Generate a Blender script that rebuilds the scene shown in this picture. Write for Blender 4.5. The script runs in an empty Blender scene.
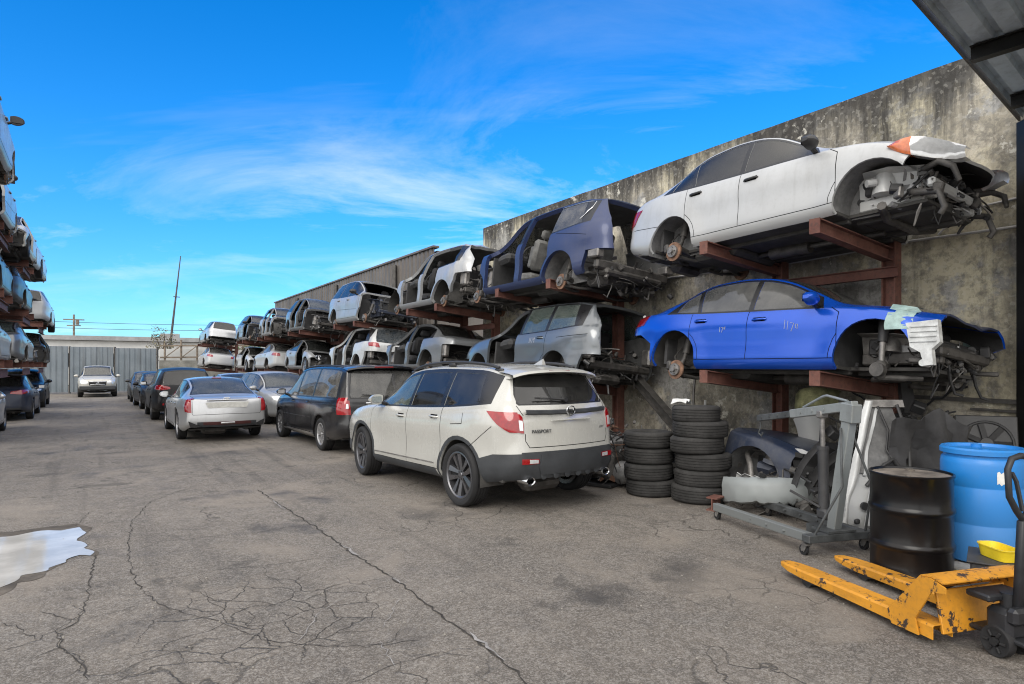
import bpy, bmesh, math, random
from mathutils import Vector, Matrix, Euler, noise as mnoise
R = math.radians
scene = bpy.context.scene
COL = scene.collection

# ------------------------------------------------------------------ materials
class NT:
    def __init__(self, tree):
        self.t = tree
    def n(self, kind, inputs=None, **props):
        nd = self.t.nodes.new(kind)
        for k, v in props.items():
            setattr(nd, k, v)
        for k, v in (inputs or {}).items():
            s = nd.inputs[k]
            if isinstance(v, bpy.types.NodeSocket):
                self.t.links.new(v, s)
            else:
                s.default_value = v
        return nd
    def link(self, a, b):
        self.t.links.new(a, b)
    def ramp(self, fac, stops, interp='LINEAR'):
        nd = self.t.nodes.new('ShaderNodeValToRGB')
        cr = nd.color_ramp
        cr.interpolation = interp
        while len(cr.elements) < len(stops):
            cr.elements.new(0.5)
        for e, (p, c) in zip(cr.elements, stops):
            e.position = p
            e.color = (c, c, c, 1) if not hasattr(c, '__len__') else (*c, 1)
        self.link(fac, nd.inputs[0])
        return nd.outputs[0]
    def noise(self, vec, scale, detail=4, rough=.55, dist=0):
        return self.n('ShaderNodeTexNoise', {'Vector': vec, 'Scale': scale, 'Detail': detail, 'Roughness': rough, 'Distortion': dist}).outputs[0]
    def mix(self, fac, a, b, mode='MIX'):
        nd = self.t.nodes.new('ShaderNodeMix')
        nd.data_type = 'RGBA'; nd.blend_type = mode
        for s, v in ((nd.inputs[0], fac), (nd.inputs[6], a), (nd.inputs[7], b)):
            if isinstance(v, bpy.types.NodeSocket): self.link(v, s)
            elif hasattr(v, '__len__'): s.default_value = (*v[:3], 1)
            else: s.default_value = v
        return nd.outputs[2]
    def math(self, op, a, b=0.0, clamp=False):
        nd = self.t.nodes.new('ShaderNodeMath'); nd.operation = op; nd.use_clamp = clamp
        for s, v in ((nd.inputs[0], a), (nd.inputs[1], b)):
            if isinstance(v, bpy.types.NodeSocket): self.link(v, s)
            else: s.default_value = v
        return nd.outputs[0]
    def mapping(self, vec, scale=(1,1,1), loc=(0,0,0), rot=(0,0,0)):
        return self.n('ShaderNodeMapping', {'Vector': vec, 'Scale': scale, 'Location': loc, 'Rotation': rot}).outputs[0]

def newmat(name):
    m = bpy.data.materials.new(name)
    m.use_nodes = True
    t = NT(m.node_tree)
    b = m.node_tree.nodes['Principled BSDF']
    return m, t, b

def objco(t):
    return t.n('ShaderNodeTexCoord').outputs['Object']
def worldco(t):
    return t.n('ShaderNodeNewGeometry').outputs['Position']

def simple(name, col, rough=.6, metal=0, spread=.18, scale=6, bump=0, coat=0, bscale=60, spec=.5):
    """plain procedural surface: base colour broken by two noises, rough variation, optional bump"""
    m, t, b = newmat(name)
    v = objco(t)
    n1 = t.noise(v, scale, 5)
    n2 = t.noise(v, scale*7, 3)
    lo = tuple(c*(1-spread) for c in col); hi = tuple(min(1, c*(1+spread)) for c in col)
    c = t.mix(t.ramp(n1, [(.3, 0), (.7, 1)]), lo, hi)
    c = t.mix(t.math('MULTIPLY', t.ramp(n2, [(.45, 0), (.75, 1)]), .5*spread*2), c, tuple(x*.5 for x in col))
    t.link(c, b.inputs['Base Color'])
    t.link(t.ramp(n1, [(.2, max(.02, rough-.1)), (.8, min(1, rough+.12))]), b.inputs['Roughness'])
    b.inputs['Metallic'].default_value = metal
    b.inputs['Specular IOR Level'].default_value = spec
    b.inputs['Coat Weight'].default_value = coat
    b.inputs['Coat Roughness'].default_value = .06
    if bump:
        bn = t.n('ShaderNodeBump', {'Strength': bump, 'Distance': .01, 'Height': t.noise(v, bscale, 4)})
        t.link(bn.outputs[0], b.inputs['Normal'])
    return m

def paint(name, col, metal=0.0, dirt=.25, rough=.28, coat=.8, dirtcol=(.16,.15,.13), spec=.5):
    m, t, b = newmat(name)
    v = objco(t)
    big = t.noise(v, 1.7, 6, .6)
    fine = t.noise(v, 30, 4, .65)
    streak = t.noise(t.mapping(v, (9, 9, 1.2)), 1.6, 5, .6)
    d = t.math('ADD', t.math('MULTIPLY', t.ramp(big, [(.42, 0), (.75, 1)]), .6), t.math('MULTIPLY', t.ramp(streak, [(.5, 0), (.8, 1)]), .55))
    d = t.math('MULTIPLY', t.math('ADD', d, t.math('MULTIPLY', t.ramp(fine, [(.5, 0), (.8, 1)]), .35)), dirt, True)
    # road film near the sills, an actual deposit on the paint
    sep = t.n('ShaderNodeSeparateXYZ', {0: v}).outputs[2]
    low = t.math('MULTIPLY', t.ramp(t.math('ADD', sep, t.math('MULTIPLY', big, .25)), [(.32, 1), (.75, 0)]), dirt*.9)
    d = t.math('MAXIMUM', d, low)
    t.link(t.mix(d, col, dirtcol), b.inputs['Base Color'])
    t.link(t.ramp(d, [(0, rough), (.6, .65)]), b.inputs['Roughness'])
    b.inputs['Metallic'].default_value = metal
    t.link(t.ramp(d, [(0, coat), (.5, coat*.25)]), b.inputs['Coat Weight'])
    b.inputs['Coat Roughness'].default_value = .13
    b.inputs['Specular IOR Level'].default_value = spec
    b.inputs['Coat IOR'].default_value = 1.5+.35*(coat>=.8)
    wav = t.noise(v, 2.3, 2, .4)
    bn = t.n('ShaderNodeBump', {'Strength': .12, 'Distance': .03, 'Height': wav})
    t.link(bn.outputs[0], b.inputs['Normal'])
    return m

def glass(name, tint=(.05,.06,.06), trans=.35, dust=.15):
    """car glass: clear reflection over a tinted see-through pane with some dust"""
    m, t, b = newmat(name)
    m.node_tree.nodes.remove(b)
    out = m.node_tree.nodes['Material Output']
    v = objco(t)
    g = t.n('ShaderNodeBsdfGlossy', {'Color': (1,1,1,1), 'Roughness': .02})
    tr = t.n('ShaderNodeBsdfTransparent', {'Color': (*[min(1, trans*(.9+2*c)) for c in tint], 1)})
    df = t.n('ShaderNodeBsdfDiffuse', {'Color': (*tint, 1)})
    dd = t.n('ShaderNodeBsdfDiffuse', {'Color': (.3,.29,.27,1)})
    a = t.n('ShaderNodeMixShader', {0: .25, 1: tr.outputs[0], 2: df.outputs[0]})
    fr = t.n('ShaderNodeFresnel', {'IOR': 1.6})
    f = t.math('ADD', t.math('MULTIPLY', fr.outputs[0], .8), .01, True)
    a2 = t.n('ShaderNodeMixShader', {0: f, 1: a.outputs[0], 2: g.outputs[0]})
    du = t.math('MULTIPLY', t.ramp(t.noise(v, 3.5, 6, .65), [(.35, .25), (.8, 1)]), dust)
    a3 = t.n('ShaderNodeMixShader', {0: du, 1: a2.outputs[0], 2: dd.outputs[0]})
    t.link(a3.outputs[0], out.inputs[0])
    return m

# ------------------------------------------------------------------ mesh building
class MB:
    def __init__(self):
        self.v = []; self.f = []; self.m = []
    def add(self, vs, fs, mi=0, M=None):
        o = len(self.v)
        self.v += [tuple(M @ Vector(p)) for p in vs] if M is not None else [tuple(p) for p in vs]
        for f in fs:
            self.f.append(tuple(i+o for i in f)); self.m.append(mi)
        return self
    def box(self, c, s, mi=0, rot=(0,0,0), ch=0.0):
        """box with optional chamfer ch on all edges"""
        M = Matrix.Translation(c) @ Euler(rot).to_matrix().to_4x4()
        hx, hy, hz = s[0]/2, s[1]/2, s[2]/2
        ch = min(ch, .45*min(s))
        if ch <= 0:
            vs = [(x*hx, y*hy, z*hz) for x in (-1,1) for y in (-1,1) for z in (-1,1)]
            fs = [(0,1,3,2),(4,6,7,5),(0,4,5,1),(2,3,7,6),(0,2,6,4),(1,5,7,3)]
            return self.add(vs, fs, mi, M)
        vs = []; idx = {}
        for sx in (-1,1):
            for sy in (-1,1):
                for sz in (-1,1):
                    for a in range(3):
                        p = [sx*(hx-ch), sy*(hy-ch), sz*(hz-ch)]
                        p[a] = (sx*hx, sy*hy, sz*hz)[a]
                        idx[(sx,sy,sz,a)] = len(vs); vs.append(tuple(p))
        fs = []
        for a in range(3):
            b, c2 = (a+1)%3, (a+2)%3
            for sg in (-1,1):
                q = []
                for (u, w) in ((-1,-1),(1,-1),(1,1),(-1,1)):
                    k = [0,0,0]; k[a]=sg; k[b]=u; k[c2]=w
                    q.append(idx[(*k,a)])
                fs.append(tuple(q if sg>0 else q[::-1]))
            # edges along axis a
            for u in (-1,1):
                for w in (-1,1):
                    k0=[0,0,0];k1=[0,0,0];k0[a]=-1;k1[a]=1
                    for k in (k0,k1): k[b]=u;k[c2]=w
                    q=[idx[(*k0,b)],idx[(*k1,b)],idx[(*k1,c2)],idx[(*k0,c2)]]
                    fs.append(tuple(q if u*w<0 else q[::-1]))
        for sx in (-1,1):
            for sy in (-1,1):
                for sz in (-1,1):
                    q=[idx[(sx,sy,sz,a)] for a in range(3)]
                    fs.append(tuple(q if sx*sy*sz>0 else q[::-1]))
        return self.add(vs, fs, mi, M)
    def cyl(self, p0, p1, r0, r1=None, n=12, mi=0, caps=True):
        r1 = r0 if r1 is None else r1
        p0, p1 = Vector(p0), Vector(p1)
        d = (p1-p0)
        if d.length < 1e-6: return self
        d.normalize()
        u = d.orthogonal().normalized(); w = d.cross(u)
        vs=[]
        for p, r in ((p0,r0),(p1,r1)):
            for i in range(n):
                a=2*math.pi*i/n
                vs.append(p+u*(r*math.cos(a))+w*(r*math.sin(a)))
        fs=[(i,(i+1)%n,n+(i+1)%n,n+i) for i in range(n)]
        if caps:
            fs += [tuple(range(n-1,-1,-1)), tuple(range(n,2*n))]
        return self.add(vs, fs, mi)
    def tube(self, pts, r, n=8, mi=0, caps=True):
        """swept tube along points (parallel transport)"""
        P=[Vector(p) for p in pts]
        vs=[]; u=None
        for i,p in enumerate(P):
            d=((P[min(i+1,len(P)-1)]-P[max(i-1,0)])).normalized()
            if u is None: u=d.orthogonal().normalized()
            else:
                u=(u-d*u.dot(d)); u=u.normalized() if u.length>1e-6 else d.orthogonal().normalized()
            w=d.cross(u)
            rr=r[i] if hasattr(r,'__len__') else r
            for k in range(n):
                a=2*math.pi*k/n
                vs.append(p+u*(rr*math.cos(a))+w*(rr*math.sin(a)))
        fs=[]
        for i in range(len(P)-1):
            for k in range(n):
                fs.append((i*n+k,i*n+(k+1)%n,(i+1)*n+(k+1)%n,(i+1)*n+k))
        if caps:
            fs += [tuple(range(n-1,-1,-1)), tuple(range((len(P)-1)*n,len(P)*n))]
        return self.add(vs, fs, mi)
    def bar(self, p0, p1, w, h, mi=0, up=(0,0,1), ch=0):
        """rectangular bar from p0 to p1: w sideways, h along up"""
        p0,p1=Vector(p0),Vector(p1); d=p1-p0; L=d.length; d.normalize()
        up=Vector(up); sd=up.cross(d)
        if sd.length<1e-4: sd=d.orthogonal()
        sd.normalize(); u2=d.cross(sd)
        M=Matrix((( d.x,sd.x,u2.x,(p0.x+p1.x)/2),(d.y,sd.y,u2.y,(p0.y+p1.y)/2),(d.z,sd.z,u2.z,(p0.z+p1.z)/2),(0,0,0,1)))
        b=MB(); b.box((0,0,0),(L,w,h),0,(0,0,0),ch)
        return self.add(b.v,b.f,mi,M)
    def ibeam(self, p0, p1, w, h, t=.012, mi=0, up=(0,0,1)):
        p0,p1=Vector(p0),Vector(p1); d=(p1-p0).normalized()
        up=Vector(up); sd=up.cross(d)
        if sd.length<1e-4: sd=d.orthogonal()
        sd.normalize(); u=d.cross(sd)
        self.bar(p0+u*(h/2-t/2),p1+u*(h/2-t/2),w,t,mi,up)
        self.bar(p0-u*(h/2-t/2),p1-u*(h/2-t/2),w,t,mi,up)
        self.bar(p0,p1,t,h-2*t,mi,up)
        return self
    def lathe(self, prof, n=24, mi=0, M=None, close=False):
        """prof: (r,z) pairs revolved round Z"""
        vs=[]
        for (r,z) in prof:
            for i in range(n):
                a=2*math.pi*i/n
                vs.append((r*math.cos(a),r*math.sin(a),z))
        fs=[]
        m=len(prof)
        for j in range(m-1 if not close else m):
            j2=(j+1)%m
            for i in range(n):
                fs.append((j*n+i,j*n+(i+1)%n,j2*n+(i+1)%n,j2*n+i))
        return self.add(vs,fs,mi,M)
    def prism(self, poly, t, mi=0, M=None):
        """poly in XY extruded to z in [0,t]"""
        n=len(poly)
        vs=[(x,y,0) for x,y in poly]+[(x,y,t) for x,y in poly]
        fs=[tuple(range(n-1,-1,-1)),tuple(range(n,2*n))]+[(i,(i+1)%n,n+(i+1)%n,n+i) for i in range(n)]
        return self.add(vs,fs,mi,M)
    def strip(self, rows, mi=0, thick=0.0):
        """grid of points rows[i][j]; optional thickness along normals"""
        nr=len(rows); nc=len(rows[0])
        vs=[Vector(p) for r in rows for p in r]
        fs=[(i*nc+j,i*nc+j+1,(i+1)*nc+j+1,(i+1)*nc+j) for i in range(nr-1) for j in range(nc-1)]
        if thick:
            nv=[Vector((0,0,0)) for _ in vs]
            for f in fs:
                a=(vs[f[2]]-vs[f[0]]).cross(vs[f[3]]-vs[f[1]])
                for k in f: nv[k]+=a
            m=len(vs)
            v2=[p-(n.normalized() if n.length>0 else Vector((0,0,1)))*thick for p,n in zip(vs,nv)]
            fs2=[tuple(k+m for k in f[::-1]) for f in fs]
            bd=[]
            for j in range(nc-1): bd+=[(j,j+1),((nr-1)*nc+j+1,(nr-1)*nc+j)]
            for i in range(nr-1): bd+=[((i+1)*nc,i*nc),(i*nc+nc-1,(i+1)*nc+nc-1)]
            fs=fs+fs2+[(b,a,a+m,b+m) for a,b in bd]
            vs=vs+v2
        return self.add(vs,fs,mi)
    def build(self, name, mats, parent=None, smooth=30, loc=None, rot=None):
        me=bpy.data.meshes.new(name)
        me.from_pydata(self.v,[],self.f)
        for m in (mats if isinstance(mats,(list,tuple)) else [mats]): me.materials.append(m)
        me.polygons.foreach_set('material_index',self.m)
        if smooth:
            me.polygons.foreach_set('use_smooth',[True]*len(self.f))
            me.set_sharp_from_angle(angle=R(smooth))
        me.update()
        o=bpy.data.objects.new(name,me)
        COL.objects.link(o)
        if parent: o.parent=parent
        if loc: o.location=loc
        if rot: o.rotation_euler=rot
        return o

def tag(o,label=None,cat=None,group=None,kind=None):
    if label: o['label']=label
    if cat: o['category']=cat
    if group: o['group']=group
    if kind: o['kind']=kind
    return o
def empty(name,loc=(0,0,0),rot=(0,0,0),label=None,cat=None,group=None):
    o=bpy.data.objects.new(name,None); COL.objects.link(o)
    o.empty_display_size=.1
    o.location=loc; o.rotation_euler=rot
    return tag(o,label,cat,group)
def copy_tree(o,parent=None):
    c=o.copy(); COL.objects.link(c)
    if parent: c.parent=parent
    for ch in o.children: copy_tree(ch,c)
    return c

def lerp(a,b,t): return a+(b-a)*t
def sstep(t):
    t=max(0,min(1,t)); return t*t*(3-2*t)
class Curve:
    """smooth monotone-ish (Hermite, limited slopes) interpolation of (x,y) knots"""
    def __init__(s,pts):
        s.p=pts; n=len(pts)
        d=[(pts[i+1][1]-pts[i][1])/(pts[i+1][0]-pts[i][0]) for i in range(n-1)]
        m=[d[0]]+[0 if d[i-1]*d[i]<=0 else 2*d[i-1]*d[i]/(d[i-1]+d[i]) for i in range(1,n-1)]+[d[-1]]
        s.m=m
    def __call__(s,x):
        p=s.p
        if x<=p[0][0]: return p[0][1]
        if x>=p[-1][0]: return p[-1][1]
        for i in range(len(p)-1):
            if x<=p[i+1][0]: break
        h=p[i+1][0]-p[i][0]; t=(x-p[i][0])/h
        a,b=p[i][1],p[i+1][1]
        t2=t*t;t3=t2*t
        return (2*t3-3*t2+1)*a+(t3-2*t2+t)*h*s.m[i]+(-2*t3+3*t2)*b+(t3-t2)*h*s.m[i+1]
class Lin:
    def __init__(s,pts): s.p=sorted(pts)
    def __call__(s,x):
        p=s.p
        if x<=p[0][0]: return p[0][1]
        for i in range(len(p)-1):
            if x<=p[i+1][0]:
                return lerp(p[i][1],p[i+1][1],(x-p[i][0])/max(1e-9,p[i+1][0]-p[i][0]))
        return p[-1][1]
def inpoly(x,y,poly):
    r=False; n=len(poly); j=n-1
    for i in range(n):
        xi,yi=poly[i]; xj,yj=poly[j]
        if (yi>y)!=(yj>y) and x<(xj-xi)*(y-yi)/(yj-yi)+xi: r=not r
        j=i
    return r
def circ(cx,cy,r,n=30,a0=0,a1=360):
    return [(cx+r*math.cos(R(a0+(a1-a0)*i/n)),cy+r*math.sin(R(a0+(a1-a0)*i/n))) for i in range(n)]
# ------------------------------------------------------------------ car builder
LOWF=[0,.045,.12,.24,.38,.52,.62,.72,.82,.9,.96,1]
LOWP=Lin([(0,.90),(.045,.95),(.12,.986),(.24,.990),(.38,.980),(.52,.984),(.62,.995),(.72,1.0),(.82,.990),(.9,.976),(.96,.957),(1,.935)])
GLS=[.08,.3,.62,.9,1]
TOPH=[.06,.16,.38,.68,1]

class Shell:
    """deformed-box body: side rings along s (0 front .. L rear), caps at both ends, faces tagged by projection"""
    def __init__(self,sp):
        self.sp=sp; L=sp['L']
        top=Curve(sp['top']); belt=Curve(sp['belt']); bot=Curve(sp['bot']); plan=Curve(sp['plan'])
        wr=Curve(sp['wr']) if isinstance(sp['wr'],list) else (lambda s:sp['wr'])
        fp=Curve(sp['front']); rp=Curve(sp['rear'])
        self.top=top;self.belt=belt;self.bot=bot
        S=[0,.03,.07,.12,.18,.25]
        while S[-1]<L-.36: S.append(S[-1]+.088)
        S=[s for s in S if s<L-.28]+[L-.25,L-.18,L-.12,L-.07,L-.03,L]
        bl=sp.get('blend',.9)
        bm=self.bm=bmesh.new()
        tg=self.tg=bm.faces.layers.int.new('tag'); rg=self.rg=bm.faces.layers.int.new('reg')
        nl=self.nl=bm.verts.layers.float_vector.new('nor')
        arches=sp['arch']
        flare=sp.get('flare',.018)
        rings=[]; self.eprof=[];self.bprof=[]
        for s in S:
            w=plan(s); zb=bot(s); zt=top(s); zl=min(belt(s),zt-.015)
            g=max(0,min(1,(zt-zl)/.32))
            ye=lerp(sp.get('hoodw',.80)*w,min(wr(s),.93*w),sstep(g))
            ze=zt-lerp(.012,sp.get('edrop',.055),g)
            ze=max(ze,zl+.004)
            pts=[]
            for f in LOWF:
                z=lerp(zb,zl,f); y=w*LOWP(f)
                for (sa,za,ra) in arches:
                    d=math.hypot(s-sa,z-za)
                    if d<ra+.22: y+=flare*sstep((ra+.22-d)/.2)
                pts.append((y,z))
            yb=w*LOWP(1)
            for h in GLS:
                pts.append((lerp(yb,ye,h)+.016*math.sin(math.pi*h)*g,lerp(zl,ze,h)))
            for h in TOPH:
                y=ye*(1-h)
                pts.append((y,ze+(zt-ze)*(1-abs(1-h)**2.6)))
            out=[]
            ef=1-sstep(s/bl); er=sstep((s-(L-bl))/bl)
            for (y,z) in pts:
                x=s+fp(z)*ef+(rp(z)-L)*er
                out.append((x,y,z))
            rings.append(out)
            je=len(LOWF)+len(GLS)-1; jb=len(LOWF)-1
            self.eprof.append((out[je][0],out[je][2],out[je][1])); self.bprof.append((out[jb][0],out[jb][2],out[jb][1]))
        J=len(rings[0])-1; self.J=J; self.je=je
        V=[]
        for out in rings:
            row=[bm.verts.new(p) for p in out]+[bm.verts.new((x,-y,z)) for (x,y,z) in out[:-1][::-1]]
            V.append(row)
        K=2*J+1
        def face(vs,t):
            f=bm.faces.new(vs); f[tg]=t; f[rg]=0; f.smooth=True
        for i in range(len(V)-1):
            for k in range(K-1):
                t=1 if (k<je or k>=2*J-je) else 2
                face([V[i][k],V[i+1][k],V[i+1][k+1],V[i][k+1]],t)
        for end in (0,-1):
            ring=V[end]; b=sp['bulge'][0 if end==0 else 1]; sg=-1 if end==0 else 1
            m=2*(J-je)
            ye=rings[end][je][1]
            fr=[ring[je+c].co.y/ye for c in range(m+1)]
            rows=[]
            for j in range(je+1):
                if j==je: rows.append([ring[je+c] for c in range(m+1)]); continue
                yj=rings[end][j][1]
                row=[ring[j]]
                for c in range(1,m):
                    f=fr[c]
                    bb=b*(1-(j/je)**4)
                    row.append(bm.verts.new((rings[end][j][0]+sg*bb*(1-f*f),yj*f,rings[end][j][2])))
                row.append(ring[2*J-j]); rows.append(row)
            for j in range(je):
                for c in range(m):
                    q=[rows[j][c],rows[j+1][c],rows[j+1][c+1],rows[j][c+1]]
                    face(q if end==0 else q[::-1],3 if end==0 else 4)
        bmesh.ops.recalc_face_normals(bm,faces=bm.faces[:])
        # outward check
        f0=max(bm.faces,key=lambda f:f.calc_center_median().z)
        if f0.normal.z<0: bmesh.ops.reverse_faces(bm,faces=bm.faces[:])
        # crumple
        cr=sp.get('crumple')
        if cr:
            for (s0,s1,amp,seed) in cr:
                for v in bm.verts:
                    if s0<=v.co.x<=s1:
                        k=sstep((v.co.x-s0)/.35)*sstep((s1-v.co.x)/.35+.5) if s1<L else sstep((v.co.x-s0)/.35)
                        if s0<=0: k=sstep((s1-v.co.x)/.45)
                        n=mnoise.noise_vector(v.co*2.6+Vector((seed,0,0)))+.5*mnoise.noise_vector(v.co*7+Vector((seed,0,0)))
                        v.co+=n*amp*k
        bm.normal_update()
        for v in bm.verts: v[nl]=v.normal
        self.FL={1:[],2:[],3:[],4:[]}
        for f in bm.faces: self.FL[f[tg]].append((f,tuple(f.calc_center_median())))
        self.ez=Lin([(a,b) for a,b,_ in self.eprof]); self.bz=Lin([(a,b) for a,b,_ in self.bprof])
        self.ey=Lin([(a,c) for a,_,c in self.eprof]); self.by=Lin([(a,c) for a,_,c in self.bprof])
        self.sv=[v.co.copy() for v in bm.verts]
    def side_y(self,s,z):
        c=sorted(((v.x-s)**2+(v.z-z)**2,v.y) for v in self.sv if v.y>0)[:3]
        ws=[1/(d+1e-5) for d,_ in c]
        return sum(w*y for w,(_,y) in zip(ws,c))/sum(ws)
    def rear_x(self,y,z):
        return max((-( (v.y-y)**2+(v.z-z)**2)*40+v.x*0.05,v.x) for v in self.sv if v.x>self.sp['L']*.75)[1]
    def front_x(self,y,z):
        return max((-( (v.y-y)**2+(v.z-z)**2)*40-v.x*0.05,v.x) for v in self.sv if v.x<self.sp['L']*.3)[1]
    AX={'side':(0,2),'rear':(1,2),'front':(1,2),'top':(0,1),'all':(0,2),'plan':(0,1)}
    TG={'side':(1,),'rear':(4,),'front':(3,),'top':(2,),'all':(1,2,3,4),'plan':(1,2,3,4)}
    def region(self,poly,proj,reg,only=None,sign=0):
        bm=self.bm; a,b=self.AX[proj]; tags=self.TG[proj]; tg=self.tg; rg=self.rg
        x0=min(p[0] for p in poly)-.01;x1=max(p[0] for p in poly)+.01;y0=min(p[1] for p in poly)-.01;y1=max(p[1] for p in poly)+.01
        cand=[]; keep={}
        for tgv in tags:
            kp=[]
            for it in self.FL[tgv]:
                c=it[1]
                if c[a]<x0-.3 or c[a]>x1+.3 or c[b]<y0-.3 or c[b]>y1+.3 or (sign and c[1]*sign<0): kp.append(it)
                else:
                    f=it[0]; co=[v.co for v in f.verts]
                    xs=[v[a] for v in co]; ys=[v[b] for v in co]
                    if max(xs)<x0 or min(xs)>x1 or max(ys)<y0 or min(ys)>y1: kp.append(it)
                    else: cand.append(f)
            keep[tgv]=kp
        n=len(poly)
        for i in range(n):
            p,q=poly[i],poly[(i+1)%n]
            dx,dy=q[0]-p[0],q[1]-p[1]
            if math.hypot(dx,dy)<1e-6: continue
            ex0,ex1=min(p[0],q[0])-.004,max(p[0],q[0])+.004; ey0,ey1=min(p[1],q[1])-.004,max(p[1],q[1])+.004
            sub=[];rest=[]
            for f in cand:
                xs=[v.co[a] for v in f.verts]; ys=[v.co[b] for v in f.verts]
                (rest if (max(xs)<ex0 or min(xs)>ex1 or max(ys)<ey0 or min(ys)>ey1) else sub).append(f)
            if not sub: continue
            il=1/math.hypot(dx,dy); nx,ny=-dy*il,dx*il; k0=nx*p[0]+ny*p[1]
            dist={}
            for f in sub:
                for v in f.verts:
                    if v not in dist: dist[v]=nx*v.co[a]+ny*v.co[b]-k0
            done=set()
            for f in sub:
                for e in list(f.edges):
                    if e in done: continue
                    done.add(e)
                    v1,v2=e.verts; d1,d2=dist[v1],dist[v2]
                    if (d1>2e-5 and d2<-2e-5) or (d1<-2e-5 and d2>2e-5):
                        ne,nv=bmesh.utils.edge_split(e,v1,d1/(d1-d2)); dist[nv]=0.0; done.add(ne)
            new=[]
            for f in sub:
                vs=list(f.verts); on=[i for i,v in enumerate(vs) if abs(dist[v])<=2e-5]
                if len(on)>=2:
                    i,j=on[0],on[-1]
                    if j-i>1 and not (i==0 and j==len(vs)-1):
                        if any(dist[v]>2e-5 for v in vs) and any(dist[v]<-2e-5 for v in vs):
                            r=bmesh.utils.face_split(f,vs[i],vs[j])
                            if r and r[0]: new.append(r[0])
            cand=rest+sub+new
        for f in cand:
            c=f.calc_center_median()
            keep[f[tg]].append((f,tuple(c)))
            if inpoly(c[a],c[b],poly) and (only is None or f[rg] in only):
                f[rg]=reg
        for k in keep: self.FL[k]=keep[k]
    def line(self,pts,proj,reg,w=.008,only=None,sign=0):
        for i in range(len(pts)-1):
            p,q=Vector((*pts[i],0)),Vector((*pts[i+1],0))
            d=(q-p).normalized(); n=Vector((-d.y,d.x,0))*(w/2); d=d*(w*.3)
            self.region([tuple((p-d-n)[:2]),tuple((q+d-n)[:2]),tuple((q+d+n)[:2]),tuple((p-d+n)[:2])],proj,reg,only,sign)

def extract(sh,regs,name,mats,parent,sign=0,off=0.0,thick=.012,inner=None,matof=None):
    """faces of the given regions -> one closed sheet-metal mesh (outer skin, rim, inner skin)"""
    bm=sh.bm; L=sh.sp['L']; rg=sh.rg; nl=sh.nl
    fs=[f for f in bm.faces if f[rg] in regs and (not sign or f.calc_center_median().y*sign>0)]
    if not fs: return None
    idx={};vs=[];ns=[];F=[];FM=[]
    def vid(v):
        if v not in idx:
            n=Vector(v[nl]); n=n.normalized() if n.length>0 else Vector((0,0,1))
            c=v.co+n*off
            idx[v]=len(vs); vs.append(Vector((L/2-c.x,-c.y,c.z))); ns.append(Vector((-n.x,-n.y,n.z)))
        return idx[v]
    ec={}
    for f in fs:
        ids=[vid(v) for v in f.verts]
        F.append(tuple(ids)); FM.append(matof.get(f[rg],0) if matof else 0)
        for i in range(len(ids)):
            a,b=ids[i],ids[(i+1)%len(ids)]
            k=(min(a,b),max(a,b)); ec.setdefault(k,[]).append((a,b))
    nv=len(vs)
    inner_i=len(mats)-1 if inner else None
    # inner skin
    for i in range(nv): vs.append(vs[i]-ns[i]*thick)
    nn=[n for n in ns]+[-n for n in ns]
    nf=len(F)
    for k in range(nf):
        F.append(tuple(i+nv for i in F[k][::-1])); FM.append(inner_i if inner_i is not None else FM[k])
    for k,l in ec.items():
        if len(l)==1:
            a,b=l[0]
            o=len(vs)
            e=vs[b]-vs[a]; pn=e.cross(ns[a])
            pn=pn.normalized() if pn.length>1e-9 else Vector((0,0,1))
            vs+= [vs[a].copy(),vs[b].copy(),vs[b+nv].copy(),vs[a+nv].copy()]; nn+=[pn]*4
            F.append((o+1,o,o+3,o+2)); FM.append(0)
    me=bpy.data.meshes.new(name)
    me.from_pydata([tuple(v) for v in vs],[],F)
    for m in mats: me.materials.append(m)
    me.polygons.foreach_set('material_index',FM)
    me.polygons.foreach_set('use_smooth',[True]*len(F))
    me.update()
    me.normals_split_custom_set_from_vertices([tuple(n) for n in nn])
    o=bpy.data.objects.new(name,me); COL.objects.link(o); o.parent=parent
    return o

def strip_poly(bot,top,s0,s1,mt,mb,n=14,slant0=0,slant1=0,minh=.02):
    """polygon between two curves; slant shifts the top end of each side edge"""
    lo=[];hi=[]
    for i in range(n+1):
        s=lerp(s0,s1,i/n)
        lo.append((s,bot(s)+mb))
    a,b=s0+slant0,s1+slant1
    for i in range(n+1):
        s=lerp(a,b,i/n)
        z=top(s)-mt
        if z>bot(s)+mb+minh: hi.append((s,z))
    # trim bottom where the top curve is too low (A pillar foot)
    return lo+hi[::-1]

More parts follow.
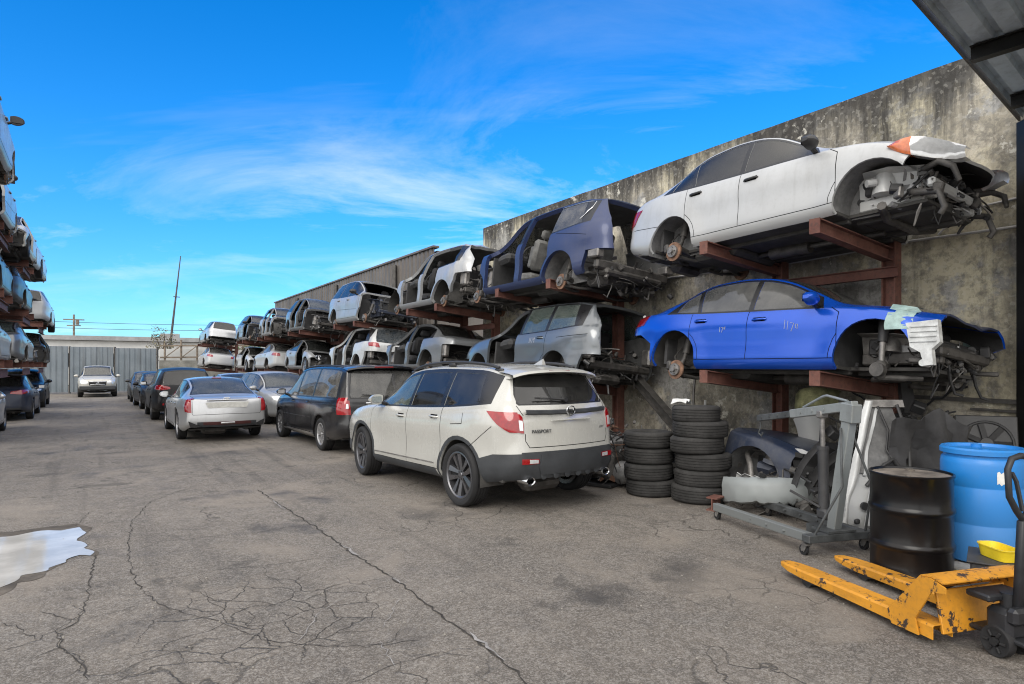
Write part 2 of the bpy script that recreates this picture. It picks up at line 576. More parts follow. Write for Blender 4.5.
# ---- wheels -------------------------------------------------------
def tyre_mb(Rr,w,rim,n=40,blocks=True):
    h=w/2
    prof=[(rim,-h*.80),(rim+.012,-h*.9),(lerp(rim,Rr,.45),-h*1.02),(lerp(rim,Rr,.75),-h*.99),(Rr-.012,-h*.86),(Rr-.003,-h*.74)]
    for c in (-.5,-.17,.17,.5):
        a=.035
        prof+=[(Rr,h*(c-a*1.6)*1.0),(Rr-.009,h*(c-a)),(Rr-.009,h*(c+a)),(Rr,h*(c+a*1.6))]
    prof+=[(Rr-.003,h*.74),(Rr-.012,h*.86),(lerp(rim,Rr,.75),h*.99),(lerp(rim,Rr,.45),h*1.02),(rim+.012,h*.9),(rim,h*.80),(rim-.012,h*.3),(rim-.012,-h*.3)]
    mb=MB(); mb.lathe(prof,n,0,close=True)
    return mb
def rim_mb(rim,w,style='five'):
    """rim with outside face towards +Z"""
    h=w/2
    mb=MB()
    mb.lathe([(rim+.004,h*.86),(rim-.012,h*.88),(rim-.026,h*.78),(rim-.034,h*.2),(rim-.05,-h*.8),(rim+.004,-h*.85)],40,0)
    mb.lathe([(.001,h*.10),(rim-.04,-.0*h)],24,1)
    ns={'five':5,'seven':7,'ten':10,'steel':0}[style]
    zf=h*.62
    mb.lathe([(.001,zf+.006),(.028,zf+.006),(.032,zf),(.062,zf-.004),(.072,zf-.03),(.072,h*.1)],20,0)
    for k in range(5):
        a=2*math.pi*(k+.5)/5
        mb.cyl((.05*math.cos(a),.05*math.sin(a),zf-.012),(.05*math.cos(a),.05*math.sin(a),zf+.003),.008,n=6,mi=1)
    if style=='steel':
        mb.lathe([(.06,zf-.02),(rim*.55,zf-.0),(rim*.75,zf-.05),(rim-.02,h*.45)],32,0)
    for k in range(ns):
        M=Matrix.Rotation(2*math.pi*k/ns,4,'Z')
        if style=='five':
            for sg in (-1,1):
                mb.add([(.05,sg*.012,zf-.002),(.05,sg*.046,zf-.012),(rim-.02,sg*.030,h*.76),(rim-.02,sg*.105,h*.72),
                        (.05,sg*.012,zf-.05),(.05,sg*.046,zf-.05),(rim-.02,sg*.030,h*.3),(rim-.02,sg*.105,h*.3)],
                       [(0,2,3,1),(4,5,7,6),(0,4,6,2),(1,3,7,5),(0,1,5,4)],0,M)
            mb.add([(.05,-.014,zf-.03),(.05,.014,zf-.03),(rim-.02,.034,h*.5),(rim-.02,-.034,h*.5)],[(0,1,2,3)],1,M)
        else:
            ww=.03 if style=='seven' else .02
            mb.add([(.05,-ww,zf),(.05,ww,zf),(rim-.02,ww*1.3,h*.72),(rim-.02,-ww*1.3,h*.72),(.05,-ww,zf-.05),(.05,ww,zf-.05),(rim-.02,ww*1.3,h*.3),(rim-.02,-ww*1.3,h*.3)],
                   [(0,1,2,3),(0,3,7,4),(1,5,6,2),(0,4,5,1)],0,M)
    return mb
_wc={}
def wheel(parent,pos,side,Rr,w,rim,style,rimmat,steer=0):
    """wheel > tyre, rim ; side +1 left. local axis Y"""
    key=(Rr,w,rim,style,rimmat.name)
    M=Matrix.Rotation(R(-90*side),4,'X')
    e=bpy.data.objects.new('wheel',None); COL.objects.link(e); e.parent=parent; e.location=pos; e.empty_display_size=.1
    e.rotation_euler=(R(-90*side),R(17*(pos[0]*7%5)) if False else 0,0)
    if steer: e.rotation_euler=(Matrix.Rotation(steer,3,'Z')@Matrix.Rotation(R(-90*side),3,'X')).to_euler()
    if key not in _wc:
        a=tyre_mb(Rr,w,rim).build('tyre',MT['rubber'],e,40); b=rim_mb(rim,w,style).build('rim',[rimmat,MT['black_metal']],e,35)
        _wc[key]=(a.data,b.data)
    else:
        for nm,d in zip(('tyre','rim'),_wc[key]):
            o=bpy.data.objects.new(nm,d); COL.objects.link(o); o.parent=e
    return e

def hub_mb(side,rnd):
    """bare brake disc, hub, knuckle and strut where a wheel was taken off (local origin at hub, +Y outward*side)"""
    mb=MB(); s=side
    mb.cyl((0,s*.0,0),(0,s*.02,0),.135,n=26,mi=0)
    mb.cyl((0,s*.02,0),(0,s*.055,0),.085,n=20,mi=1)
    mb.cyl((0,s*.05,0),(0,s*.09,0),.034,n=14,mi=1)
    for k in range(5):
        a=2*math.pi*k/5
        mb.cyl((.057*math.cos(a),s*.05,.057*math.sin(a)),(.057*math.cos(a),s*.085,.057*math.sin(a)),.007,n=6,mi=1)
    mb.box((-.13,s*.0,.06),(.08,.09,.13),2,ch=.02)
    mb.tube([(0,-s*.03,0),(.02,-s*.12,.16),(.02,-s*.2,.46)],[.045,.03,.028],10,2)
    mb.tube([(0.02,-s*.15,.24),(.02,-s*.2,.45)],.05,12,2)
    mb.tube([(0,-s*.03,-.06),(.1,-s*.3,-.09),(.16,-s*.5,-.06)],[.03,.025,.03],8,2)
    mb.tube([(0,-s*.03,-.05),(-.14,-s*.3,-.08),(-.2,-s*.5,-.05)],[.03,.02,.03],8,2)
    mb.tube([(-.03,-s*.02,.05),(-.14,-s*.1,.2),(-.16,-s*.25,.34)],.009,6,2)
    return mb

def junk(mb,lo,hi,n,seed,nm=3,sc=1.0):
    """a knot of mechanical odds and ends in a box: castings, pipes, hoses, brackets"""
    r=random.Random(seed); lo=Vector(lo);hi=Vector(hi)
    def P(m=0): return Vector([r.uniform(lo[i]+m,hi[i]-m) for i in range(3)])
    n=int(n*2.2); sc=sc*.62
    for i in range(n):
        k=r.random(); mi=r.randrange(nm); p=P()
        if r.random()<.45: mi=min(mi,1)
        if k<.2:
            mb.box(p,[r.uniform(.05,.2)*sc for _ in range(3)],mi,[r.uniform(-.6,.6) for _ in range(3)],.012)
        elif k<.38:
            d=Vector([r.gauss(0,1) for _ in range(3)]).normalized()*r.uniform(.06,.2)*sc
            mb.cyl(p,p+d,r.uniform(.025,.07)*sc,n=10,mi=mi)
        elif k<.85:
            q=P(); m=(p+q)/2+Vector([r.uniform(-.2,.2)*sc for _ in range(3)])
            q=p+(q-p)*min(1,.55*sc/.62*1.0/max(.2,(q-p).length)*.8); m=(p+q)/2+Vector([r.uniform(-.1,.1) for _ in range(3)])
            pts=[p*(1-t)**2+m*2*t*(1-t)+q*t*t for t in (0,.25,.5,.75,1)]
            mb.tube(pts,r.uniform(.006,.022)*sc,6,mi)
        else:
            M=Matrix.Translation(p)@Euler([r.uniform(-1.5,1.5) for _ in range(3)]).to_matrix().to_4x4()
            w,h=r.uniform(.1,.28)*sc,r.uniform(.05,.16)*sc
            mb.prism([(-w/2,-h/2),(w/2,-h*.4),(w*.4,h*.1),(w*.1,h/2),(-w*.4,h*.4)],.006,mi,M)
    return mb

def seat(parent,x,y,w,mat,z0,h=.62,recl=.25):
    """seat > headrest"""
    mb=MB()
    mb.box((x,y,z0+.09),(.50,w,.17),0,(0,-.08,0),.05)
    mb.box((x-.27,y,z0+.2+h/2),(.15,w*.94,h),0,(0,-recl,0),.055)
    for sg in (-1,1): mb.box((x-.22,y+sg*w*.42,z0+.2+h*.42),(.16,w*.14,h*.7),0,(0,-recl,0),.04)
    o=mb.build('seat',mat,parent,40)
    m2=MB()
    for sg in ((0,) if w<.7 else (-.32,.32)):
        m2.box((x-.27-recl*(h/2+.12),y+sg*w,z0+.2+h+.10),(.1,.26,.17),0,(0,-recl,0),.04)
        for k in (-.05,.05): m2.cyl((x-.27-recl*(h/2),y+sg*w+k,z0+.2+h-.04),(x-.27-recl*(h/2+.1),y+sg*w+k,z0+.2+h+.06),.007,n=6)
    m2.build('headrest',mat,o,40)
    return o

def make_car(sp,name,label,cat,loc,heading,group=None,roll=0,pitch=0,yawoff=0):
    """full or stripped car, one root with named parts. heading: degrees of the nose in plan (90 = down the yard)"""
    M=Matrix.Rotation(R(roll),3,'Y')@Matrix.Rotation(R(heading+yawoff),3,'Z')@Matrix.Rotation(R(pitch),3,'Y')
    root=empty(name,loc,M.to_euler(),label,cat,group)
    L=sp['L']; Rw=sp['R']; sf,sr=sp['axles']
    Ra=sp.get('Ra',Rw+.065)
    az=sp.get('axz',Rw)
    sp['arch']=[(sf,az,Ra),(sr,az,Ra)]
    sh=Shell(sp)
    P=sp['paint']; trim=MT['trim']; inter=sp.get('inter',MT['interior'])
    X=lambda s:L/2-s
    REG={}
    def reg(k): return REG.setdefault(k,len(REG)+1)
    GAP,TRIM,LOWER,DEL=reg('gap'),reg('trim'),reg('lower'),reg('del')
    ez,bz=sh.ez,sh.bz
    dF=sp['doors']  # (a,b,c): front edge, B, rear edge
    a,b,c=dF
    zs=lambda s:sh.bot(s)+sp.get('sillh',.12)
    # lower cladding
    for poly in sp.get('lower_side',[]): sh.region(poly,'side',LOWER)
    for poly in sp.get('lower_rear',[]): sh.region(poly,'rear',LOWER)
    for poly in sp.get('lower_front',[]): sh.region(poly,'front',LOWER)
    # doors
    gap1=sp.get('gap',.009)
    kinds=[('front',a,b)]+([('rear',b,c)] if c else [])
    drs=sp.get('drs',{'front':1,'rear':1})
    DR={}
    if c and not (drs.get('front') and drs.get('rear')):   # leave the middle pillar standing
        kinds=[(k,(x+.075 if k=='rear' else x),(y-.075 if k=='front' else y)) for k,x,y in kinds]
    for kn,s0,s1 in kinds:
        rid=reg('door_'+kn); DR[kn]=rid
        n=10; lo=[(lerp(s0,s1,i/n),zs(lerp(s0,s1,i/n))) for i in range(n+1)]
        sl=sp.get('cslant',0) if kn=='rear' else 0
        hi=[]
        sa=s0+(.0 if kn=='rear' else sp.get('aslant',.12))
        for i in range(n+1):
            s=lerp(sa,s1+sl,i/n); hi.append((s,max(ez(s)-.014,bz(s)-.01)))
        ft=[(s0,bz(s0)-.06)] if kn=='front' else []
        rt=[(s1,bz(s1))] if sl else []
        sh.region(lo+rt+hi[::-1]+ft,'side',rid)
    for (sa,za,ra) in ((sr,az,Ra),(sf,az,Ra)):
        if c: sh.region(circ(sa,za,ra+.058,28),'side',GAP,only=(DR.get('rear',-1),DR['front']))
        sh.region(circ(sa,za,ra+.05,28),'side',LOWER if sp.get('arch_trim') else 0,only=(0,GAP,DR.get('rear',-1),DR['front']) )
    for kn,s0,s1 in kinds:
        if not drs.get(kn): continue
        rid=DR[kn]
        sh.line([(s0,zs(s0)),(s1,zs(s1))],'side',GAP,gap1,only=(rid,0))
        sh.line([(s0,zs(s0)),(s0,bz(s0)-.06),(s0+.1,bz(s0+.1)+.0)],'side',GAP,gap1,only=(rid,0)) if kn=='front' else None
        sh.line([(s1,zs(s1)),(s1,bz(s1)-.005)],'side',GAP,gap1,only=tuple(DR.values())+(0,))
    # door-side moulding strips
    for (s0,z0,s1,z1,wd,mk) in sp.get('mould',[]):
        sh.line([(s0,z0),(s1,z1)],'side',reg('mould'),wd,only=tuple(DR.values())+(0,))
    # glass
    d0,d1=sp['dlo']
    missing_glass=sp.get('noglass',())
    wins=sp['wins']
    if sp.get('dlotrim',True):
        sh.region(strip_poly(bz,ez,d0-.02,d1+.02,.018,-.012,26,.10,sp.get('dslant',0)),'side',TRIM,only=tuple([DR[k] for k in DR if drs.get(k)]+[0,GAP]))
    WR=[]
    for i,(w0,w1,kn,sl0,sl1) in enumerate(wins):
        rid=reg('win%d'%i)
        sh.region(strip_poly(bz,ez,w0,w1,sp.get('wmt',.04),.012,18,sl0,sl1),'side',rid)
        WR.append((rid,kn,i))
    # windscreen
    cw,rf=sp['screen']
    ws=reg('windshield')
    py=lambda s:sh.ey(s)
    n=8
    out=[(lerp(cw,rf,i/n),py(lerp(cw,rf,i/n))-.015) for i in range(n+1)]
    sh.region(out+[(s,-y) for s,y in out[::-1]],'top',TRIM)
    inn=[(lerp(cw+.05,rf-.04,i/n),py(lerp(cw,rf,i/n))-.055) for i in range(n+1)]
    sh.region(inn+[(s,-y) for s,y in inn[::-1]],'top',ws)
    rwr=reg('rear_window')
    if 'backlight' in sp:   # saloon: rear glass lies in the top surface
        r0,r1=sp['backlight']
        out=[(lerp(r0,r1,i/n),py(lerp(r0,r1,i/n))-.02) for i in range(n+1)]
        sh.region(out+[(s,-y) for s,y in out[::-1]],'top',TRIM)
        inn=[(lerp(r0+.03,r1-.04,i/n),py(lerp(r0,r1,i/n))-.06) for i in range(n+1)]
        sh.region(inn+[(s,-y) for s,y in inn[::-1]],'top',rwr)
    if 'rwin' in sp:        # hatch: rear glass lies in the tail
        pl=sp['rwin']
        full=pl+[(-y,z) for y,z in pl[::-1]]
        cy=sum(p[1] for p in full)/len(full)
        big=[(y*1.035,cy+(z-cy)*1.1) for y,z in full]
        sh.region(big,'rear',TRIM); sh.region(full,'rear',rwr)
    if sp.get('sunroof'):
        s0,s1,y=sp['sunroof']; sh.region([(s0,-y),(s1,-y),(s1,y),(s0,y)],'top',TRIM)
    # bonnet and boot shut lines
    hd=sp.get('hoodline')
    if hd:
        h0,h1=hd
        pts=[(lerp(h0,h1,i/6),sh.ey(lerp(h0,h1,i/6))-.008) for i in range(7)]
        rid=reg('hood')
        sh.region(pts+[(s,-y) for s,y in pts[::-1]],'top',rid)
        for sg in (1,-1): sh.line([(s,y*sg) for s,y in pts],'top',GAP,gap1,only=(rid,0))
        sh.line([(h0,pts[0][1]),(h0,-pts[0][1])],'top',GAP,gap1,only=(rid,0))
    bl=sp.get('bootline')
    if bl:
        h0,h1=bl
        pts=[(lerp(h0,h1,i/6),sh.ey(lerp(h0,h1,i/6))-.03) for i in range(7)]
        for sg in (1,-1): sh.line([(s,y*sg) for s,y in pts],'top',GAP,gap1,only=(0,))
    for pl in sp.get('rearlines',[]):
        sh.line(pl,'rear',GAP,gap1); sh.line([(-y,z) for y,z in pl],'rear',GAP,gap1)
    for (pl,proj) in sp.get('sidelines',[]): sh.line(pl,proj,GAP,gap1)
    # extra coloured regions: (key, proj, polygon, mirrored)
    for (key,proj,poly,mir) in sp.get('marks',[]):
        rid=reg(key)
        sh.region(poly,proj,rid)
        if mir: sh.region([(-y,z) for y,z in poly],proj,rid)
    # wheel arch openings
    for (sa,za,ra) in sp['arch']:
        pl=circ(sa,za,ra,30)
        lowest=sh.bot(sa)-.1
        sh.region(pl,'side',DEL)
        sh.region([(sa-ra*.98,lowest),(sa+ra*.98,lowest),(sa+ra*.98,za-.1),(sa-ra*.98,za-.1)],'side',DEL)
    for (proj,poly) in sp.get('cuts',[]): sh.region(poly,proj,DEL)
    for kn in DR:
        if not drs.get(kn):
            for f in sh.bm.faces:
                if f[sh.rg]==DR[kn]: f[sh.rg]=DEL
    # ---------------- parts
    th=sp.get('thick',.03)
    gl=sp.get('glass',MT['glass_dark'])
    body_regs=[0,GAP,TRIM,LOWER]
    doorwins=[]
    extract(sh,body_regs,'body',[P,MT['gap'],trim,sp.get('lowmat',MT['cladding']),inter],root,thick=th,inner=True,matof={0:0,GAP:1,TRIM:2,LOWER:3})
    for kn,rid in DR.items():
        if not drs.get(kn): continue
        for sg in (1,-1):
            d=extract(sh,[rid],'door',[sp.get('doorpaint',{}).get(kn,P),inter],root,sg,off=.001,thick=.05,inner=True)
            if d is None: continue
            s0,s1=[(x,y) for k,x,y in kinds if k==kn][0]
            # handle
            hs=s1-.17; hz=bz(hs)-sp.get('handz',.12)
            y=sh.side_y(hs,hz)
            mb=MB()
            mb.tube([(X(hs)+.1,-sg*(y-.005),hz+.004),(X(hs)+.075,-sg*(y+.022),hz+.004),(X(hs)-.075,-sg*(y+.022),hz),(X(hs)-.1,-sg*(y-.005),hz)],[.012,.014,.014,.012],8)
            mb.box((X(hs),-sg*(y-.002),hz),(.17,.012,.06),1,(0,0,0),.005)
            mb.build('handle',[sp.get('handlemat',P),MT['gap']],d,50)
    for rid,kn,i in WR:
        if i in missing_glass or (kn in drs and not drs[kn]): 
            continue
        for sg in (1,-1):
            extract(sh,[rid],'window',[sp.get('wglass',{}).get(i,gl)],root,sg,off=-.004,thick=.005)
    if not sp.get('noscreen'):
        extract(sh,[ws],'windshield',[sp.get('sglass',MT['glass_clear'])],root,off=-.003,thick=.005)
    if not sp.get('norear'):
        extract(sh,[rwr],'rear_window',[sp.get('rglass',gl)],root,off=-.003,thick=.005)
    if hd and not sp.get('nohood'):
        extract(sh,[reg('hood')],'hood',[sp.get('hoodpaint',P),inter],root,off=.002,thick=.02,inner=True)
    if 'mould' in REG:
        for sg in (1,-1): extract(sh,[reg('mould')],'moulding',[sp.get('mouldmat',P)],root,sg,off=.008,thick=.012)
    for key,(pn,mat,split,off) in sp.get('markparts',{}).items():
        if key not in REG: continue
        for sg in ((1,-1) if split else (0,)):
            extract(sh,[REG[key]],pn,[mat],root,sg,off=off,thick=.012)
    # ---------------- underbody, wells, cabin
    fz=lambda s:sh.bot(s)+.03
    W=max(p[1] for p in sp['plan'])
    mb=MB()
    f0,f1=sp.get('floor',(.35,L-.25))
    segs=[(f0,sf-Ra,W*.86),(sf-Ra,sf+Ra,W*.58),(sf+Ra,sr-Ra,W*.88),(sr-Ra,sr+Ra,W*.60),(sr+Ra,f1,W*.82)]
    for s0,s1,w in segs:
        if s1<=s0+.02: continue
        z=.5*(fz(s0)+fz(s1))
        mb.box((X((s0+s1)/2),0,z),(s1-s0+.02,2*w,.035),0)
        for sg in (-1,1): mb.box((X((s0+s1)/2),sg*w*.62,z-.035),(s1-s0,.07,.05),0,ch=.01)
        mb.box((X((s0+s1)/2),0,z+.06),(s1-s0,.24,.14),0,ch=.04)
    r=random.Random(int(L*1000)+len(label))
    if sp.get('pipes',True):
        zz=fz(2)-.06
        mb.tube([(X(1.0),.1,zz),(X(1.6),.06,zz),(X(2.6),.05,zz),(X(3.0),.18,zz),(X(sr-.3),.22,zz+.02),(X(sr+.2),.35,zz+.1),(X(min(L-.3,sr+.6)),.42,zz+.05)],.03,8,1)
        mb.cyl((X(1.9),.06,zz),(X(2.45),.05,zz),.085,n=12,mi=1)
        mb.box((X(sr+.62),.2,zz+.07),(.24,.55,.17),1,ch=.06)
        mb.tube([(X(sr),-.72*W,az-.02),(X(sr-.06),-.3,az-.1),(X(sr-.06),.3,az-.1),(X(sr),.72*W,az-.02)],.045,8,1)
        mb.tube([(X(sf),-.68*W,az-.04),(X(sf+.08),-.3,az-.1),(X(sf+.08),.3,az-.1),(X(sf),.68*W,az-.04)],.05,8,1)
        mb.box((X(3.0),0,fz(3)-.05),(.7,W*1.1,.14),0,ch=.05)
    # wells
    for (sa,za,ra) in sp['arch']:
        fw=sp.get('frontwell') and sa==sf
        if not fw and (sa<f0-.1 or sa>f1+.3): continue
        for sg in (-1,1):
            yo=sh.side_y(sa,za+ra+.02)-.03; yi=yo-.36
            rows=[]
            for k in range(15):
                an=R(-12+(204 if not fw else 150)*k/14)
                rr=ra+.012
                rows.append([(X(sa+rr*math.cos(an)),sg*yo,za+rr*math.sin(an)),(X(sa+rr*math.cos(an)),sg*yi,za+rr*math.sin(an))])
            mb.strip(rows,2)
            mb.add([(X(sa),sg*yi,za-.1)]+[p[1] for p in rows],[(0,k,k+1) for k in range(1,15)],2)
    mb.build('underbody',[MT['under'],MT['steel_dark'],sp.get('wellmat',MT['under'])],root,35)
    if sp.get('cabin',True):
        mb=MB()
        cw2=cw+.25
        zt=bz(cw2)
        wy=W*.86
        mb.box((X(cw+.12),0,(fz(cw)+zt)/2-.03),(.05,2*wy,zt-fz(cw)-.1),0)             # firewall
        mb.box((X(cw+.42),0,zt-.13),(.42,2*wy,.2),0,(0,.12,0),.07)                        # dash
        mb.box((X(cw+.75),0,fz(2)+.2),(.75,.22,.34),0,ch=.05)                              # console
        bk=sp.get('cabin_rear',L-.6)
        mb.build('dashboard',[MT['interior']],root,35)
        mb=MB()
        if not sp.get('nobulk'): mb.box((X(bk),0,(fz(3)+bz(bk))/2),(.05,2*wy*.93,bz(bk)-fz(3)-.1),0)
        if sp.get('shelf'): mb.box((X((sp['shelf']+bk)/2),0,bz(bk)-.06),(bk-sp['shelf'],2*wy*.9,.03),0)
        if mb.v: mb.build('rear_bulkhead',[MT['interior']],root,35)
        for y in (.37,-.37):
            seat(root,X(sp.get('seat_s',b-.32)),y,.50,sp.get('seatmat',MT['seat']),fz(2)+.2,sp.get('seath',.6))
        if c: seat(root,X(sp.get('seat2_s',b+.62)),0,1.2,sp.get('seatmat',MT['seat']),fz(2)+.2,sp.get('seath',.6)-.06)
        mb=MB()
        cx,cy,cz=X(cw+.72),.37,zt-.02
        tl=R(28)
        ring=[(cx+.18*math.sin(an)*math.sin(tl)*-1,cy+.18*math.cos(an),cz+.18*math.sin(an)*math.cos(tl)) for an in [2*math.pi*k/24 for k in range(25)]]
        mb.tube(ring,.016,8)
        mb.cyl((cx,cy,cz),(cx+.25,cy,cz-.12),.03,n=8); mb.box((cx,cy,cz),(.05,.13,.1),0,(0,-tl,0),.02)
        for s3 in (-1,1): mb.bar((cx,cy,cz),(cx,cy+s3*.17,cz-.02),.03,.02)
        mb.build('steering_wheel',MT['interior'],root,40)
    # ---------------- wheels or hubs
    ty=sp.get('track',W-.12)
    whl=sp.get('wheels','all')
    steer=R(sp.get('steer',0))
    for sa,fr in ((sf,1),(sr,0)):
        for sg in (1,-1):
            if whl=='all' or (whl=='front' and fr) or (whl=='rear' and not fr):
                wheel(root,(X(sa),sg*ty,az),sg,Rw,sp.get('tw',.22),sp.get('rim',Rw*.66),sp.get('style','five'),sp.get('rimmat',MT['alloy']),steer if fr else 0)
            elif sp.get('hubs',True) and f0-.2<sa<f1+.2:
                o=hub_mb(sg,r).build('brake_hub',[MT['rust_disc'],MT['steel'],MT['steel_dark']],root,40)
                o.location=(X(sa),sg*(ty-.02),az-sp.get('droop',.05))
    # ---------------- mirrors
    if sp.get('mirrors',True):
        ms,mz=sp.get('mirror_at',(a+.28,None)); mz=mz or bz(ms)+.04
        for sg in (1,-1):
            y=sh.side_y(ms,bz(ms)-.01)
            mb=MB()
            mb.tube([(X(ms),sg*(y-.02),mz-.03),(X(ms),sg*(y+.07),mz+.0)],[.03,.026],8,1)
            rows=[]
            for k in range(9):
                t=k/8; yy=y+.05+.2*t; hh=.078*math.sin(math.pi*min(1,.18+.8*t))**.5
                rows.append([(X(ms)+.02+.085*math.cos(an)*(1-.5*abs(2*t-1)**3) if math.cos(an)>0 else X(ms)-.035+.02,sg*yy,mz+.045+hh*math.sin(an)) for an in [2*math.pi*q/14 for q in range(15)]])
            if sg>0: rows=[rw[::-1] for rw in rows]
            mb.strip(rows,0)
            mb.add(rows[0][:-1],[tuple(range(14))],0); mb.add(rows[-1][:-1],[tuple(range(13,-1,-1))],0)
            mb.add([(X(ms)-.03,sg*(y+.08),mz+.0),(X(ms)-.03,sg*(y+.235),mz+.0),(X(ms)-.03,sg*(y+.235),mz+.09),(X(ms)-.03,sg*(y+.08),mz+.09)],[(0,1,2,3)],2)
            mb.build('mirror',[sp.get('mirrormat',P),MT['trim'],sp.get('mirrorglass',MT['chrome'])],root,50)
    if 'post' in sp: sp['post'](sh,root,X,sp)
    sh.bm.free()
    return root

# ---- wreck add-ons ------------------------------------------------
def engine_bay(sh,root,X,s0,s1,z0=.3,z1=.85,W=.7,seed=1,n=26,apron=None,name='engine_bay'):
    """open front structure: aprons, chassis rails, strut towers, engine and pipework"""
    mb=MB()
    for sg in (-1,1):
        mb.bar((X(s1),sg*W*.62,z0+.08),(X(s0),sg*W*.60,z0+.1),.09,.13,0,ch=.015)
        mb.strip([[(X(s1),sg*W*.86,z1),(X(lerp(s1,s0,.5)),sg*W*.9,z1-.02),(X(s0+.05),sg*W*.82,z1-.08)],
                  [(X(s1),sg*W*.70,z1-.03),(X(lerp(s1,s0,.5)),sg*W*.72,z1-.05),(X(s0+.05),sg*W*.7,z1-.11)],
                  [(X(s1),sg*W*.62,z0+.1),(X(lerp(s1,s0,.5)),sg*W*.64,z0+.24),(X(s0+.05),sg*W*.62,z0+.16)]],3,.006)
        mb.cyl((X(lerp(s1,s0,.36)),sg*W*.68,z0+.15),(X(lerp(s1,s0,.36)),sg*W*.66,z1-.03),.13,.1,12,3)
    mb.bar((X(s0),-W*.8,z0+.16),(X(s0),W*.8,z0+.16),.08,.1,0,ch=.02)
    mb.bar((X(s0+.06),-W*.74,z1-.12),(X(s0+.06),W*.74,z1-.12),.06,.05,1,ch=.01)
    for y in (-W*.7,0,W*.7): mb.bar((X(s0+.05),y,z0+.14),(X(s0+.06),y,z1-.12),.05,.04,1)
    mb.box((X(s0+.12),0,(z0+z1)/2+.02),(.04,W*1.2,(z1-z0)*.6),1,ch=.01)
    mb.box((X(lerp(s0,s1,.55)),.05,z0+.2),(.42,.6,.34),2,(0,0,.1),.05)
    mb.box((X(lerp(s0,s1,.5)),.08,z0+.4),(.36,.46,.12),1,(0,.1,.1),.04)
    mb.cyl((X(lerp(s0,s1,.4)),-.45,z0+.2),(X(lerp(s0,s1,.4)),-.2,z0+.2),.15,n=16,mi=2)
    mb.box((X(lerp(s0,s1,.75)),-.42,z1-.15),(.24,.18,.19),1,ch=.02)
    junk(mb,(X(s1)-.02,-W*.85,z0-.02),(X(s0)+.06,W*.85,z1-.06),n,seed)
    return mb.build(name,[apron or MT['steel_dark'],MT['black_plastic'],MT['alum'],apron or MT['steel']],root,35)

def hang_wires(root,x,W,z,seed,n=4):
    """cut looms and hoses drooping from a torn end, each a part of its own"""
    r=random.Random(seed)
    for k in range(n):
        y=-W+2*W*(k+.5)/n+r.uniform(-.1,.1); d=r.uniform(.16,.42); y2=y+r.uniform(-.25,.25); x2=x+r.uniform(-.12,.12)
        pts=[(x,y,z+.12),(x+.03,y+.02,z-.05),(lerp(x,x2,.5),lerp(y,y2,.4),z-d*.6),(x2,lerp(y,y2,.7),z-d),(x2+.05,y2,z-d*r.uniform(.4,1.1))]
        mb=MB(); mb.tube(pts,r.choice((.007,.01,.016)),6); mb.build('hanging_wire',MT['black_plastic'] if k%3 else MT['steel'],root,50)

def loose_bits(root,lo,hi,n,seed,name='loose_wiring',mats=None,sc=1.0):
    mb=junk(MB(),lo,hi,n,seed,3,sc)
    return mb.build(name,mats or [MT['black_plastic'],MT['steel_dark'],MT['steel']],root,35)
# ------------------------------------------------------------------ materials
MT={}
MT['rubber']=simple('rubber',(.018,.018,.019),.75,0,.25,9,.15,0,120,.35)
MT['rubber_dusty']=simple('rubber_dusty',(.036,.035,.034),.85,0,.4,5,.25,0,90,.3)
MT['trim']=simple('trim_black',(.012,.012,.013),.3,0,.2)
MT['gap']=simple('shut_line',(.004,.004,.004),.9,0,.1,spec=.1)
MT['cladding']=simple('cladding_grey',(.035,.038,.042),.55,0,.25,4,.05)
MT['interior']=simple('cabin_black',(.04,.04,.041),.8,0,.3,8,.1)
MT['interior_grey']=simple('cabin_grey',(.09,.09,.09),.8,0,.3,6,.1)
MT['seat']=simple('seat_cloth_dark',(.03,.03,.032),.9,0,.3,12,.2)
MT['seat_grey']=simple('seat_cloth_grey',(.16,.16,.155),.9,0,.3,8,.2)
MT['under']=simple('underseal',(.048,.046,.043),.85,0,.45,4,.3,0,30)
MT['liner']=simple('liner_grey',(.14,.14,.14),.8,0,.5,4,.3,0,25)
MT['steel_dark']=simple('steel_dark',(.085,.08,.075),.6,.4,.45,8,.2)
MT['steel']=simple('steel_worn',(.22,.21,.2),.5,.6,.4,9,.15)
MT['alum']=simple('cast_aluminium',(.34,.34,.34),.5,.6,.35,10,.15)
MT['alloy']=simple('alloy_grey',(.30,.30,.31),.32,.75,.15,6)
MT['alloy_dark']=simple('alloy_dark',(.16,.16,.17),.3,.8,.2,6)
MT['alloy_bright']=simple('alloy_bright',(.5,.5,.51),.28,.8,.12,6)
MT['black_metal']=simple('black_metal',(.02,.02,.02),.4,.5,.2)
MT['black_plastic']=simple('black_plastic',(.026,.026,.027),.5,0,.3)
MT['chrome']=simple('chrome',(.65,.66,.68),.12,1,.05)
MT['rust_disc']=simple('rusty_disc',(.20,.115,.075),.75,.3,.5,14,.3,0,80)
MT['red_lens']=simple('red_lens',(.26,.004,.008),.12,0,.25,20,0,.8)
MT['dark_red_lens']=simple('dark_red_lens',(.16,.006,.01),.12,0,.3,20,0,.8)
MT['grille_red']=simple('bumper_grille_dark',(.05,.012,.012),.5,0,.3,20)
MT['clear_lens']=simple('clear_lens',(.62,.63,.64),.1,.3,.12,25,0,1)
MT['amber_lens']=simple('amber_lens',(.62,.16,.05),.15,0,.2,20,0,1)
MT['plate']=simple('plate',(.5,.5,.47),.5,0,.15,12)
MT['glass_dark']=glass('glass_tinted',(.012,.014,.016),.16,.10)
MT['glass_clear']=glass('glass_clear',(.03,.04,.04),.55,.12)
MT['glass_green']=glass('glass_green',(.05,.10,.09),.75,.22)
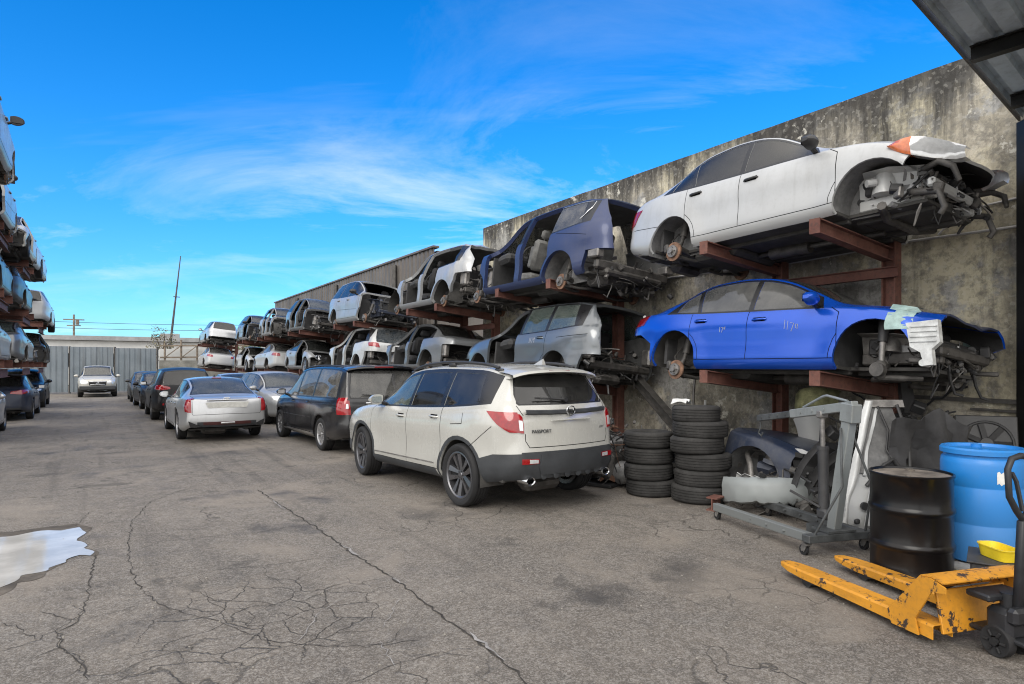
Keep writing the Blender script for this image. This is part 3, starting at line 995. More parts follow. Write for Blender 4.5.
MT['glass_grey']=glass('glass_greyfilm',(.10,.11,.12),.12,.30)
MT['glass_dusty']=glass('glass_dusty',(.05,.055,.06),.35,.45)
MT['glass_blue']=glass('glass_bluish',(.06,.10,.14),.2,.3)
PW=paint('paint_pearl_white',(.42,.418,.39),0,.22,.25,.9)
PWH=paint('paint_white',(.42,.43,.435),0,.34,.3,.7)
PWSIL=paint('paint_white_grimy',(.50,.51,.51),.1,.5,.35,.6)
PSILV=paint('paint_silver',(.46,.47,.48),.55,.3,.3,.8)
PSILV2=paint('paint_silver_dull',(.36,.37,.38),.35,.5,.38,.6)
PBLK=paint('paint_black',(.008,.008,.010),0,.3,.34,.16,(.09,.085,.08),.18)
PNAVY=paint('paint_navy',(.018,.032,.10),.2,.3,.38,.35,(.10,.10,.10))
PBLUE=paint('paint_bright_blue',(.003,.075,.50),.35,.07,.2,.6)
PGRY=paint('paint_gunmetal',(.12,.135,.15),.4,.35,.3,.8)
PGRY2=paint('paint_grey',(.19,.20,.21),.4,.45,.33,.7)
PCHAR=paint('paint_charcoal',(.04,.04,.042),.1,.4,.34,.3,spec=.25)
PBLUE2=paint('paint_dark_slate_blue',(.014,.022,.045),.1,.35,.36,.3,spec=.25)
PTAN=paint('paint_pickup_silver',(.50,.49,.45),.2,.35,.35,.5)

def suv(L=4.84,H=1.76,W=.985,R_=.38,**k):
    """two-box body; lengths are scaled from a 4.84 m original"""
    q=L/4.84; h=H/1.76
    S=lambda pts:[(x*q,z*h) for x,z in pts]
    sp=dict(L=L,R=R_,axles=(.94*q,3.76*q),
      top=S([(0,.86),(.08,.96),(.3,1.05),(.8,1.12),(1.25,1.165),(1.42,1.205),(1.7,1.395),(2.0,1.585),(2.25,1.685),(2.6,1.735),(3.2,1.755),(3.9,1.745),(4.4,1.715),(4.84,1.665)]),
      belt=S([(0,.80),(.3,.95),(.8,1.035),(1.25,1.08),(1.7,1.095),(2.6,1.115),(3.5,1.15),(4.2,1.20),(4.84,1.235)]),
      bot=S([(0,.34),(.3,.27),(1.3,.27),(3.2,.28),(4.2,.33),(4.84,.42)]),
      plan=[(0,.66*W),(.06,.76*W),(.25*q,.88*W),(.6*q,.955*W),(1.1*q,.985*W),(2.2*q,1.0*W),(3.4*q,1.0*W),(4.2*q,.97*W),(4.5*q,.925*W),(4.7*q,.86*W),(4.79*q,.80*W),(L,.73*W)],
      wr=[(0,.70*W),(2.0*q,.69*W),(3*q,.68*W),(L,.64*W)],
      front=[(.2*h,.10),(.4*h,.02),(.6*h,0),(.75*h,.02),(.9*h,.09),(1.0*h,.16)],
      rear=[(.3*h,L-.10),(.45*h,L-.03),(.62*h,L),(.8*h,L-.03),(1.08*h,L-.06),(1.22*h,L-.12),(1.60*h,L-.34),(1.68*h,L-.36)],
      bulge=(.10,.09),
      doors=(1.36*q,2.52*q,3.46*q),dlo=(1.50*q,4.40*q),
      wins=[(1.62*q,2.49*q,'front',.10,0),(2.57*q,3.36*q,'rear',0,-.03),(3.46*q,4.22*q,'quarter',-.03,-.12)],
      screen=(1.36*q,2.28*q),rwin=[(0,1.19*h),(.66*W,1.20*h),(.70*W,1.24*h),(.585*W,1.60*h),(.5*W,1.625*h),(0,1.64*h)],
      hoodline=(.22*q,1.30*q),cabin_rear=L-.5,paint=PW,track=W-.125,tw=.24)
    sp.update(k); return sp
def sedan(L=4.46,H=1.49,W=.86,R_=.31,**k):
    q=L/4.46; h=H/1.49
    S=lambda pts:[(x*q,z*h) for x,z in pts]
    sp=dict(L=L,R=R_,axles=(.84*q,3.46*q),
      top=S([(0,.66),(.06,.74),(.25,.82),(.7,.91),(1.1,.965),(1.25,1.0),(1.6,1.20),(1.95,1.38),(2.25,1.46),(2.6,1.49),(2.95,1.475),(3.25,1.41),(3.6,1.26),(3.9,1.115),(4.02,1.07),(4.25,1.05),(4.46,1.02)]),
      belt=S([(0,.60),(.25,.735),(.7,.85),(1.1,.905),(1.6,.93),(2.3,.95),(3.1,.98),(3.6,1.01),(4.0,1.025),(4.46,.985)]),
      bot=S([(0,.27),(.3,.22),(1.2,.2),(3.2,.2),(4.0,.25),(4.46,.36)]),
      plan=[(0,.62*W),(.06,.74*W),(.25*q,.88*W),(.6*q,.96*W),(1.1*q,.985*W),(2.2*q,W),(3.2*q,W),(3.8*q,.965*W),(4.2*q,.90*W),(4.38*q,.83*W),(L,.76*W)],
      wr=[(0,.70*W),(2*q,.70*W),(3*q,.68*W),(L,.66*W)],hoodw=.82,
      front=[(.2*h,.08),(.4*h,0),(.6*h,.03),(.7*h,.12),(.85*h,.22)],
      rear=[(.25*h,L-.08),(.45*h,L),(.62*h,L-.01),(.85*h,L-.05),(1.03*h,L-.10)],
      bulge=(.12,.12),
      doors=(1.22*q,2.33*q,3.20*q),cslant=.22*q,dlo=(1.42*q,3.66*q),dslant=-.20,
      wins=[(1.55*q,2.29*q,'front',.10,0),(2.36*q,3.08*q,'rear',0,.10),(3.13*q,3.50*q,'rear',.12,-.04)],
      screen=(1.2*q,2.2*q),backlight=(3.02*q,3.92*q),hoodline=(.24*q,1.14*q),bootline=(3.98*q,L-.03),
      shelf=3.3*q,seath=.46,cabin_rear=3.75*q,paint=PSILV,track=W-.10,tw=.20,seat_s=1.95*q,seat2_s=2.95*q)
    sp.update(k); return sp
def van(L=5.14,H=1.75,W=.99,R_=.335,**k):
    sp=dict(L=L,R=R_,axles=(.97,4.05),
      top=[(0,.78),(.08,.88),(.3,.97),(.75,1.06),(1.0,1.10),(1.12,1.15),(1.5,1.38),(1.9,1.58),(2.2,1.68),(2.7,1.73),(3.6,1.75),(4.5,1.73),(5.14,1.68)],
      belt=[(0,.72),(.3,.88),(.75,.98),(1.1,1.02),(2,1.05),(3.5,1.07),(5.14,1.10)],
      bot=[(0,.30),(.3,.24),(1.3,.21),(3.5,.21),(4.6,.25),(5.14,.34)],
      plan=[(0,.66*W),(.06,.76*W),(.25,.88*W),(.6,.955*W),(1.1,.985*W),(2.2,W),(4.0,W),(4.6,.98*W),(4.95,.94*W),(5.08,.88*W),(L,.82*W)],
      wr=[(0,.74*W),(L,.72*W)],
      front=[(.2,.08),(.4,0),(.6,.03),(.75,.08),(.95,.2)],
      rear=[(.3,L-.08),(.5,L),(.7,L-.02),(1.0,L-.05),(1.15,L-.08),(1.6,L-.24),(1.68,L-.26)],
      bulge=(.11,.09),doors=(1.2,2.3,3.42),dlo=(1.2,4.98),
      wins=[(1.3,2.28,'front',.12,0),(2.36,3.40,'rear',0,0),(3.48,4.78,'quarter',0,-.08)],
      screen=(1.1,2.2),rwin=[(0,1.10),(.70*W,1.11),(.73*W,1.15),(.64*W,1.58),(.56*W,1.62),(0,1.63)],hoodline=(.22,1.06),
      cabin_rear=4.6,paint=PBLK,track=W-.12,tw=.22,style='seven')
    sp.update(k); return sp

def box2(x0,y0,x1,y1): return [(x0,y0),(x1,y0),(x1,y1),(x0,y1)]
def addtext(root,body,loc,rot,size,mat,name='lettering',ext=.003,bold=0.0):
    cu=bpy.data.curves.new(name,'FONT'); cu.body=body; cu.size=size; cu.extrude=ext; cu.align_x='CENTER'; cu.align_y='CENTER'; cu.offset=bold
    cu.materials.append(mat)
    tmp=bpy.data.objects.new(name,cu); COL.objects.link(tmp)
    bpy.context.view_layer.update()
    me=bpy.data.meshes.new_from_object(tmp.evaluated_get(bpy.context.evaluated_depsgraph_get()))
    bpy.data.objects.remove(tmp)
    o=bpy.data.objects.new(name,me); COL.objects.link(o); o.parent=root; o.location=loc; o.rotation_euler=rot
    return o
REAR_ROT=(R(90),0,R(-90))   # lettering read from behind the car

# ------------------------------------------------------------------ the white crossover in front
def post_crossover(sh,root,X,sp):
    L=sp['L']
    rx=lambda y,z: -(sh.rear_x(y,z)-L/2)
    # roof rails
    for sg in (1,-1):
        mb=MB()
        pts=[]
        for k in range(13):
            s=lerp(2.15,4.2,k/12); pts.append((X(s),sg*(sh.ey(s)-.03),sh.ez(s)+.045+.025*math.sin(math.pi*k/12)))
        mb.tube(pts,.02,8)
        for k in (0,6,12): mb.box((pts[k][0],pts[k][1],pts[k][2]-.035),(.16,.04,.06),0,ch=.012)
        mb.build('roof_rail',MT['black_plastic'],root,50)
    # tailgate spoiler
    mb=MB(); rows=[]
    for (s,dz) in ((4.30,-.005),(4.40,-.004),(4.50,-.008),(4.60,-.022),(4.615,-.05),(4.56,-.07),(4.46,-.075)):
        row=[]
        for k in range(17):
            y=-.665+1.33*k/16; cv=(y/.665)**2
            row.append((X(s-.06*cv**2),y,1.712+dz-.035*cv-.03*cv**3-(s-4.4)*.07))
        rows.append(row)
    mb.strip(rows); 
    sp_=mb.build('spoiler',sp['paint'],root,40)
    mb=MB(); mb.box((X(4.592),0,1.66),(.03,.34,.012),0,(0,.1,0),.004); mb.build('stop_lamp',MT['dark_red_lens'],sp_)
    # antenna fin
    mb=MB(); mb.add([(.09,-.02,0),(.09,.02,0),(-.09,-.03,0),(-.09,.03,0),(-.075,-.008,.075),(-.075,.008,.075),(-.03,0,.06)],[(0,6,1),(0,2,4,6),(1,6,5,3),(2,3,5,4),(4,5,6)],0)
    f=mb.build('antenna',sp['paint'],root,50); f.location=(X(4.22),0,1.735)
    # wiper
    mb=MB()
    mb.cyl((rx(-.1,1.3)-.0,.0,1.315),(rx(-.1,1.3)-.05,.0,1.315),.028,n=12)
    mb.tube([(rx(0,1.31)-.03,.0,1.318),(rx(.15,1.33)-.035,.2,1.33),(rx(.3,1.34)-.03,.38,1.335)],[.014,.010,.007],8)
    mb.bar((rx(.0,1.32)-.02,.06,1.323),(rx(.3,1.345)-.02,.44,1.345),.012,.016)
    mb.build('rear_wiper',MT['black_plastic'],root,50)
    # garnish band, emblem
    mb=MB()
    rows=[]
    for dz,dx in ((.03,.0),(.022,-.022),(-.012,-.026),(-.028,-.0)):
        rows.append([(rx(y,1.18)+dx-.004,y,1.175+dz+.012*(abs(y)/.63)**2) for y in [ -.63+1.26*k/20 for k in range(21)]])
    mb.strip(rows[::-1]); mb.build('garnish',MT['cladding'],root,40)
    mb=MB(); ex=rx(0,1.175)-.034
    for sg in (1,-1):
        mb.bar((ex,sg*.030,1.155),(ex,sg*.048,1.220),.012,.014); 
    mb.bar((ex,-.036,1.186),(ex,.036,1.186),.012,.012)
    pts=[(ex,.066*math.cos(a)*(1+.12*math.sin(a)),1.187+.055*math.sin(a)) for a in [2*math.pi*k/28 for k in range(29)]]
    mb.tube(pts,.006,6); mb.build('emblem',MT['chrome'],root,50)
    addtext(root,'PASSPORT',(rx(-.5,1.0)-.010,.44,.965),(R(90),0,R(-90-9)),.056,MT['cladding'])
    addtext(root,'AWD',(rx(.6,1.0)-.006,-.56,.965),(R(90),0,R(-90+12)),.045,MT['cladding'])
    # number plate recess lip
    mb=MB()
    for z,h in ((1.085,.012),): mb.box((rx(0,z)-.008,0,z),(.02,.62,h),0,ch=.003)
    mb.build('plate_recess',sp['paint'],root)
    # exhaust tips
    for sg in (1,-1):
        mb=MB(); M=Matrix.Translation((rx(.6,.4)+.04,sg*.60,.405))@Matrix.Diagonal((.8,1.15,.8,1))@Matrix.Rotation(R(-90),4,'Y')
        mb.lathe([(.036,-.1),(.044,.10),(.056,.11),(.06,.10),(.058,-.12)],24,0,M); mb.lathe([(.001,.02),(.045,.02)],24,1,M)
        mb.build('exhaust_tip',[MT['chrome'],MT['gap']],root,50)
    # tow covers on the lower bumper
    for k in range(6):
        mb=MB(); y=-.42+.84*k/5
        M=Matrix.Translation((rx(y,.47)-.006,y,.455))@Matrix.Rotation(R(-90),4,'Y')
        mb.lathe([(.001,.003),(.030,.004),(.046,.0)],14,0,M)
        mb.build('bumper_bead',MT['cladding'],root,50)
Lp=4.84
PASS=suv(L=4.78,R_=.385,axles=(1.0,3.84),wmt=.065,belt=[(0,.82),(.3,.97),(.8,1.06),(1.25,1.115),(1.7,1.14),(2.6,1.165),(3.5,1.21),(4.2,1.265),(4.78,1.31)],rwin=[(0,1.275),(.64,1.28),(.68,1.32),(.565,1.59),(.50,1.615),(0,1.625)],style='five',paint=PW,Ra=.435,axz=.385,tw=.25,rim=.285,rimmat=MT['alloy_dark'],arch_trim=True,steer=-7,
  lower_side=[[(.0,.2),(1.4,.2),(1.42,.40),(3.3,.43),(3.4,.2)],[(3.9,.2),(5,.2),(5,.735),(4.45,.70),(4.22,.63)],box2(-.1,.2,.62,.52)],
  lower_rear=[box2(-1.2,.2,1.2,.735)],lower_front=[box2(-1,.2,1,.55)],
  marks=[('lamp','rear',[(.985,.985),(.665,.95),(.665,1.13),(.69,1.165),(.985,1.175)],True),
         ('lamp','side',[(4.34,1.195),(5.2,1.17),(5.2,.93),(4.66,.965),(4.52,1.05)],False),
         ('lampw','rear',[(.73,.985),(.675,.98),(.675,1.09),(.73,1.10)],True),
         ('refl','rear',[(.80,.60),(.50,.60),(.50,.655),(.80,.665)],True),
         ('bpanel','rear',[(.0,.47),(.46,.47),(.50,.56),(.46,.70),(0,.70)],True),('reflw','rear',[(.62,.607),(.51,.607),(.51,.647),(.62,.653)],True),
         ('head','front',[(.75,.83),(.35,.80),(.35,.88),(.75,.97)],True),('head','side',[(-.2,.80),(.32,.86),(.5,.98),(-.2,.93)],False),
         ('grille','front',[(0,.58),(.42,.60),(.42,.80),(0,.80)],True)],
  markparts={'lamp':('taillight',MT['red_lens'],True,.012),'lampw':('reversing_light',MT['clear_lens'],True,.016),'refl':('reflector',MT['red_lens'],True,.006),'bpanel':('bumper_panel',MT['cladding'],False,.014),'reflw':('fog_light',MT['clear_lens'],True,.008),
             'head':('headlight',MT['clear_lens'],True,.004),'grille':('grille',MT['trim'],False,.0)},
  rearlines=[[(0,.785),(.60,.785),(.645,.86),(.645,.94)],[(.645,1.15),(.69,1.26)]],
  sidelines=[([(4.05,.75),(4.44,1.02)],'side'),([(3.66,1.0),(3.90,1.02),(3.90,1.15)],'side')],
  wglass={0:MT['glass_green'],1:MT['glass_dark'],2:MT['glass_dark']},rglass=MT['glass_dark'],handz=.13,
  mould=[(1.45,.445,3.25,.47,.014,0)],mouldmat=MT['steel'],mirror_at=(1.74,None),post=post_crossover)

# ------------------------------------------------------------------ black people carrier
def post_van(sh,root,X,sp):
    L=sp['L']; rx=lambda y,z: -(sh.rear_x(y,z)-L/2)
    mb=MB(); rows=[]
    for (s,z) in ((4.72,1.732),(4.9,1.728),(5.02,1.712),(5.03,1.68),(4.94,1.66)):
        rows.append([(X(s-.08*(y/.72)**4),y,z-.05*(y/.72)**4) for y in [-.72+1.44*k/16 for k in range(17)]])
    mb.strip(rows); so=mb.build('spoiler',sp['paint'],root,40)
    mb=MB(); mb.box((X(5.025),0,1.697),(.02,.4,.02),0,(0,0,0),.004); mb.build('stop_lamp',MT['red_lens'],so)
    for sg in (1,-1):
        mb=MB()
        mb.tube([(X(s),sg*(sh.ey(s)-.04),sh.ez(s)+.035) for s in [2.2+.2*k for k in range(13)]],.016,8)
        mb.build('roof_rail',MT['black_plastic'],root,50)
    mb=MB(); mb.bar((rx(0,1.13)-.02,.05,1.13),(rx(.3,1.15)-.02,.5,1.16),.014,.02); mb.cyl((rx(0,1.12),0,1.12),(rx(0,1.12)-.04,0,1.12),.025,n=10); mb.build('rear_wiper',MT['black_plastic'],root,50)
    mb=MB(); mb.box((rx(0,.95)-.015,0,1.0),(.03,.9,.03),0,ch=.01); mb.build('tailgate_strip',MT['chrome'],root)
    mb=MB(); mb.box((rx(0,.8)-.004,0,.80),(.02,.31,.16),0,ch=.004); mb.build('licence_plate',MT['plate'],root)
PBLKG=paint('paint_black_gloss',(.007,.007,.009),0,.14,.2,.75,(.09,.085,.08),.45)
VAN=van(paint=PBLKG,rimmat=MT['alloy_bright'],rim=.225,
  marks=[('lamp','rear',[(1.0,.78),(.72,.78),(.74,1.05),(1.0,1.10)],True),('lamp','side',[(4.93,.78),(5.3,.78),(5.3,1.12),(4.88,1.10)],False),
         ('lampw','rear',[(.93,.90),(.76,.90),(.765,.99),(.93,.99)],True)],
  markparts={'lamp':('taillight',MT['red_lens'],True,.012),'lampw':('reversing_light',MT['clear_lens'],True,.016)},
  mould=[(1.25,.62,3.4,.64,.018,0),(1.3,.30,3.6,.30,.05,0)],mouldmat=MT['chrome'],handlemat=PBLKG,
  rearlines=[[(0,.60),(.70,.60),(.70,.76)]],sidelines=[([(3.44,.96),(4.85,1.0)],'side')],mirror_at=(1.5,None),
  glass=MT['glass_dusty'],rglass=MT['glass_dusty'],post=post_van)

# ------------------------------------------------------------------ silver saloon, tail towards us
def post_saloon(sh,root,X,sp):
    L=sp['L']; rx=lambda y,z: -(sh.rear_x(y,z)-L/2)
    mb=MB(); mb.box((rx(0,.93)-.012,0,.955),(.03,.86,.022),0,ch=.006); mb.build('boot_strip',MT['chrome'],root)
    mb=MB(); mb.tube([(rx(0,.98)-.02,.075*math.cos(a),.985+.022*math.sin(a)) for a in [2*math.pi*k/24 for k in range(25)]],.007,6); mb.box((rx(0,.98)-.016,0,.985),(.02,.09,.034),0,ch=.01)
    mb.build('emblem',MT['chrome'],root)
    mb=MB(); mb.prism([(-.40,.78),(.40,.78),(.46,.905),(-.46,.905)],.012,0,Matrix.Translation((rx(0,.84)-.014,0,0))@Matrix.Rotation(R(90),4,'Z')@Matrix.Rotation(R(90),4,'X'))
    mb.build('plate_panel',MT['plate'],root)
    mb=MB(); mb.box((rx(0,.42)-.01,0,.44),(.03,.30,.035),0,ch=.008); mb.build('bumper_step',MT['chrome'],root)
    mb=MB(); mb.box((X(3.42),0,1.425),(.03,.22,.02),0,(0,.4,0),.006); mb.build('stop_lamp',MT['red_lens'],root)
    mb=MB(); mb.add([(.09,-.02,0),(.09,.02,0),(-.09,-.03,0),(-.09,.03,0),(-.075,-.008,.06),(-.075,.008,.06)],[(0,4,5,1),(0,2,4),(1,5,3),(2,3,5,4)],0)
    f=mb.build('antenna',MT['trim'],root,50); f.location=(X(3.0),0,1.44)
    for sg in (1,-1):
        mb=MB(); mb.prism([(sg*.52,.36),(sg*.76,.36),(sg*.80,.50),(sg*.66,.43)],.02,0,Matrix.Translation((rx(.7,.42)-.02,0,0))@Matrix.Rotation(R(90),4,'Z')@Matrix.Rotation(R(90),4,'X'))
        mb.build('exhaust_tip',MT['trim'],root)
CTS=sedan(4.95,1.455,.915,.345,paint=PSILV,axles=(.88,3.79),style='ten',rimmat=MT['alloy_bright'],rim=.24,hubs=False,
  rear=[(.25,4.85),(.45,4.95),(.62,4.945),(.85,4.92),(1.03,4.88)],
  plan=[(0,.57),(.06,.68),(.25,.81),(.6,.88),(1.1,.9),(2.2,.915),(3.6,.915),(4.3,.905),(4.7,.88),(4.86,.855),(4.95,.82)],
  lower_rear=[box2(-.62,.2,.62,.47)],
  marks=[('lamp','rear',[(.92,.70),(.73,.68),(.735,.99),(.80,1.0),(.92,1.0)],True),('lamp','side',[(4.86,.70),(5.2,.70),(5.2,1.0),(4.80,1.0)],False),
         ('rlow','rear',[(-.5,.40),(.5,.40),(.5,.47),(-.5,.47)],False)],
  markparts={'lamp':('taillight',MT['red_lens'],True,.012),'rlow':('bumper_grille',MT['grille_red'],False,.004)},
  rearlines=[[(0,.64),(.70,.63),(.72,.67)],[(.715,.68),(.715,.99)]],sglass=MT['glass_clear'],rglass=MT['glass_blue'],glass=MT['glass_dark'],mirror_at=(1.62,None),post=post_saloon)

# ------------------------------------------------------------------ stripped cars
def post_white(sh,root,X,sp):
    # front end with bumper and radiator support torn open, lamp still hanging on the wing
    engine_bay(sh,root,X,.24,1.0,.26,.68,.70,5,46,apron=PWSIL)
    for sg in (1,-1):
        mb=MB()   # large lamp
        rows=[]
        for k in range(9):
            t=k/8; s=lerp(-.03,.56,t)
            y=lerp(.50,.80,sstep(t*1.5)); hh=.02+.19*math.sin(math.pi*min(1,.12+t*.88))**.7
            zc=lerp(.655,.80,t)
            rows.append([(X(s)+.02,sg*(y-.12),zc+hh*.45),(X(s)+.02,sg*y,zc+hh*.5),(X(s)+.02,sg*(y+.035),zc),(X(s)+.02,sg*y,zc-hh*.5),(X(s)+.02,sg*(y-.12),zc-hh*.5)])
        if sg<0: rows=[r[::-1] for r in rows]
        a=MB(); a.strip(rows[:6],0); a.strip(rows[5:],1)
        a.build('headlight',[MT['clear_lens'],MT['amber_lens']],root,60)
        mb=MB()  # curved bumper beam end and bracket
        mb.tube([(X(.34),sg*.55,.56),(X(.14),sg*.62,.58),(X(.02),sg*.60,.50),(X(-.02),sg*.55,.36)],[.03,.034,.03,.022],8,0)
        mb.tube([(X(.42),sg*.52,.36),(X(.16),sg*.56,.30),(X(.10),sg*.57,.12),(X(.14),sg*.56,.06)],[.04,.035,.03,.03],8,0)
        mb.build('bumper_bracket',MT['steel_dark'],root,50)
    loose_bits(root,(X(.6),-.75,.26),(X(.14),.75,.62),36,11); hang_wires(root,X(.35),.6,.36,12,6)
VERSA=sedan(4.46,1.60,.855,.31,axles=(.70,3.46),doors=(1.07,2.33,3.20),dlo=(1.30,3.66),screen=(1.12,2.2),wins=[(1.44,2.29,'front',.10,0),(2.36,3.08,'rear',0,.10),(3.13,3.50,'rear',.12,-.04)],crumple=[(-1,.75,.03,5.5)],paint=PWH,wheels='none',hubs=True,Ra=.40,glass=MT['glass_dark'],handlemat=MT['black_plastic'],mirrormat=MT['black_plastic'],
  wellmat=MT['liner'],droop=.08,nohood=False,frontwell=True,
  cuts=[('all',[(-1,0),(.44,0),(.43,.5),(.32,.70),(.0,.68),(-1,.68)])],floor=(1.05,4.2),
  marks=[('lamp','side',[(4.28,.78),(4.6,.72),(4.6,1.0),(4.10,.97)],False),('lamp','rear',[(.9,.74),(.62,.76),(.62,.95),(.9,.97)],True)],
  markparts={'lamp':('taillight',MT['red_lens'],True,.01)},sidelines=[([(3.72,.62),(4.3,.70)],'side')],post=post_white)

def post_blue(sh,root,X,sp):
    engine_bay(sh,root,X,.40,1.2,.26,.62,.70,8,36)
    loose_bits(root,(X(.75),-.75,.24),(X(.34),.75,.52),30,21); hang_wires(root,X(.5),.7,.34,22,6)
    for sg in (1,-1):
        mb=MB()    # strut left in the arch
        s=.9
        mb.tube([(X(s),sg*.62,.84),(X(s-.02),sg*.68,.5)],[.06,.05],12,1); mb.tube([(X(s-.02),sg*.68,.5),(X(s-.03),sg*.70,.24)],[.032,.03],10,2)
        mb.box((X(s-.03),sg*.72,.2),(.12,.1,.2),0,(.1,.2,0),.03); mb.cyl((X(s-.03),sg*.72,.2),(X(s-.03),sg*.80,.2),.075,n=16,mi=0)
        mb.tube([(X(s-.03),sg*.7,.12),(X(s+.2),sg*.4,.12)],.03,8,0); mb.tube([(X(s-.03),sg*.7,.12),(X(s-.3),sg*.4,.14)],.03,8,0)
        mb.box((X(.46),sg*.70,.30),(.26,.06,.05),0,(0,0,.3),.01)
        mb.build('suspension_strut',[MT['steel_dark'],MT['black_plastic'],MT['steel']],root,40)
    # white lamp bracket hanging off the front
    mb=MB()
    SB=-1
    mb.prism([(-.17,.0),(.12,.02),(.15,-.2),(.08,-.27),(.10,-.42),(.02,-.43),(-.02,-.30),(-.12,-.24)],.07,0,Matrix.Translation((X(.40),-.80,.66))@Matrix.Rotation(R(90),4,'X'))
    for k in range(4): mb.box((X(.40)+.0,-.875,.62-.05*k),(.24,.02,.012),0)
    mb.cyl((X(.40),-.86,.26),(X(.40),-.74,.26),.035,n=12,mi=0)
    mb.build('lamp_bracket',MT['clear_plastic'],root,40)
    for sg in (1,-1): chalk(sh,root,X,sg,[[(a,b-.35*a) for a,b in st] for st in SCRIB[:4]],1.9,.66,.11); chalk(sh,root,X,sg,SCRIB[1:4],2.85,.66,.07)
    # strips of tape over the wing and hood edge
    for s0,s1,sg in ((.52,.76,1),(.52,.76,-1)):
        rows=[]
        for k in range(12):
            z=lerp(.60,bz_at(sh,.64),k/11)
            rows.append([(X(s),sg*(sh.side_y(s,z)+.006),z) for s in (s0-.006*math.sin(k*.7),lerp(s0,s1,.5),s1+.006*math.sin(k*.5))])
        y=sh.side_y(.64,bz_at(sh,.64))
        for dy in (.06,.14,.22): rows.append([(X(s),sg*(y-dy),max(v.z for v in sh.sv if abs(v.x-s)<.12 and abs(v.y-(y-dy))<.12)+.006) for s in (s0,lerp(s0,s1,.5),s1)])
        mb=MB(); mb.strip(rows if sg<0 else [r[::-1] for r in rows]); mb.build('tape',MT['tape'],root,60)
def bz_at(sh,s): return sh.bz(s)
MT['tape']=simple('tape',(.30,.42,.40),.5,0,.25,14,.1)
MT['clear_plastic']=simple('lamp_plastic',(.55,.56,.55),.4,0,.25,12,.1)
FORTE=sedan(4.64,1.44,.90,.325,paint=PBLUE,wheels='none',Ra=.40,glass=MT['glass_grey'],axles=(.90,3.62),droop=.14,
  hoodpaint=PNAVY,crumple=[(-.2,.62,.075,3.1)],floor=(1.2,4.0),
  cuts=[('all',[(-1,-1),(.30,-1),(.33,3),(-1,3)]),('all',[(-1,0),(.56,0),(.55,.50),(.30,.60),(-1,.50)]),('all',[(4.06,0),(5,0),(5,.72),(4.35,.70),(4.1,.56)])],
  marks=[('lamp','side',[(4.30,.84),(4.8,.80),(4.8,1.0),(4.2,.98)],False),('lamp','rear',[(.9,.8),(.5,.8),(.5,.95),(.9,.97)],True)],
  markparts={'lamp':('taillight',MT['dark_red_lens'],True,.006)},sidelines=[([(1.3,.72),(3.4,.76)],'side')] if False else [],post=post_blue)

def post_navy(sh,root,X,sp):
    L=sp['L']
    engine_bay(sh,root,X,.5,1.3,.35,.9,.8,14,30)
    mb=MB()   # bare rear: crash beam, floor pan, lamp pockets
    mb.bar((X(L-.28),-.82,.50),(X(L-.28),.82,.50),.12,.16,0,ch=.03)
    for sg in (1,-1):
        mb.bar((X(L-.9),sg*.55,.46),(X(L-.25),sg*.55,.48),.12,.14,0,ch=.02)
        mb.box((X(L-.30),sg*.80,.66),(.24,.16,.14),1,(0,0,.1*sg),.02)
        mb.cyl((X(L-.7),sg*.5,.30),(X(L-.35),sg*.55,.27),.10,n=14,mi=0)
    mb.box((X(L-.55),0,.40),(.75,1.3,.12),0,ch=.04)
    mb.build('rear_floor',[MT['steel_dark'],MT['steel']],root,35)
    loose_bits(root,(X(L-.1),-.8,.2),(X(L-.7),.8,.62),34,31); hang_wires(root,X(L-.35),.7,.42,33,5); hang_wires(root,X(.75),.6,.42,34,4)
    for sg in (1,-1):   # chrome line round the quarter window
        mb=MB(); pts=[]
        for s in [3.5+.1*k for k in range(10)]: pts.append((X(s),sg*(sh.side_y(s,sh.ez(s)-.045)+.006),sh.ez(s)-.045))
        for s,z in ((4.40,1.50),(4.36,1.43),(4.30,1.36),(4.22,1.31)): pts.append((X(s),sg*(sh.side_y(s,z)+.008),z))
        mb.tube(pts,.007,6); mb.build('window_moulding',MT['chrome'],root,50)
PILOT=suv(4.94,1.78,.985,.38,nobulk=True,paint=PNAVY,wheels='none',Ra=.42,drs={'front':0,'rear':0},thick=.075,norear=True,mirrors=False,inter=MT['interior_grey'],seatmat=MT['seat_grey'],
  glass=MT['glass_dusty'],floor=(1.1,4.5),droop=.10,wellmat=MT['liner'],
  cuts=[('all',[(-1,-1),(1.12,-1),(1.2,.6),(1.2,1.05),(1.0,1.4),(-1,1.4)]),('rear',[(-.66,.55),(.66,.55),(.70,1.0),(.70,1.23),(.6,1.62),(-.6,1.62),(-.70,1.23),(-.70,1.0)]),('all',[(4.35,0),(6,0),(6,.74),(4.5,.72)])],
  nohood=True,sidelines=[([(3.7,1.13),(4.5,.98)],'side')],post=post_navy)

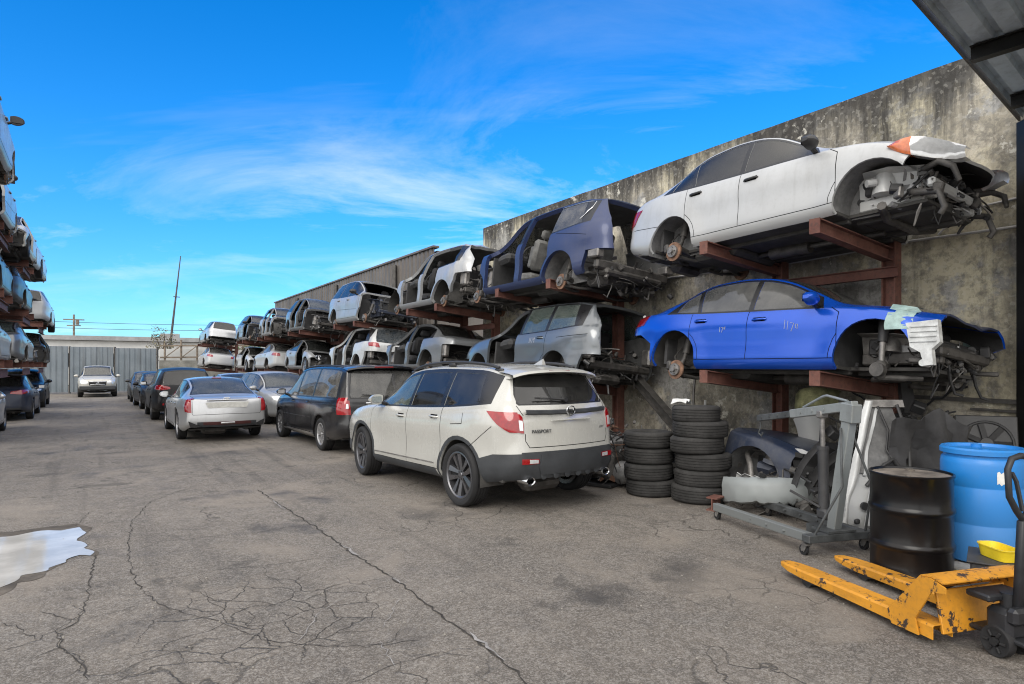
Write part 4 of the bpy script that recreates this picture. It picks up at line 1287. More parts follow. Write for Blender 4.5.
def chalk(sh,root,X,sg,strokes,s0,z0,sc):
    """yard chalk scribble on a door; strokes in (along, up) units"""
    mb=MB()
    for st in strokes:
        pts=[]
        for (a,b) in st:
            s=s0+sg*0-a*sc*sg*-1; z=z0+b*sc
            pts.append((X(s),sg*(sh.side_y(s,z)+.004),z))
        mb.tube(pts,.0035,5)
    mb.build('chalk_mark',MT['rag_white'],root,0)
MT['rag_white']=simple('chalk_white',(.34,.36,.42),.9,0,.2,9)
SCRIB=[[(0,0),(.02,1)],[(.35,.05),(.38,1)],[(.7,.9),(1.1,.95),(.8,0)],[(1.3,.9),(1.55,1.0),(1.5,.5),(1.3,.55),(1.35,.9)],[(1.55,.5),(1.5,0)]]
def post_rear_open(sh,root,X,sp):
    if sp.get('chalk'):
        for sg in (1,-1): chalk(sh,root,X,sg,SCRIB,*sp['chalk'])
    L=sp['L']; z=.42 if sp['top'][9][1]>1.6 else .32
    mb=MB()
    mb.bar((X(L-.3),-.72,z+.1),(X(L-.3),.72,z+.1),.1,.13,0,ch=.03)
    for sg in (1,-1):
        mb.bar((X(L-.9),sg*.5,z+.06),(X(L-.28),sg*.5,z+.08),.1,.12,0,ch=.02); mb.box((X(L-.32),sg*.70,z+.34),(.22,.14,.3),1,(0,0,.1*sg),.03)
    mb.build('rear_floor',[MT['steel_dark'],MT['steel']],root,35)
    loose_bits(root,(X(L-.15),-.75,z-.12),(X(L-.75),.75,z+.42),sp.get('nbits',30),sp.get('seed',5))
    hang_wires(root,X(L-.4),.6,z,sp.get('seed',5))
    if sp.get('bay'): engine_bay(sh,root,X,*sp['bay'])
ESCAPE=suv(4.52,1.68,.92,.345,nobulk=True,chalk=(2.75,.88,.10),crumple=[(3.9,9,.035,3.3)],paint=PGRY,wheels='none',Ra=.385,drs={'front':0,'rear':1},thick=.05,mirrors=False,glass=MT['glass_green'],norear=True,
  floor=(.9,4.1),cuts=[('rear',[(-.66,.5),(.66,.5),(.68,1.18),(.56,1.58),(-.56,1.58),(-.68,1.18)]),('all',[(4.0,0),(6,0),(6,.72),(4.2,.66)]),('all',[(-1,0),(.40,0),(.42,.62),(-1,.62)])],
  sidelines=[([(3.55,.96),(4.3,1.0)],'side')],inter=MT['interior_grey'],bay=(.25,1.1,.3,.8,.72,3,20),seed=41,post=post_rear_open)
SILV=suv(4.70,1.70,.935,.36,nobulk=True,crumple=[(3.7,9,.06,2.2)],paint=PSILV2,wheels='none',Ra=.43,drs={'front':0,'rear':0},thick=.07,norear=True,mirrors=False,floor=(1.0,4.1),inter=MT['interior_grey'],seatmat=MT['seat'],
  cuts=[('all',[(-1,-1),(1.0,-1),(1.1,.6),(1.1,1.0),(.9,1.4),(-1,1.4)]),('rear',[(-.8,.3),(.8,.3),(.8,1.18),(.6,1.6),(-.6,1.6),(-.8,1.18)]),('all',[(3.9,0),(6,0),(6,.95),(4.25,.88)])],
  nohood=True,bay=(.4,1.2,.35,.85,.75,6,30),seed=51,nbits=46,noglass=(2,),post=post_rear_open)
COUPE=sedan(4.55,1.44,.88,.31,crumple=[(4.0,9,.05,1.2)],paint=PGRY2,wheels='none',Ra=.375,drs={'front':0,'rear':0},thick=.06,mirrors=False,floor=(1.1,4.1),rglass=MT['glass_dark'],inter=MT['interior_grey'],
  cuts=[('all',[(-1,-1),(1.0,-1),(1.05,.8),(-1,1.2)]),('all',[(4.15,0),(6,0),(6,.86),(4.25,.8)])],nohood=True,bay=(.3,1.1,.25,.7,.72,7,20),seed=61,nbits=26,post=post_rear_open)
def post_front_open(sh,root,X,sp):
    a=sp.get('bayargs',(.3,1.25,.3,.85,.75,9,40))
    engine_bay(sh,root,X,*a,apron=sp.get('apron'))
    hang_wires(root,X(a[0]+.2),.55,a[2]+.05,sp.get('seed',5))
    loose_bits(root,(X(a[1]),-.75,a[2]-.1),(X(a[0]-.15),.75,a[3]-.1),sp.get('nbits',24),sp.get('seed',5))
    if sp.get('lampholes'):
        for sg in (1,-1):
            mb=MB(); M=Matrix.Translation((X(.2),sg*.55,.66))@Matrix.Rotation(R(90),4,'Y')
            mb.lathe([(.11,.02),(.10,.05),(.085,.0),(.001,-.04)],18,0,M); mb.build('headlight_bowl',MT['chrome'],root,50)
FRONT4=suv(4.75,1.72,.94,.36,crumple=[(-1,1.5,.05,8.1)],paint=PSILV2,wheels='none',Ra=.42,thick=.05,noscreen=True,floor=(1.1,4.3),mirrormat=MT['black_plastic'],glass=MT['glass_dark'],
  cuts=[('all',[(-1,-1),(1.08,-1),(1.22,.6),(1.22,1.0),(1.05,1.5),(-1,1.5)])],nohood=True,apron=PBLUE2,bayargs=(.35,1.3,.35,.92,.78,12,46),seed=71,
  sidelines=[([(1.5,.62),(3.3,.70)],'side')],post=post_front_open)
WREAR4=suv(4.65,1.66,.92,.35,crumple=[(3.9,9,.045,6.2)],paint=PWSIL,wheels='none',Ra=.39,drs={'front':0,'rear':0},thick=.06,mirrors=False,floor=(1.0,4.1),rglass=MT['glass_blue'],inter=MT['interior_grey'],
  cuts=[('all',[(-1,-1),(.9,-1),(.95,.9),(-1,1.3)]),('all',[(3.95,0),(6,0),(6,.86),(4.2,.82)])],nohood=True,noglass=(2,),
  marks=[('lamp','rear',[(.95,.96),(.56,.95),(.60,1.08),(.95,1.12)],True),('lamp','side',[(4.3,1.08),(5,1.1),(5,.94),(4.4,.98)],False)],markparts={'lamp':('taillight',MT['red_lens'],True,.012)},
  bay=(.3,1.0,.3,.8,.7,16,24),seed=81,nbits=40,post=post_rear_open)
FRONT5=suv(4.6,1.66,.92,.35,crumple=[(-1,1.5,.06,4.1)],paint=PGRY2,wheels='none',Ra=.42,drs={'front':0,'rear':0},thick=.07,mirrors=False,floor=(1.1,4.2),sglass=MT['glass_blue'],
  cuts=[('all',[(-1,-1),(.98,-1),(1.1,.6),(1.1,1.0),(.9,1.5),(-1,1.5)])],nohood=True,wins=[],bayargs=(.4,1.2,.32,.85,.75,22,40),seed=91,post=post_front_open)
LOW5=sedan(4.6,1.46,.87,.31,crumple=[(-1,.9,.05,9.4)],paint=PSILV2,wheels='front',thick=.05,mirrors=False,drs={'front':0,'rear':1},
  cuts=[('all',[(-1,-1),(.42,-1),(.45,.62),(.15,.8),(-1,.8)])],nohood=True,bayargs=(.15,1.1,.25,.68,.70,25,40),lampholes=True,seed=101,post=post_front_open)
# ------------------------------------------------------------------ camera
CH=1.72; FX=640.0; YAW=math.atan(417/640); SY,CY=math.sin(YAW),math.cos(YAW)
cam=bpy.data.cameras.new('camera'); co=bpy.data.objects.new('camera',cam); COL.objects.link(co)
co.location=(0,0,CH); co.rotation_euler=(R(90),0,-YAW)
cam.sensor_width=36; cam.lens=FX/1024*36; cam.shift_y=24/1024; cam.clip_end=2000; cam.clip_start=.05
scene.camera=co
def gp(px,py,z=0):
    """ground point under a picture position"""
    t=FX*(CH-z)/(py-366); r=(px-512)/FX
    return (t*(SY+CY*r),t*(CY-SY*r),z)
def wp(px,py,X):
    """point on the plane x=X"""
    r=(px-512)/FX; t=X/(SY+CY*r)
    return (X,t*(CY-SY*r),CH+(366-py)/FX*t)

# ------------------------------------------------------------------ light and sky
SUN_EL=39; SUN_AZ=(-.75,-.45)   # towards the sun, in plan
w=bpy.data.worlds.new('World'); scene.world=w; w.use_nodes=True
t=NT(w.node_tree); bg=w.node_tree.nodes['Background']
sky=t.n('ShaderNodeTexSky',sky_type='NISHITA'); sky.sun_disc=False; sky.sun_elevation=R(SUN_EL)
sky.sun_rotation=math.atan2(SUN_AZ[0],SUN_AZ[1]); sky.dust_density=.4; sky.ozone_density=2.5; sky.air_density=1.0
vec=t.n('ShaderNodeTexCoord').outputs['Generated']
nrm=t.n('ShaderNodeVectorMath',{0:vec},operation='NORMALIZE').outputs[0]
sp3=t.n('ShaderNodeSeparateXYZ',{0:nrm})
zc=t.math('ADD',t.math('MAXIMUM',sp3.outputs[2],0.0),.16)
px_=t.math('DIVIDE',sp3.outputs[0],zc); py_=t.math('DIVIDE',sp3.outputs[1],zc)
pv=t.n('ShaderNodeCombineXYZ',{0:px_,1:py_,2:0.0}).outputs[0]
hs=t.n('ShaderNodeHueSaturation',{'Saturation':1.45,'Value':1.0,'Hue':.492,'Color':sky.outputs[0]}).outputs[0]
tint=t.mix(1.0,hs,t.ramp(sp3.outputs[2],[(.0,(.42,.78,1.18)),(.25,(.56,1.0,1.36)),(.7,(.60,1.02,1.36))]),'MULTIPLY')
pr=t.mapping(pv,rot=(0,0,R(33)))
wisp=t.noise(t.mapping(pr,(.55,.8,1),(5.1,2.7,0)),1.5,10,.66,.7)
wisp2=t.noise(t.mapping(pv,(1,1,1),(9,4,0)),.45,4,.5)
streak=t.noise(t.mapping(pr,(.16,1.1,1),(1,2.4,0)),1.0,7,.6,.3)
wm=t.math('MULTIPLY',t.ramp(wisp,[(.49,0),(.72,1)]),t.ramp(wisp2,[(.40,.12),(.62,1)]))
wm=t.math('ADD',wm,t.math('MULTIPLY',t.ramp(streak,[(.56,0),(.8,1)]),.35),True)
wm=t.math('MULTIPLY',wm,.54)
dt=t.n('ShaderNodeVectorMath',{0:nrm,1:(-.50,-.70,.50)},operation='DOT_PRODUCT').outputs['Value']
dt=t.math('ADD',t.math('MULTIPLY',dt,.5),.5)
big=t.math('ADD',t.ramp(dt,[(.37,0),(.62,1)]),t.math('MULTIPLY',t.math('SUBTRACT',wisp2,.5),.9),True)  # bright cloud cover added behind the camera, out of view, as neutral fill
cov=t.math('MAXIMUM',wm,t.math('MULTIPLY',big,t.ramp(dt,[(.36,0),(.50,.95)])))
skyc=t.mix(cov,tint,t.mix(t.ramp(dt,[(.40,0),(.62,1)]),(7.4,7.4,7.4),(11.5,11.1,10.6)))
t.link(skyc,bg.inputs[0]); bg.inputs[1].default_value=.11
sl=bpy.data.lights.new('sun','SUN'); so=bpy.data.objects.new('sun',sl); COL.objects.link(so)
sl.energy=1.1; sl.angle=R(38); sl.color=(1,.955,.88)
sd=Vector((SUN_AZ[0],SUN_AZ[1],0)).normalized()*math.cos(R(SUN_EL))+Vector((0,0,math.sin(R(SUN_EL))))
so.rotation_euler=sd.to_track_quat('Z','Y').to_euler()
scene.view_settings.view_transform='Standard'; scene.view_settings.look='None'; scene.view_settings.gamma=1; scene.view_settings.use_curve_mapping=False
scene.view_settings.exposure=0.74
scene.render.engine='CYCLES'
scene.cycles.max_bounces=6; scene.cycles.transparent_max_bounces=10; scene.cycles.diffuse_bounces=4; scene.cycles.glossy_bounces=3
scene.cycles.use_denoising=True; scene.cycles.filter_width=1.1

# ------------------------------------------------------------------ ground
def ground_mat():
    m,t,b=newmat('asphalt'); v=worldco(t)
    big=t.noise(v,.16,8,.68); mid=t.noise(v,.7,10,.72); fine=t.noise(v,75,4,.75); grit=t.noise(v,190,2,.6); pat=t.noise(v,2.6,9,.76,.3)
    smear=t.noise(t.mapping(v,(1,.22,1),(0,0,0),(0,0,R(-12))),1.6,10,.74)
    c=t.mix(t.ramp(big,[(.35,0),(.65,1)]),(.098,.085,.071),(.168,.145,.121))
    c=t.mix(t.math('MULTIPLY',t.ramp(mid,[(.44,0),(.66,1)]),.65),c,(.225,.198,.168))
    c=t.mix(t.math('MULTIPLY',t.ramp(smear,[(.48,0),(.72,1)]),.5),c,(.055,.053,.052))
    c=t.mix(t.math('MULTIPLY',t.ramp(pat,[(.5,0),(.66,1)]),.5),c,(.07,.066,.062))
    c=t.mix(t.math('MULTIPLY',t.ramp(fine,[(.50,0),(.58,1)]),.6),c,(.30,.275,.25))
    c=t.mix(t.math('MULTIPLY',t.ramp(grit,[(.5,0),(.6,1)]),.6),c,(.05,.048,.045))
    def cells(sc):
        return t.n('ShaderNodeSeparateXYZ',{0:t.n('ShaderNodeTexVoronoi',{'Vector':v,'Scale':sc}).outputs['Color']}).outputs[0]
    a1=cells(34); a2=cells(85)
    c=t.mix(t.math('MULTIPLY',t.ramp(a1,[(.68,0),(.72,1)]),.13),c,(.36,.335,.305))
    c=t.mix(t.math('MULTIPLY',t.ramp(a1,[(.25,1),(.29,0)]),.16),c,(.06,.055,.05))
    c=t.mix(t.math('MULTIPLY',t.ramp(a2,[(.74,0),(.76,1)]),.20),c,(.42,.40,.37))
    c=t.mix(t.math('MULTIPLY',t.ramp(a2,[(.2,1),(.22,0)]),.22),c,(.05,.045,.04))
    # oil and damp stains
    oil=t.noise(t.mapping(v,(1,1,1),(4,7,0)),.9,5,.55)
    trk=t.noise(t.mapping(v,(2.4,.09,1),(3,0,0)),1.3,6,.6)
    c=t.mix(t.math('MULTIPLY',t.ramp(trk,[(.54,0),(.68,1)]),.38),c,(.055,.05,.046))
    dst=t.noise(t.mapping(v,(1,1,1),(11,3,0)),.55,8,.68,.4)
    c=t.mix(t.math('MULTIPLY',t.ramp(dst,[(.52,0),(.62,1)]),.5),c,(.235,.205,.172))
    c=t.mix(t.math('MULTIPLY',t.ramp(t.noise(t.mapping(v,(1,1,1),(2,13,0)),1.1,8,.7,.4),[(.58,0),(.64,1)]),.5),c,(.05,.047,.044))
    c=t.mix(t.math('MULTIPLY',t.ramp(oil,[(.58,0),(.70,1)]),.6),c,(.035,.033,.032))
    # hair cracks
    vo=t.n('ShaderNodeTexVoronoi',{'Vector':t.n('ShaderNodeVectorMath',{0:v,1:t.n('ShaderNodeVectorMath',{0:t.n('ShaderNodeTexNoise',{'Vector':v,'Scale':2.2,'Detail':5}).outputs[1],1:(.7,.7,0)},operation='MULTIPLY').outputs[0]},operation='ADD').outputs[0],'Scale':1.1},feature='DISTANCE_TO_EDGE').outputs[0]
    ck=t.ramp(vo,[(.0,1),(.011,0)])
    where=t.math('MULTIPLY',ck,t.ramp(t.noise(v,.35,3,.5),[(.5,0),(.6,1)]))
    vo2=t.n('ShaderNodeTexVoronoi',{'Vector':t.n('ShaderNodeVectorMath',{0:v,1:t.n('ShaderNodeVectorMath',{0:t.n('ShaderNodeTexNoise',{'Vector':v,'Scale':3.0,'Detail':5}).outputs[1],1:(.35,.35,0)},operation='MULTIPLY').outputs[0]},operation='ADD').outputs[0],'Scale':3.1},feature='DISTANCE_TO_EDGE').outputs[0]
    ck2=t.ramp(vo2,[(.0,1),(.022,0)])
    sx=t.n('ShaderNodeSeparateXYZ',{0:v})
    dx=t.math('SUBTRACT',sx.outputs[0],1.05); dy=t.math('SUBTRACT',sx.outputs[1],4.6)
    rr=t.math('ADD',t.math('MULTIPLY',dx,dx),t.math('MULTIPLY',t.math('MULTIPLY',dy,dy),1.2))
    z1=t.ramp(t.math('ADD',rr,t.math('MULTIPLY',t.math('SUBTRACT',mid,.5),1.6)),[(.45,1),(.9,0)])
    ckm=t.math('MAXIMUM',where,t.math('MULTIPLY',ck2,t.math('MAXIMUM',z1,t.math('MULTIPLY',t.ramp(t.noise(v,.5,3,.5),[(.6,0),(.66,1)]),.8))))
    c=t.mix(t.math('MULTIPLY',ckm,.7),c,(.045,.042,.038))
    t.link(c,b.inputs['Base Color'])
    t.link(t.ramp(oil,[(.55,.88),(.75,.6)]),b.inputs['Roughness'])
    b.inputs['Specular IOR Level'].default_value=.3
    h=t.math('SUBTRACT',t.math('ADD',t.math('MULTIPLY',fine,.6),t.math('MULTIPLY',mid,1.2)),t.math('MULTIPLY',ckm,1.2))
    bn=t.n('ShaderNodeBump',{'Strength':.8,'Distance':.014,'Height':h}); t.link(bn.outputs[0],b.inputs['Normal'])
    return m
MT['asphalt']=ground_mat()
MT['crack']=simple('crack_dark',(.052,.048,.044),.95,0,.4,6,.2,0,40,.15)
MT['crack_pale']=simple('crack_pale',(.26,.25,.245),.9,0,.35,9,.2,0,40,.2)
def sheet(name,pts,z,mat,kind='structure'):
    mb=MB(); mb.add([(x,y,z) for x,y in pts],[tuple(range(len(pts)))])
    o=mb.build(name,mat,smooth=0); return tag(o,kind=kind)
sheet('ground',[(-400,-300),(400,-300),(400,900),(-400,900)],0,MT['asphalt'])
# long cracks in the paving, traced where they run
rnd=random.Random(4)
def crack(mb,pix,w,mi=0,z=.004):
    P=[Vector(gp(*p)) for p in pix]
    fine=[]
    for i in range(len(P)-1):
        n=max(2,int((P[i+1]-P[i]).length/.055))
        for k in range(n):
            q=P[i].lerp(P[i+1],k/n); amp=.011+.012*rnd.random()
            fine.append(q+Vector((rnd.uniform(-amp,amp),rnd.uniform(-amp,amp),0)))
    fine.append(P[-1]); vs=[]
    for i,q in enumerate(fine):
        d=(fine[min(i+1,len(fine)-1)]-fine[max(0,i-1)]).normalized(); n=Vector((-d.y,d.x,0))
        ww=w*.47*rnd.uniform(.3,1.2)*(.25 if i in(0,len(fine)-1) else 1)
        vs+=[(q.x+n.x*ww,q.y+n.y*ww,z),(q.x-n.x*ww,q.y-n.y*ww,z)]
    mb.add(vs,[(2*i,2*i+1,2*i+3,2*i+2) for i in range(len(fine)-1)],mi)
mb=MB()
for pix,wd in [([(398,478),(330,478),(250,481),(190,487),(150,502),(133,520),(128,545),(130,565),(140,590)],.009),
               ([(140,590),(165,608),(205,618),(240,630),(262,640),(305,646),(365,647),(420,641)],.008),
               ([(128,545),(190,539),(262,532),(310,524)],.006),([(160,580),(215,570),(262,566),(345,556)],.006),
               ([(262,566),(270,578),(285,585)],.005),([(190,590),(215,600),(260,602),(290,606)],.006),([(290,606),(312,612),(316,622)],.006),
               ([(205,590),(210,603),(225,610)],.005),([(245,630),(256,617),(280,614),(312,622)],.005),([(256,617),(238,606)],.005),([(290,606),(330,590),(385,578)],.005),
               ([(95,555),(88,595),(78,622),(60,632),(58,648),(80,662),(88,680)],.011),([(140,605),(85,620)],.006),([(78,622),(40,612)],.008),([(60,648),(30,660)],.007),
               ([(255,497),(300,490),(400,483)],.005),([(255,497),(275,505),(290,500)],.004),([(128,520),(75,528),(90,512)],.007),
               ([(350,684),(390,666),(440,652),(470,656)],.006),([(310,478),(320,470)],.004),([(0,622),(20,628),(35,640)],.007),([(365,647),(395,640),(402,626)],.005),
               ([(150,502),(120,508),(95,520)],.006)]:
    crack(mb,pix,wd)
o=mb.build('pavement_crack',MT['crack'],smooth=0); tag(o,kind='structure')
mb=MB(); crack(mb,[(258,490),(278,504),(320,530),(355,555),(395,580),(440,615),(480,645),(515,672),(535,690)],.018,0,.005)
o=mb.build('pavement_seam',MT['crack'],smooth=0); tag(o,kind='structure')
mb=MB()
for a,b_,wd in [((272,500),(284,510),.02),((344,546),(358,556),.028),((470,634),(505,662),.024),((392,578),(400,585),.016)]: crack(mb,[a,((a[0]+b_[0])/2,(a[1]+b_[1])/2),b_],wd,0,.009)
for pix in ([(300,642),(318,616),(345,596)],[(382,630),(400,600)],[(380,640),(395,668)]): crack(mb,pix,.006,0,.009)
o=mb.build('seam_filler',MT['crack_pale'],smooth=0); tag(o,kind='structure')
# puddle
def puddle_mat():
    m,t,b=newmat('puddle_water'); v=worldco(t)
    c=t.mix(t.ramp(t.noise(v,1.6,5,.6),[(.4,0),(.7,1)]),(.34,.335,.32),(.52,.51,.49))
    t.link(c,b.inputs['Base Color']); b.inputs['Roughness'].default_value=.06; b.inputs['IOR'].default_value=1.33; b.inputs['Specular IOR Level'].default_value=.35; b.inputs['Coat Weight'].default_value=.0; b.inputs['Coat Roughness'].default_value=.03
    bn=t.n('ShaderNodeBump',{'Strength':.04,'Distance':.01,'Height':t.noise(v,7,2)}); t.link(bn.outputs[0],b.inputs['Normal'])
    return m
out=[(-60,548),(-20,541),(0,537.5),(20,534.5),(48,531),(78,528.5),(84,533),(80,540),(85,549),(93,552.5),(90,556),(78,556),(66,560),(50,569),(36,574),(22,578),(8,585),(0,590),(-60,612)]
pp=[]
for i,p in enumerate(out):
    q=out[(i+1)%len(out)]
    for k in range(4):
        x,y=lerp(p[0],q[0],k/4),lerp(p[1],q[1],k/4)
        X,Y,_=gp(x,y); pp.append((X+.07*mnoise.noise((X*6,Y*6,1)),Y+.09*mnoise.noise((X*5,Y*5,3))))
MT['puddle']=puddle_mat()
MT['pebble']=simple('pebble',(.20,.185,.165),.9,0,.5,3)
mb=MB(); r9=random.Random(12)
for k in range(1500):
    if k<900: x,y=r9.uniform(-1.5,6.5),abs(r9.gauss(0,1))*4+2.2
    else: x,y=8.7-abs(r9.gauss(0,1))*1.3,r9.uniform(2.5,14)
    s_=r9.choice((.004,.005,.006,.008,.011)); 
    q=[(x+s_*r9.uniform(.6,1.4)*math.cos(a),y+s_*r9.uniform(.6,1.4)*math.sin(a),0.001) for a in (0,1.3,2.5,3.8,5.1)]
    mb.add(q+[(x,y,s_*r9.uniform(.6,1.2))],[(0,1,5),(1,2,5),(2,3,5),(3,4,5),(4,0,5)])
o=mb.build('gravel',MT['pebble'],smooth=0); tag(o,'scattered small stones and grit lying over the yard paving','gravel',kind='stuff')
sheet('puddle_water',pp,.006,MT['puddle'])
cx=sum(p[0] for p in pp)/len(pp); cy=sum(p[1] for p in pp)/len(pp)
MT['mud']=simple('wet_mud',(.098,.086,.073),.85,0,.45,4,.3,0,20,.15)
sheet('damp_margin',[(cx+(x-cx)*1.10+.10*mnoise.noise((x*2,y*2,0)),cy+(y-cy)*1.24+.14*mnoise.noise((x*3,y*3,5))) for x,y in pp],.003,MT['mud'])

# ------------------------------------------------------------------ walls and buildings
WX=8.75; WH=5.42
def wall_mat():
    m,t,b=newmat('stained_concrete'); v=worldco(t)
    base=t.noise(v,.8,7,.65,.2); blot=t.noise(t.mapping(v,(1,1,.8),(5,3,1)),.55,6,.6,.5); fine=t.noise(v,9,6,.7); st=t.noise(t.mapping(v,(1,2.2,.16)),1.5,7,.65); st2=t.noise(t.mapping(v,(1,5,.10),(2,8,0)),1.2,5,.6)
    z=t.n('ShaderNodeSeparateXYZ',{0:v}).outputs[2]
    c=t.mix(t.ramp(base,[(.38,0),(.62,1)]),(.34,.31,.245),(.52,.475,.385))
    c=t.mix(t.math('MULTIPLY',t.ramp(blot,[(.52,0),(.58,1)]),.85),c,(.55,.50,.36))
    n5=t.noise(t.mapping(v,(1,1,1),(9,9,9)),.9,7,.68)
    c=t.mix(t.math('MULTIPLY',t.ramp(n5,[(.54,0),(.58,1)]),.8),c,(.33,.33,.325))
    gr=t.noise(t.mapping(v,(1,1,1),(4,6,1)),3.2,10,.78,.4)
    c=t.mix(t.math('MULTIPLY',t.ramp(gr,[(.50,0),(.62,1)]),.5),c,(.10,.095,.09))
    gr2=t.noise(t.mapping(v,(1,1,1),(8,2,6)),6.5,8,.78)
    c=t.mix(t.math('MULTIPLY',t.ramp(gr2,[(.57,0),(.66,1)]),.3),c,(.56,.53,.45))
    mold=t.noise(t.mapping(v,(1,1,.6),(3,1,7)),.75,10,.75,.5)
    c=t.mix(t.math('MULTIPLY',t.ramp(mold,[(.50,0),(.62,1)]),.65),c,(.07,.067,.063))
    # black drips running down from the coping
    dr=t.noise(t.mapping(v,(1,1.3,.16),(7,3,2)),1.0,10,.74,.5)
    zz=t.math('DIVIDE',t.math('ADD',z,t.math('MULTIPLY',t.math('SUBTRACT',dr,.5),9.0)),8.0)
    c=t.mix(t.ramp(zz,[(.55,0),(.70,.93)]),c,(.052,.049,.044))
    c=t.mix(t.math('MULTIPLY',t.ramp(t.math('DIVIDE',t.math('ADD',z,t.math('MULTIPLY',t.math('SUBTRACT',dr,.5),2.0)),8.0),[(.615,0),(.66,1)]),.8),c,(.045,.043,.04))
    blk=t.noise(t.mapping(v,(1,.55,.10),(4,2,9)),1.0,9,.66,.35)
    c=t.mix(t.math('MULTIPLY',t.ramp(blk,[(.54,0),(.66,1)]),.6),c,(.065,.06,.055))
    dr2=t.noise(t.mapping(v,(1,3.0,.16),(2,9,4)),1.0,9,.72,.4)
    c=t.mix(t.math('MULTIPLY',t.ramp(dr2,[(.56,0),(.68,1)]),.55),c,(.075,.07,.065))
    c=t.mix(t.math('MULTIPLY',t.ramp(fine,[(.5,0),(.60,1)]),.5),c,(.13,.125,.115))
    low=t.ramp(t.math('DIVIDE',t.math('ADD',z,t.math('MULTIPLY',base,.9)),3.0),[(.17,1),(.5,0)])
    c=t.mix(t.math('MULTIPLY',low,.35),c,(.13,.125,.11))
    a1=t.n('ShaderNodeSeparateXYZ',{0:t.n('ShaderNodeTexVoronoi',{'Vector':v,'Scale':26.0}).outputs['Color']}).outputs[0]
    c=t.mix(t.math('MULTIPLY',t.ramp(a1,[(.78,0),(.80,1)]),.16),c,(.06,.057,.052))
    c=t.mix(t.math('MULTIPLY',t.ramp(a1,[(.14,1),(.16,0)]),.15),c,(.58,.56,.5))
    spl=t.noise(t.mapping(v,(1,1,1),(1,5,2)),2.4,7,.72)
    c=t.mix(t.math('MULTIPLY',t.ramp(spl,[(.60,0),(.63,1)]),.8),c,(.60,.575,.50))
    t.link(c,b.inputs['Base Color']); b.inputs['Roughness'].default_value=.92; b.inputs['Specular IOR Level'].default_value=.2
    bn=t.n('ShaderNodeBump',{'Strength':.5,'Distance':.02,'Height':t.math('ADD',fine,base)}); t.link(bn.outputs[0],b.inputs['Normal'])
    return m
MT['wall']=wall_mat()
mb=MB()
# wall body with a slightly uneven coping
n=60; rows=[]
ys=[-8+ (14.85+8)*k/n for k in range(n+1)]
tops=[WH+rnd.uniform(-.005,.005) for _ in ys]
rows=[[(WX,y,0) for y in ys],[(WX,y,2) for y in ys],[(WX,y,tp) for y,tp in zip(ys,tops)],[(WX+.24,y,tp) for y,tp in zip(ys,tops)],[(WX+.24,y,0) for y in ys]]
mb.strip(rows)
mb.add([(WX,14.85,0),(WX+.24,14.85,0),(WX+.24,14.85,tops[-1]),(WX,14.85,tops[-1])],[(0,1,2,3)])
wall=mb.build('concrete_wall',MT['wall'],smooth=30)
tag(wall,'tall stained concrete yard wall behind the near car racks','wall')
MT['conduit']=simple('conduit_grey',(.42,.41,.39),.6,.1,.3,4)
mb=MB(); mb.tube([(WX-.02,y,3.31+.012*math.sin(y*1.7)) for y in [-2+.5*k for k in range(28)]],.016,8)
mb.build('conduit',MT['conduit'],wall,50)
mb=MB(); mb.tube([(WX-.02,2.9,3.62),(WX-.02,3.25,3.6),(WX-.02,3.6,3.5),(WX-.02,3.75,3.34)],.013,8); mb.build('conduit',MT['conduit'],wall,50)
mb=MB(); mb.bar((WX-.025,2.7,1.31),(WX-.025,4.15,1.33),.05,.05); mb.bar((WX-.02,2.75,1.20),(WX-.02,3.4,1.21),.04,.03); mb.build('wall_bracket',MT['steel_dark'],wall,30)
def ribbed(name,p0,p1,z0,z1,pitch,depth,mat,parent=None,thick=.02,zj=None):
    """corrugated sheet wall from p0 to p1 in plan"""
    p0,p1=Vector((*p0,0)),Vector((*p1,0)); d=(p1-p0); L=d.length; d.normalize(); nn=Vector((-d.y,d.x,0))
    pts=[];u=0
    while u<L:
        for a,dp in ((0,0),(.55,0),(.65,1),(.9,1)):
            uu=u+a*pitch
            if uu<=L: pts.append(p0+d*uu+nn*(dp*depth))
        u+=pitch
    rows=[[(p.x,p.y,z0) for p in pts],[(p.x,p.y,z1+(zj(i) if zj else 0)) for i,p in enumerate(pts)]]
    mb=MB(); mb.strip(rows,0,thick); return mb.build(name,mat,parent,20)
def sheetmetal(name,a,b_,dark,scale=1.0):
    m,t,b=newmat(name); v=worldco(t)
    st=t.noise(t.mapping(v,(2.5,2.5,.18)),1.3*scale,6,.6); n1=t.noise(v,.9,5,.6); f=t.noise(v,14,4,.6)
    c=t.mix(t.ramp(n1,[(.35,0),(.65,1)]),a,b_); c=t.mix(t.math('MULTIPLY',t.ramp(st,[(.48,0),(.75,1)]),.7),c,dark); c=t.mix(t.math('MULTIPLY',t.ramp(f,[(.55,0),(.75,1)]),.3),c,dark)
    t.link(c,b.inputs['Base Color']); b.inputs['Roughness'].default_value=.6; b.inputs['Metallic'].default_value=.15
    return m
MT['brown_sheet']=sheetmetal('brown_sheet',(.115,.10,.09),(.16,.145,.13),(.05,.045,.04))
MT['fence_sheet']=sheetmetal('fence_sheet',(.15,.18,.205),(.20,.23,.255),(.08,.08,.08))
shed=empty('corrugated_shed',(WX,18,0),label='long dark brown corrugated shed wall far down the right side',cat='shed')
o=ribbed('wall',(0,20.6),(0,-.1),0,5.36,.30,.045,MT['brown_sheet'],shed)
mb=MB(); mb.box((.06,10.25,5.40),(.22,20.9,.07),0,ch=.01); mb.box((3.2,10.25,2.67),(6.0,20.5,5.3),0); mb.build('roof',MT['brown_sheet'],shed,30)
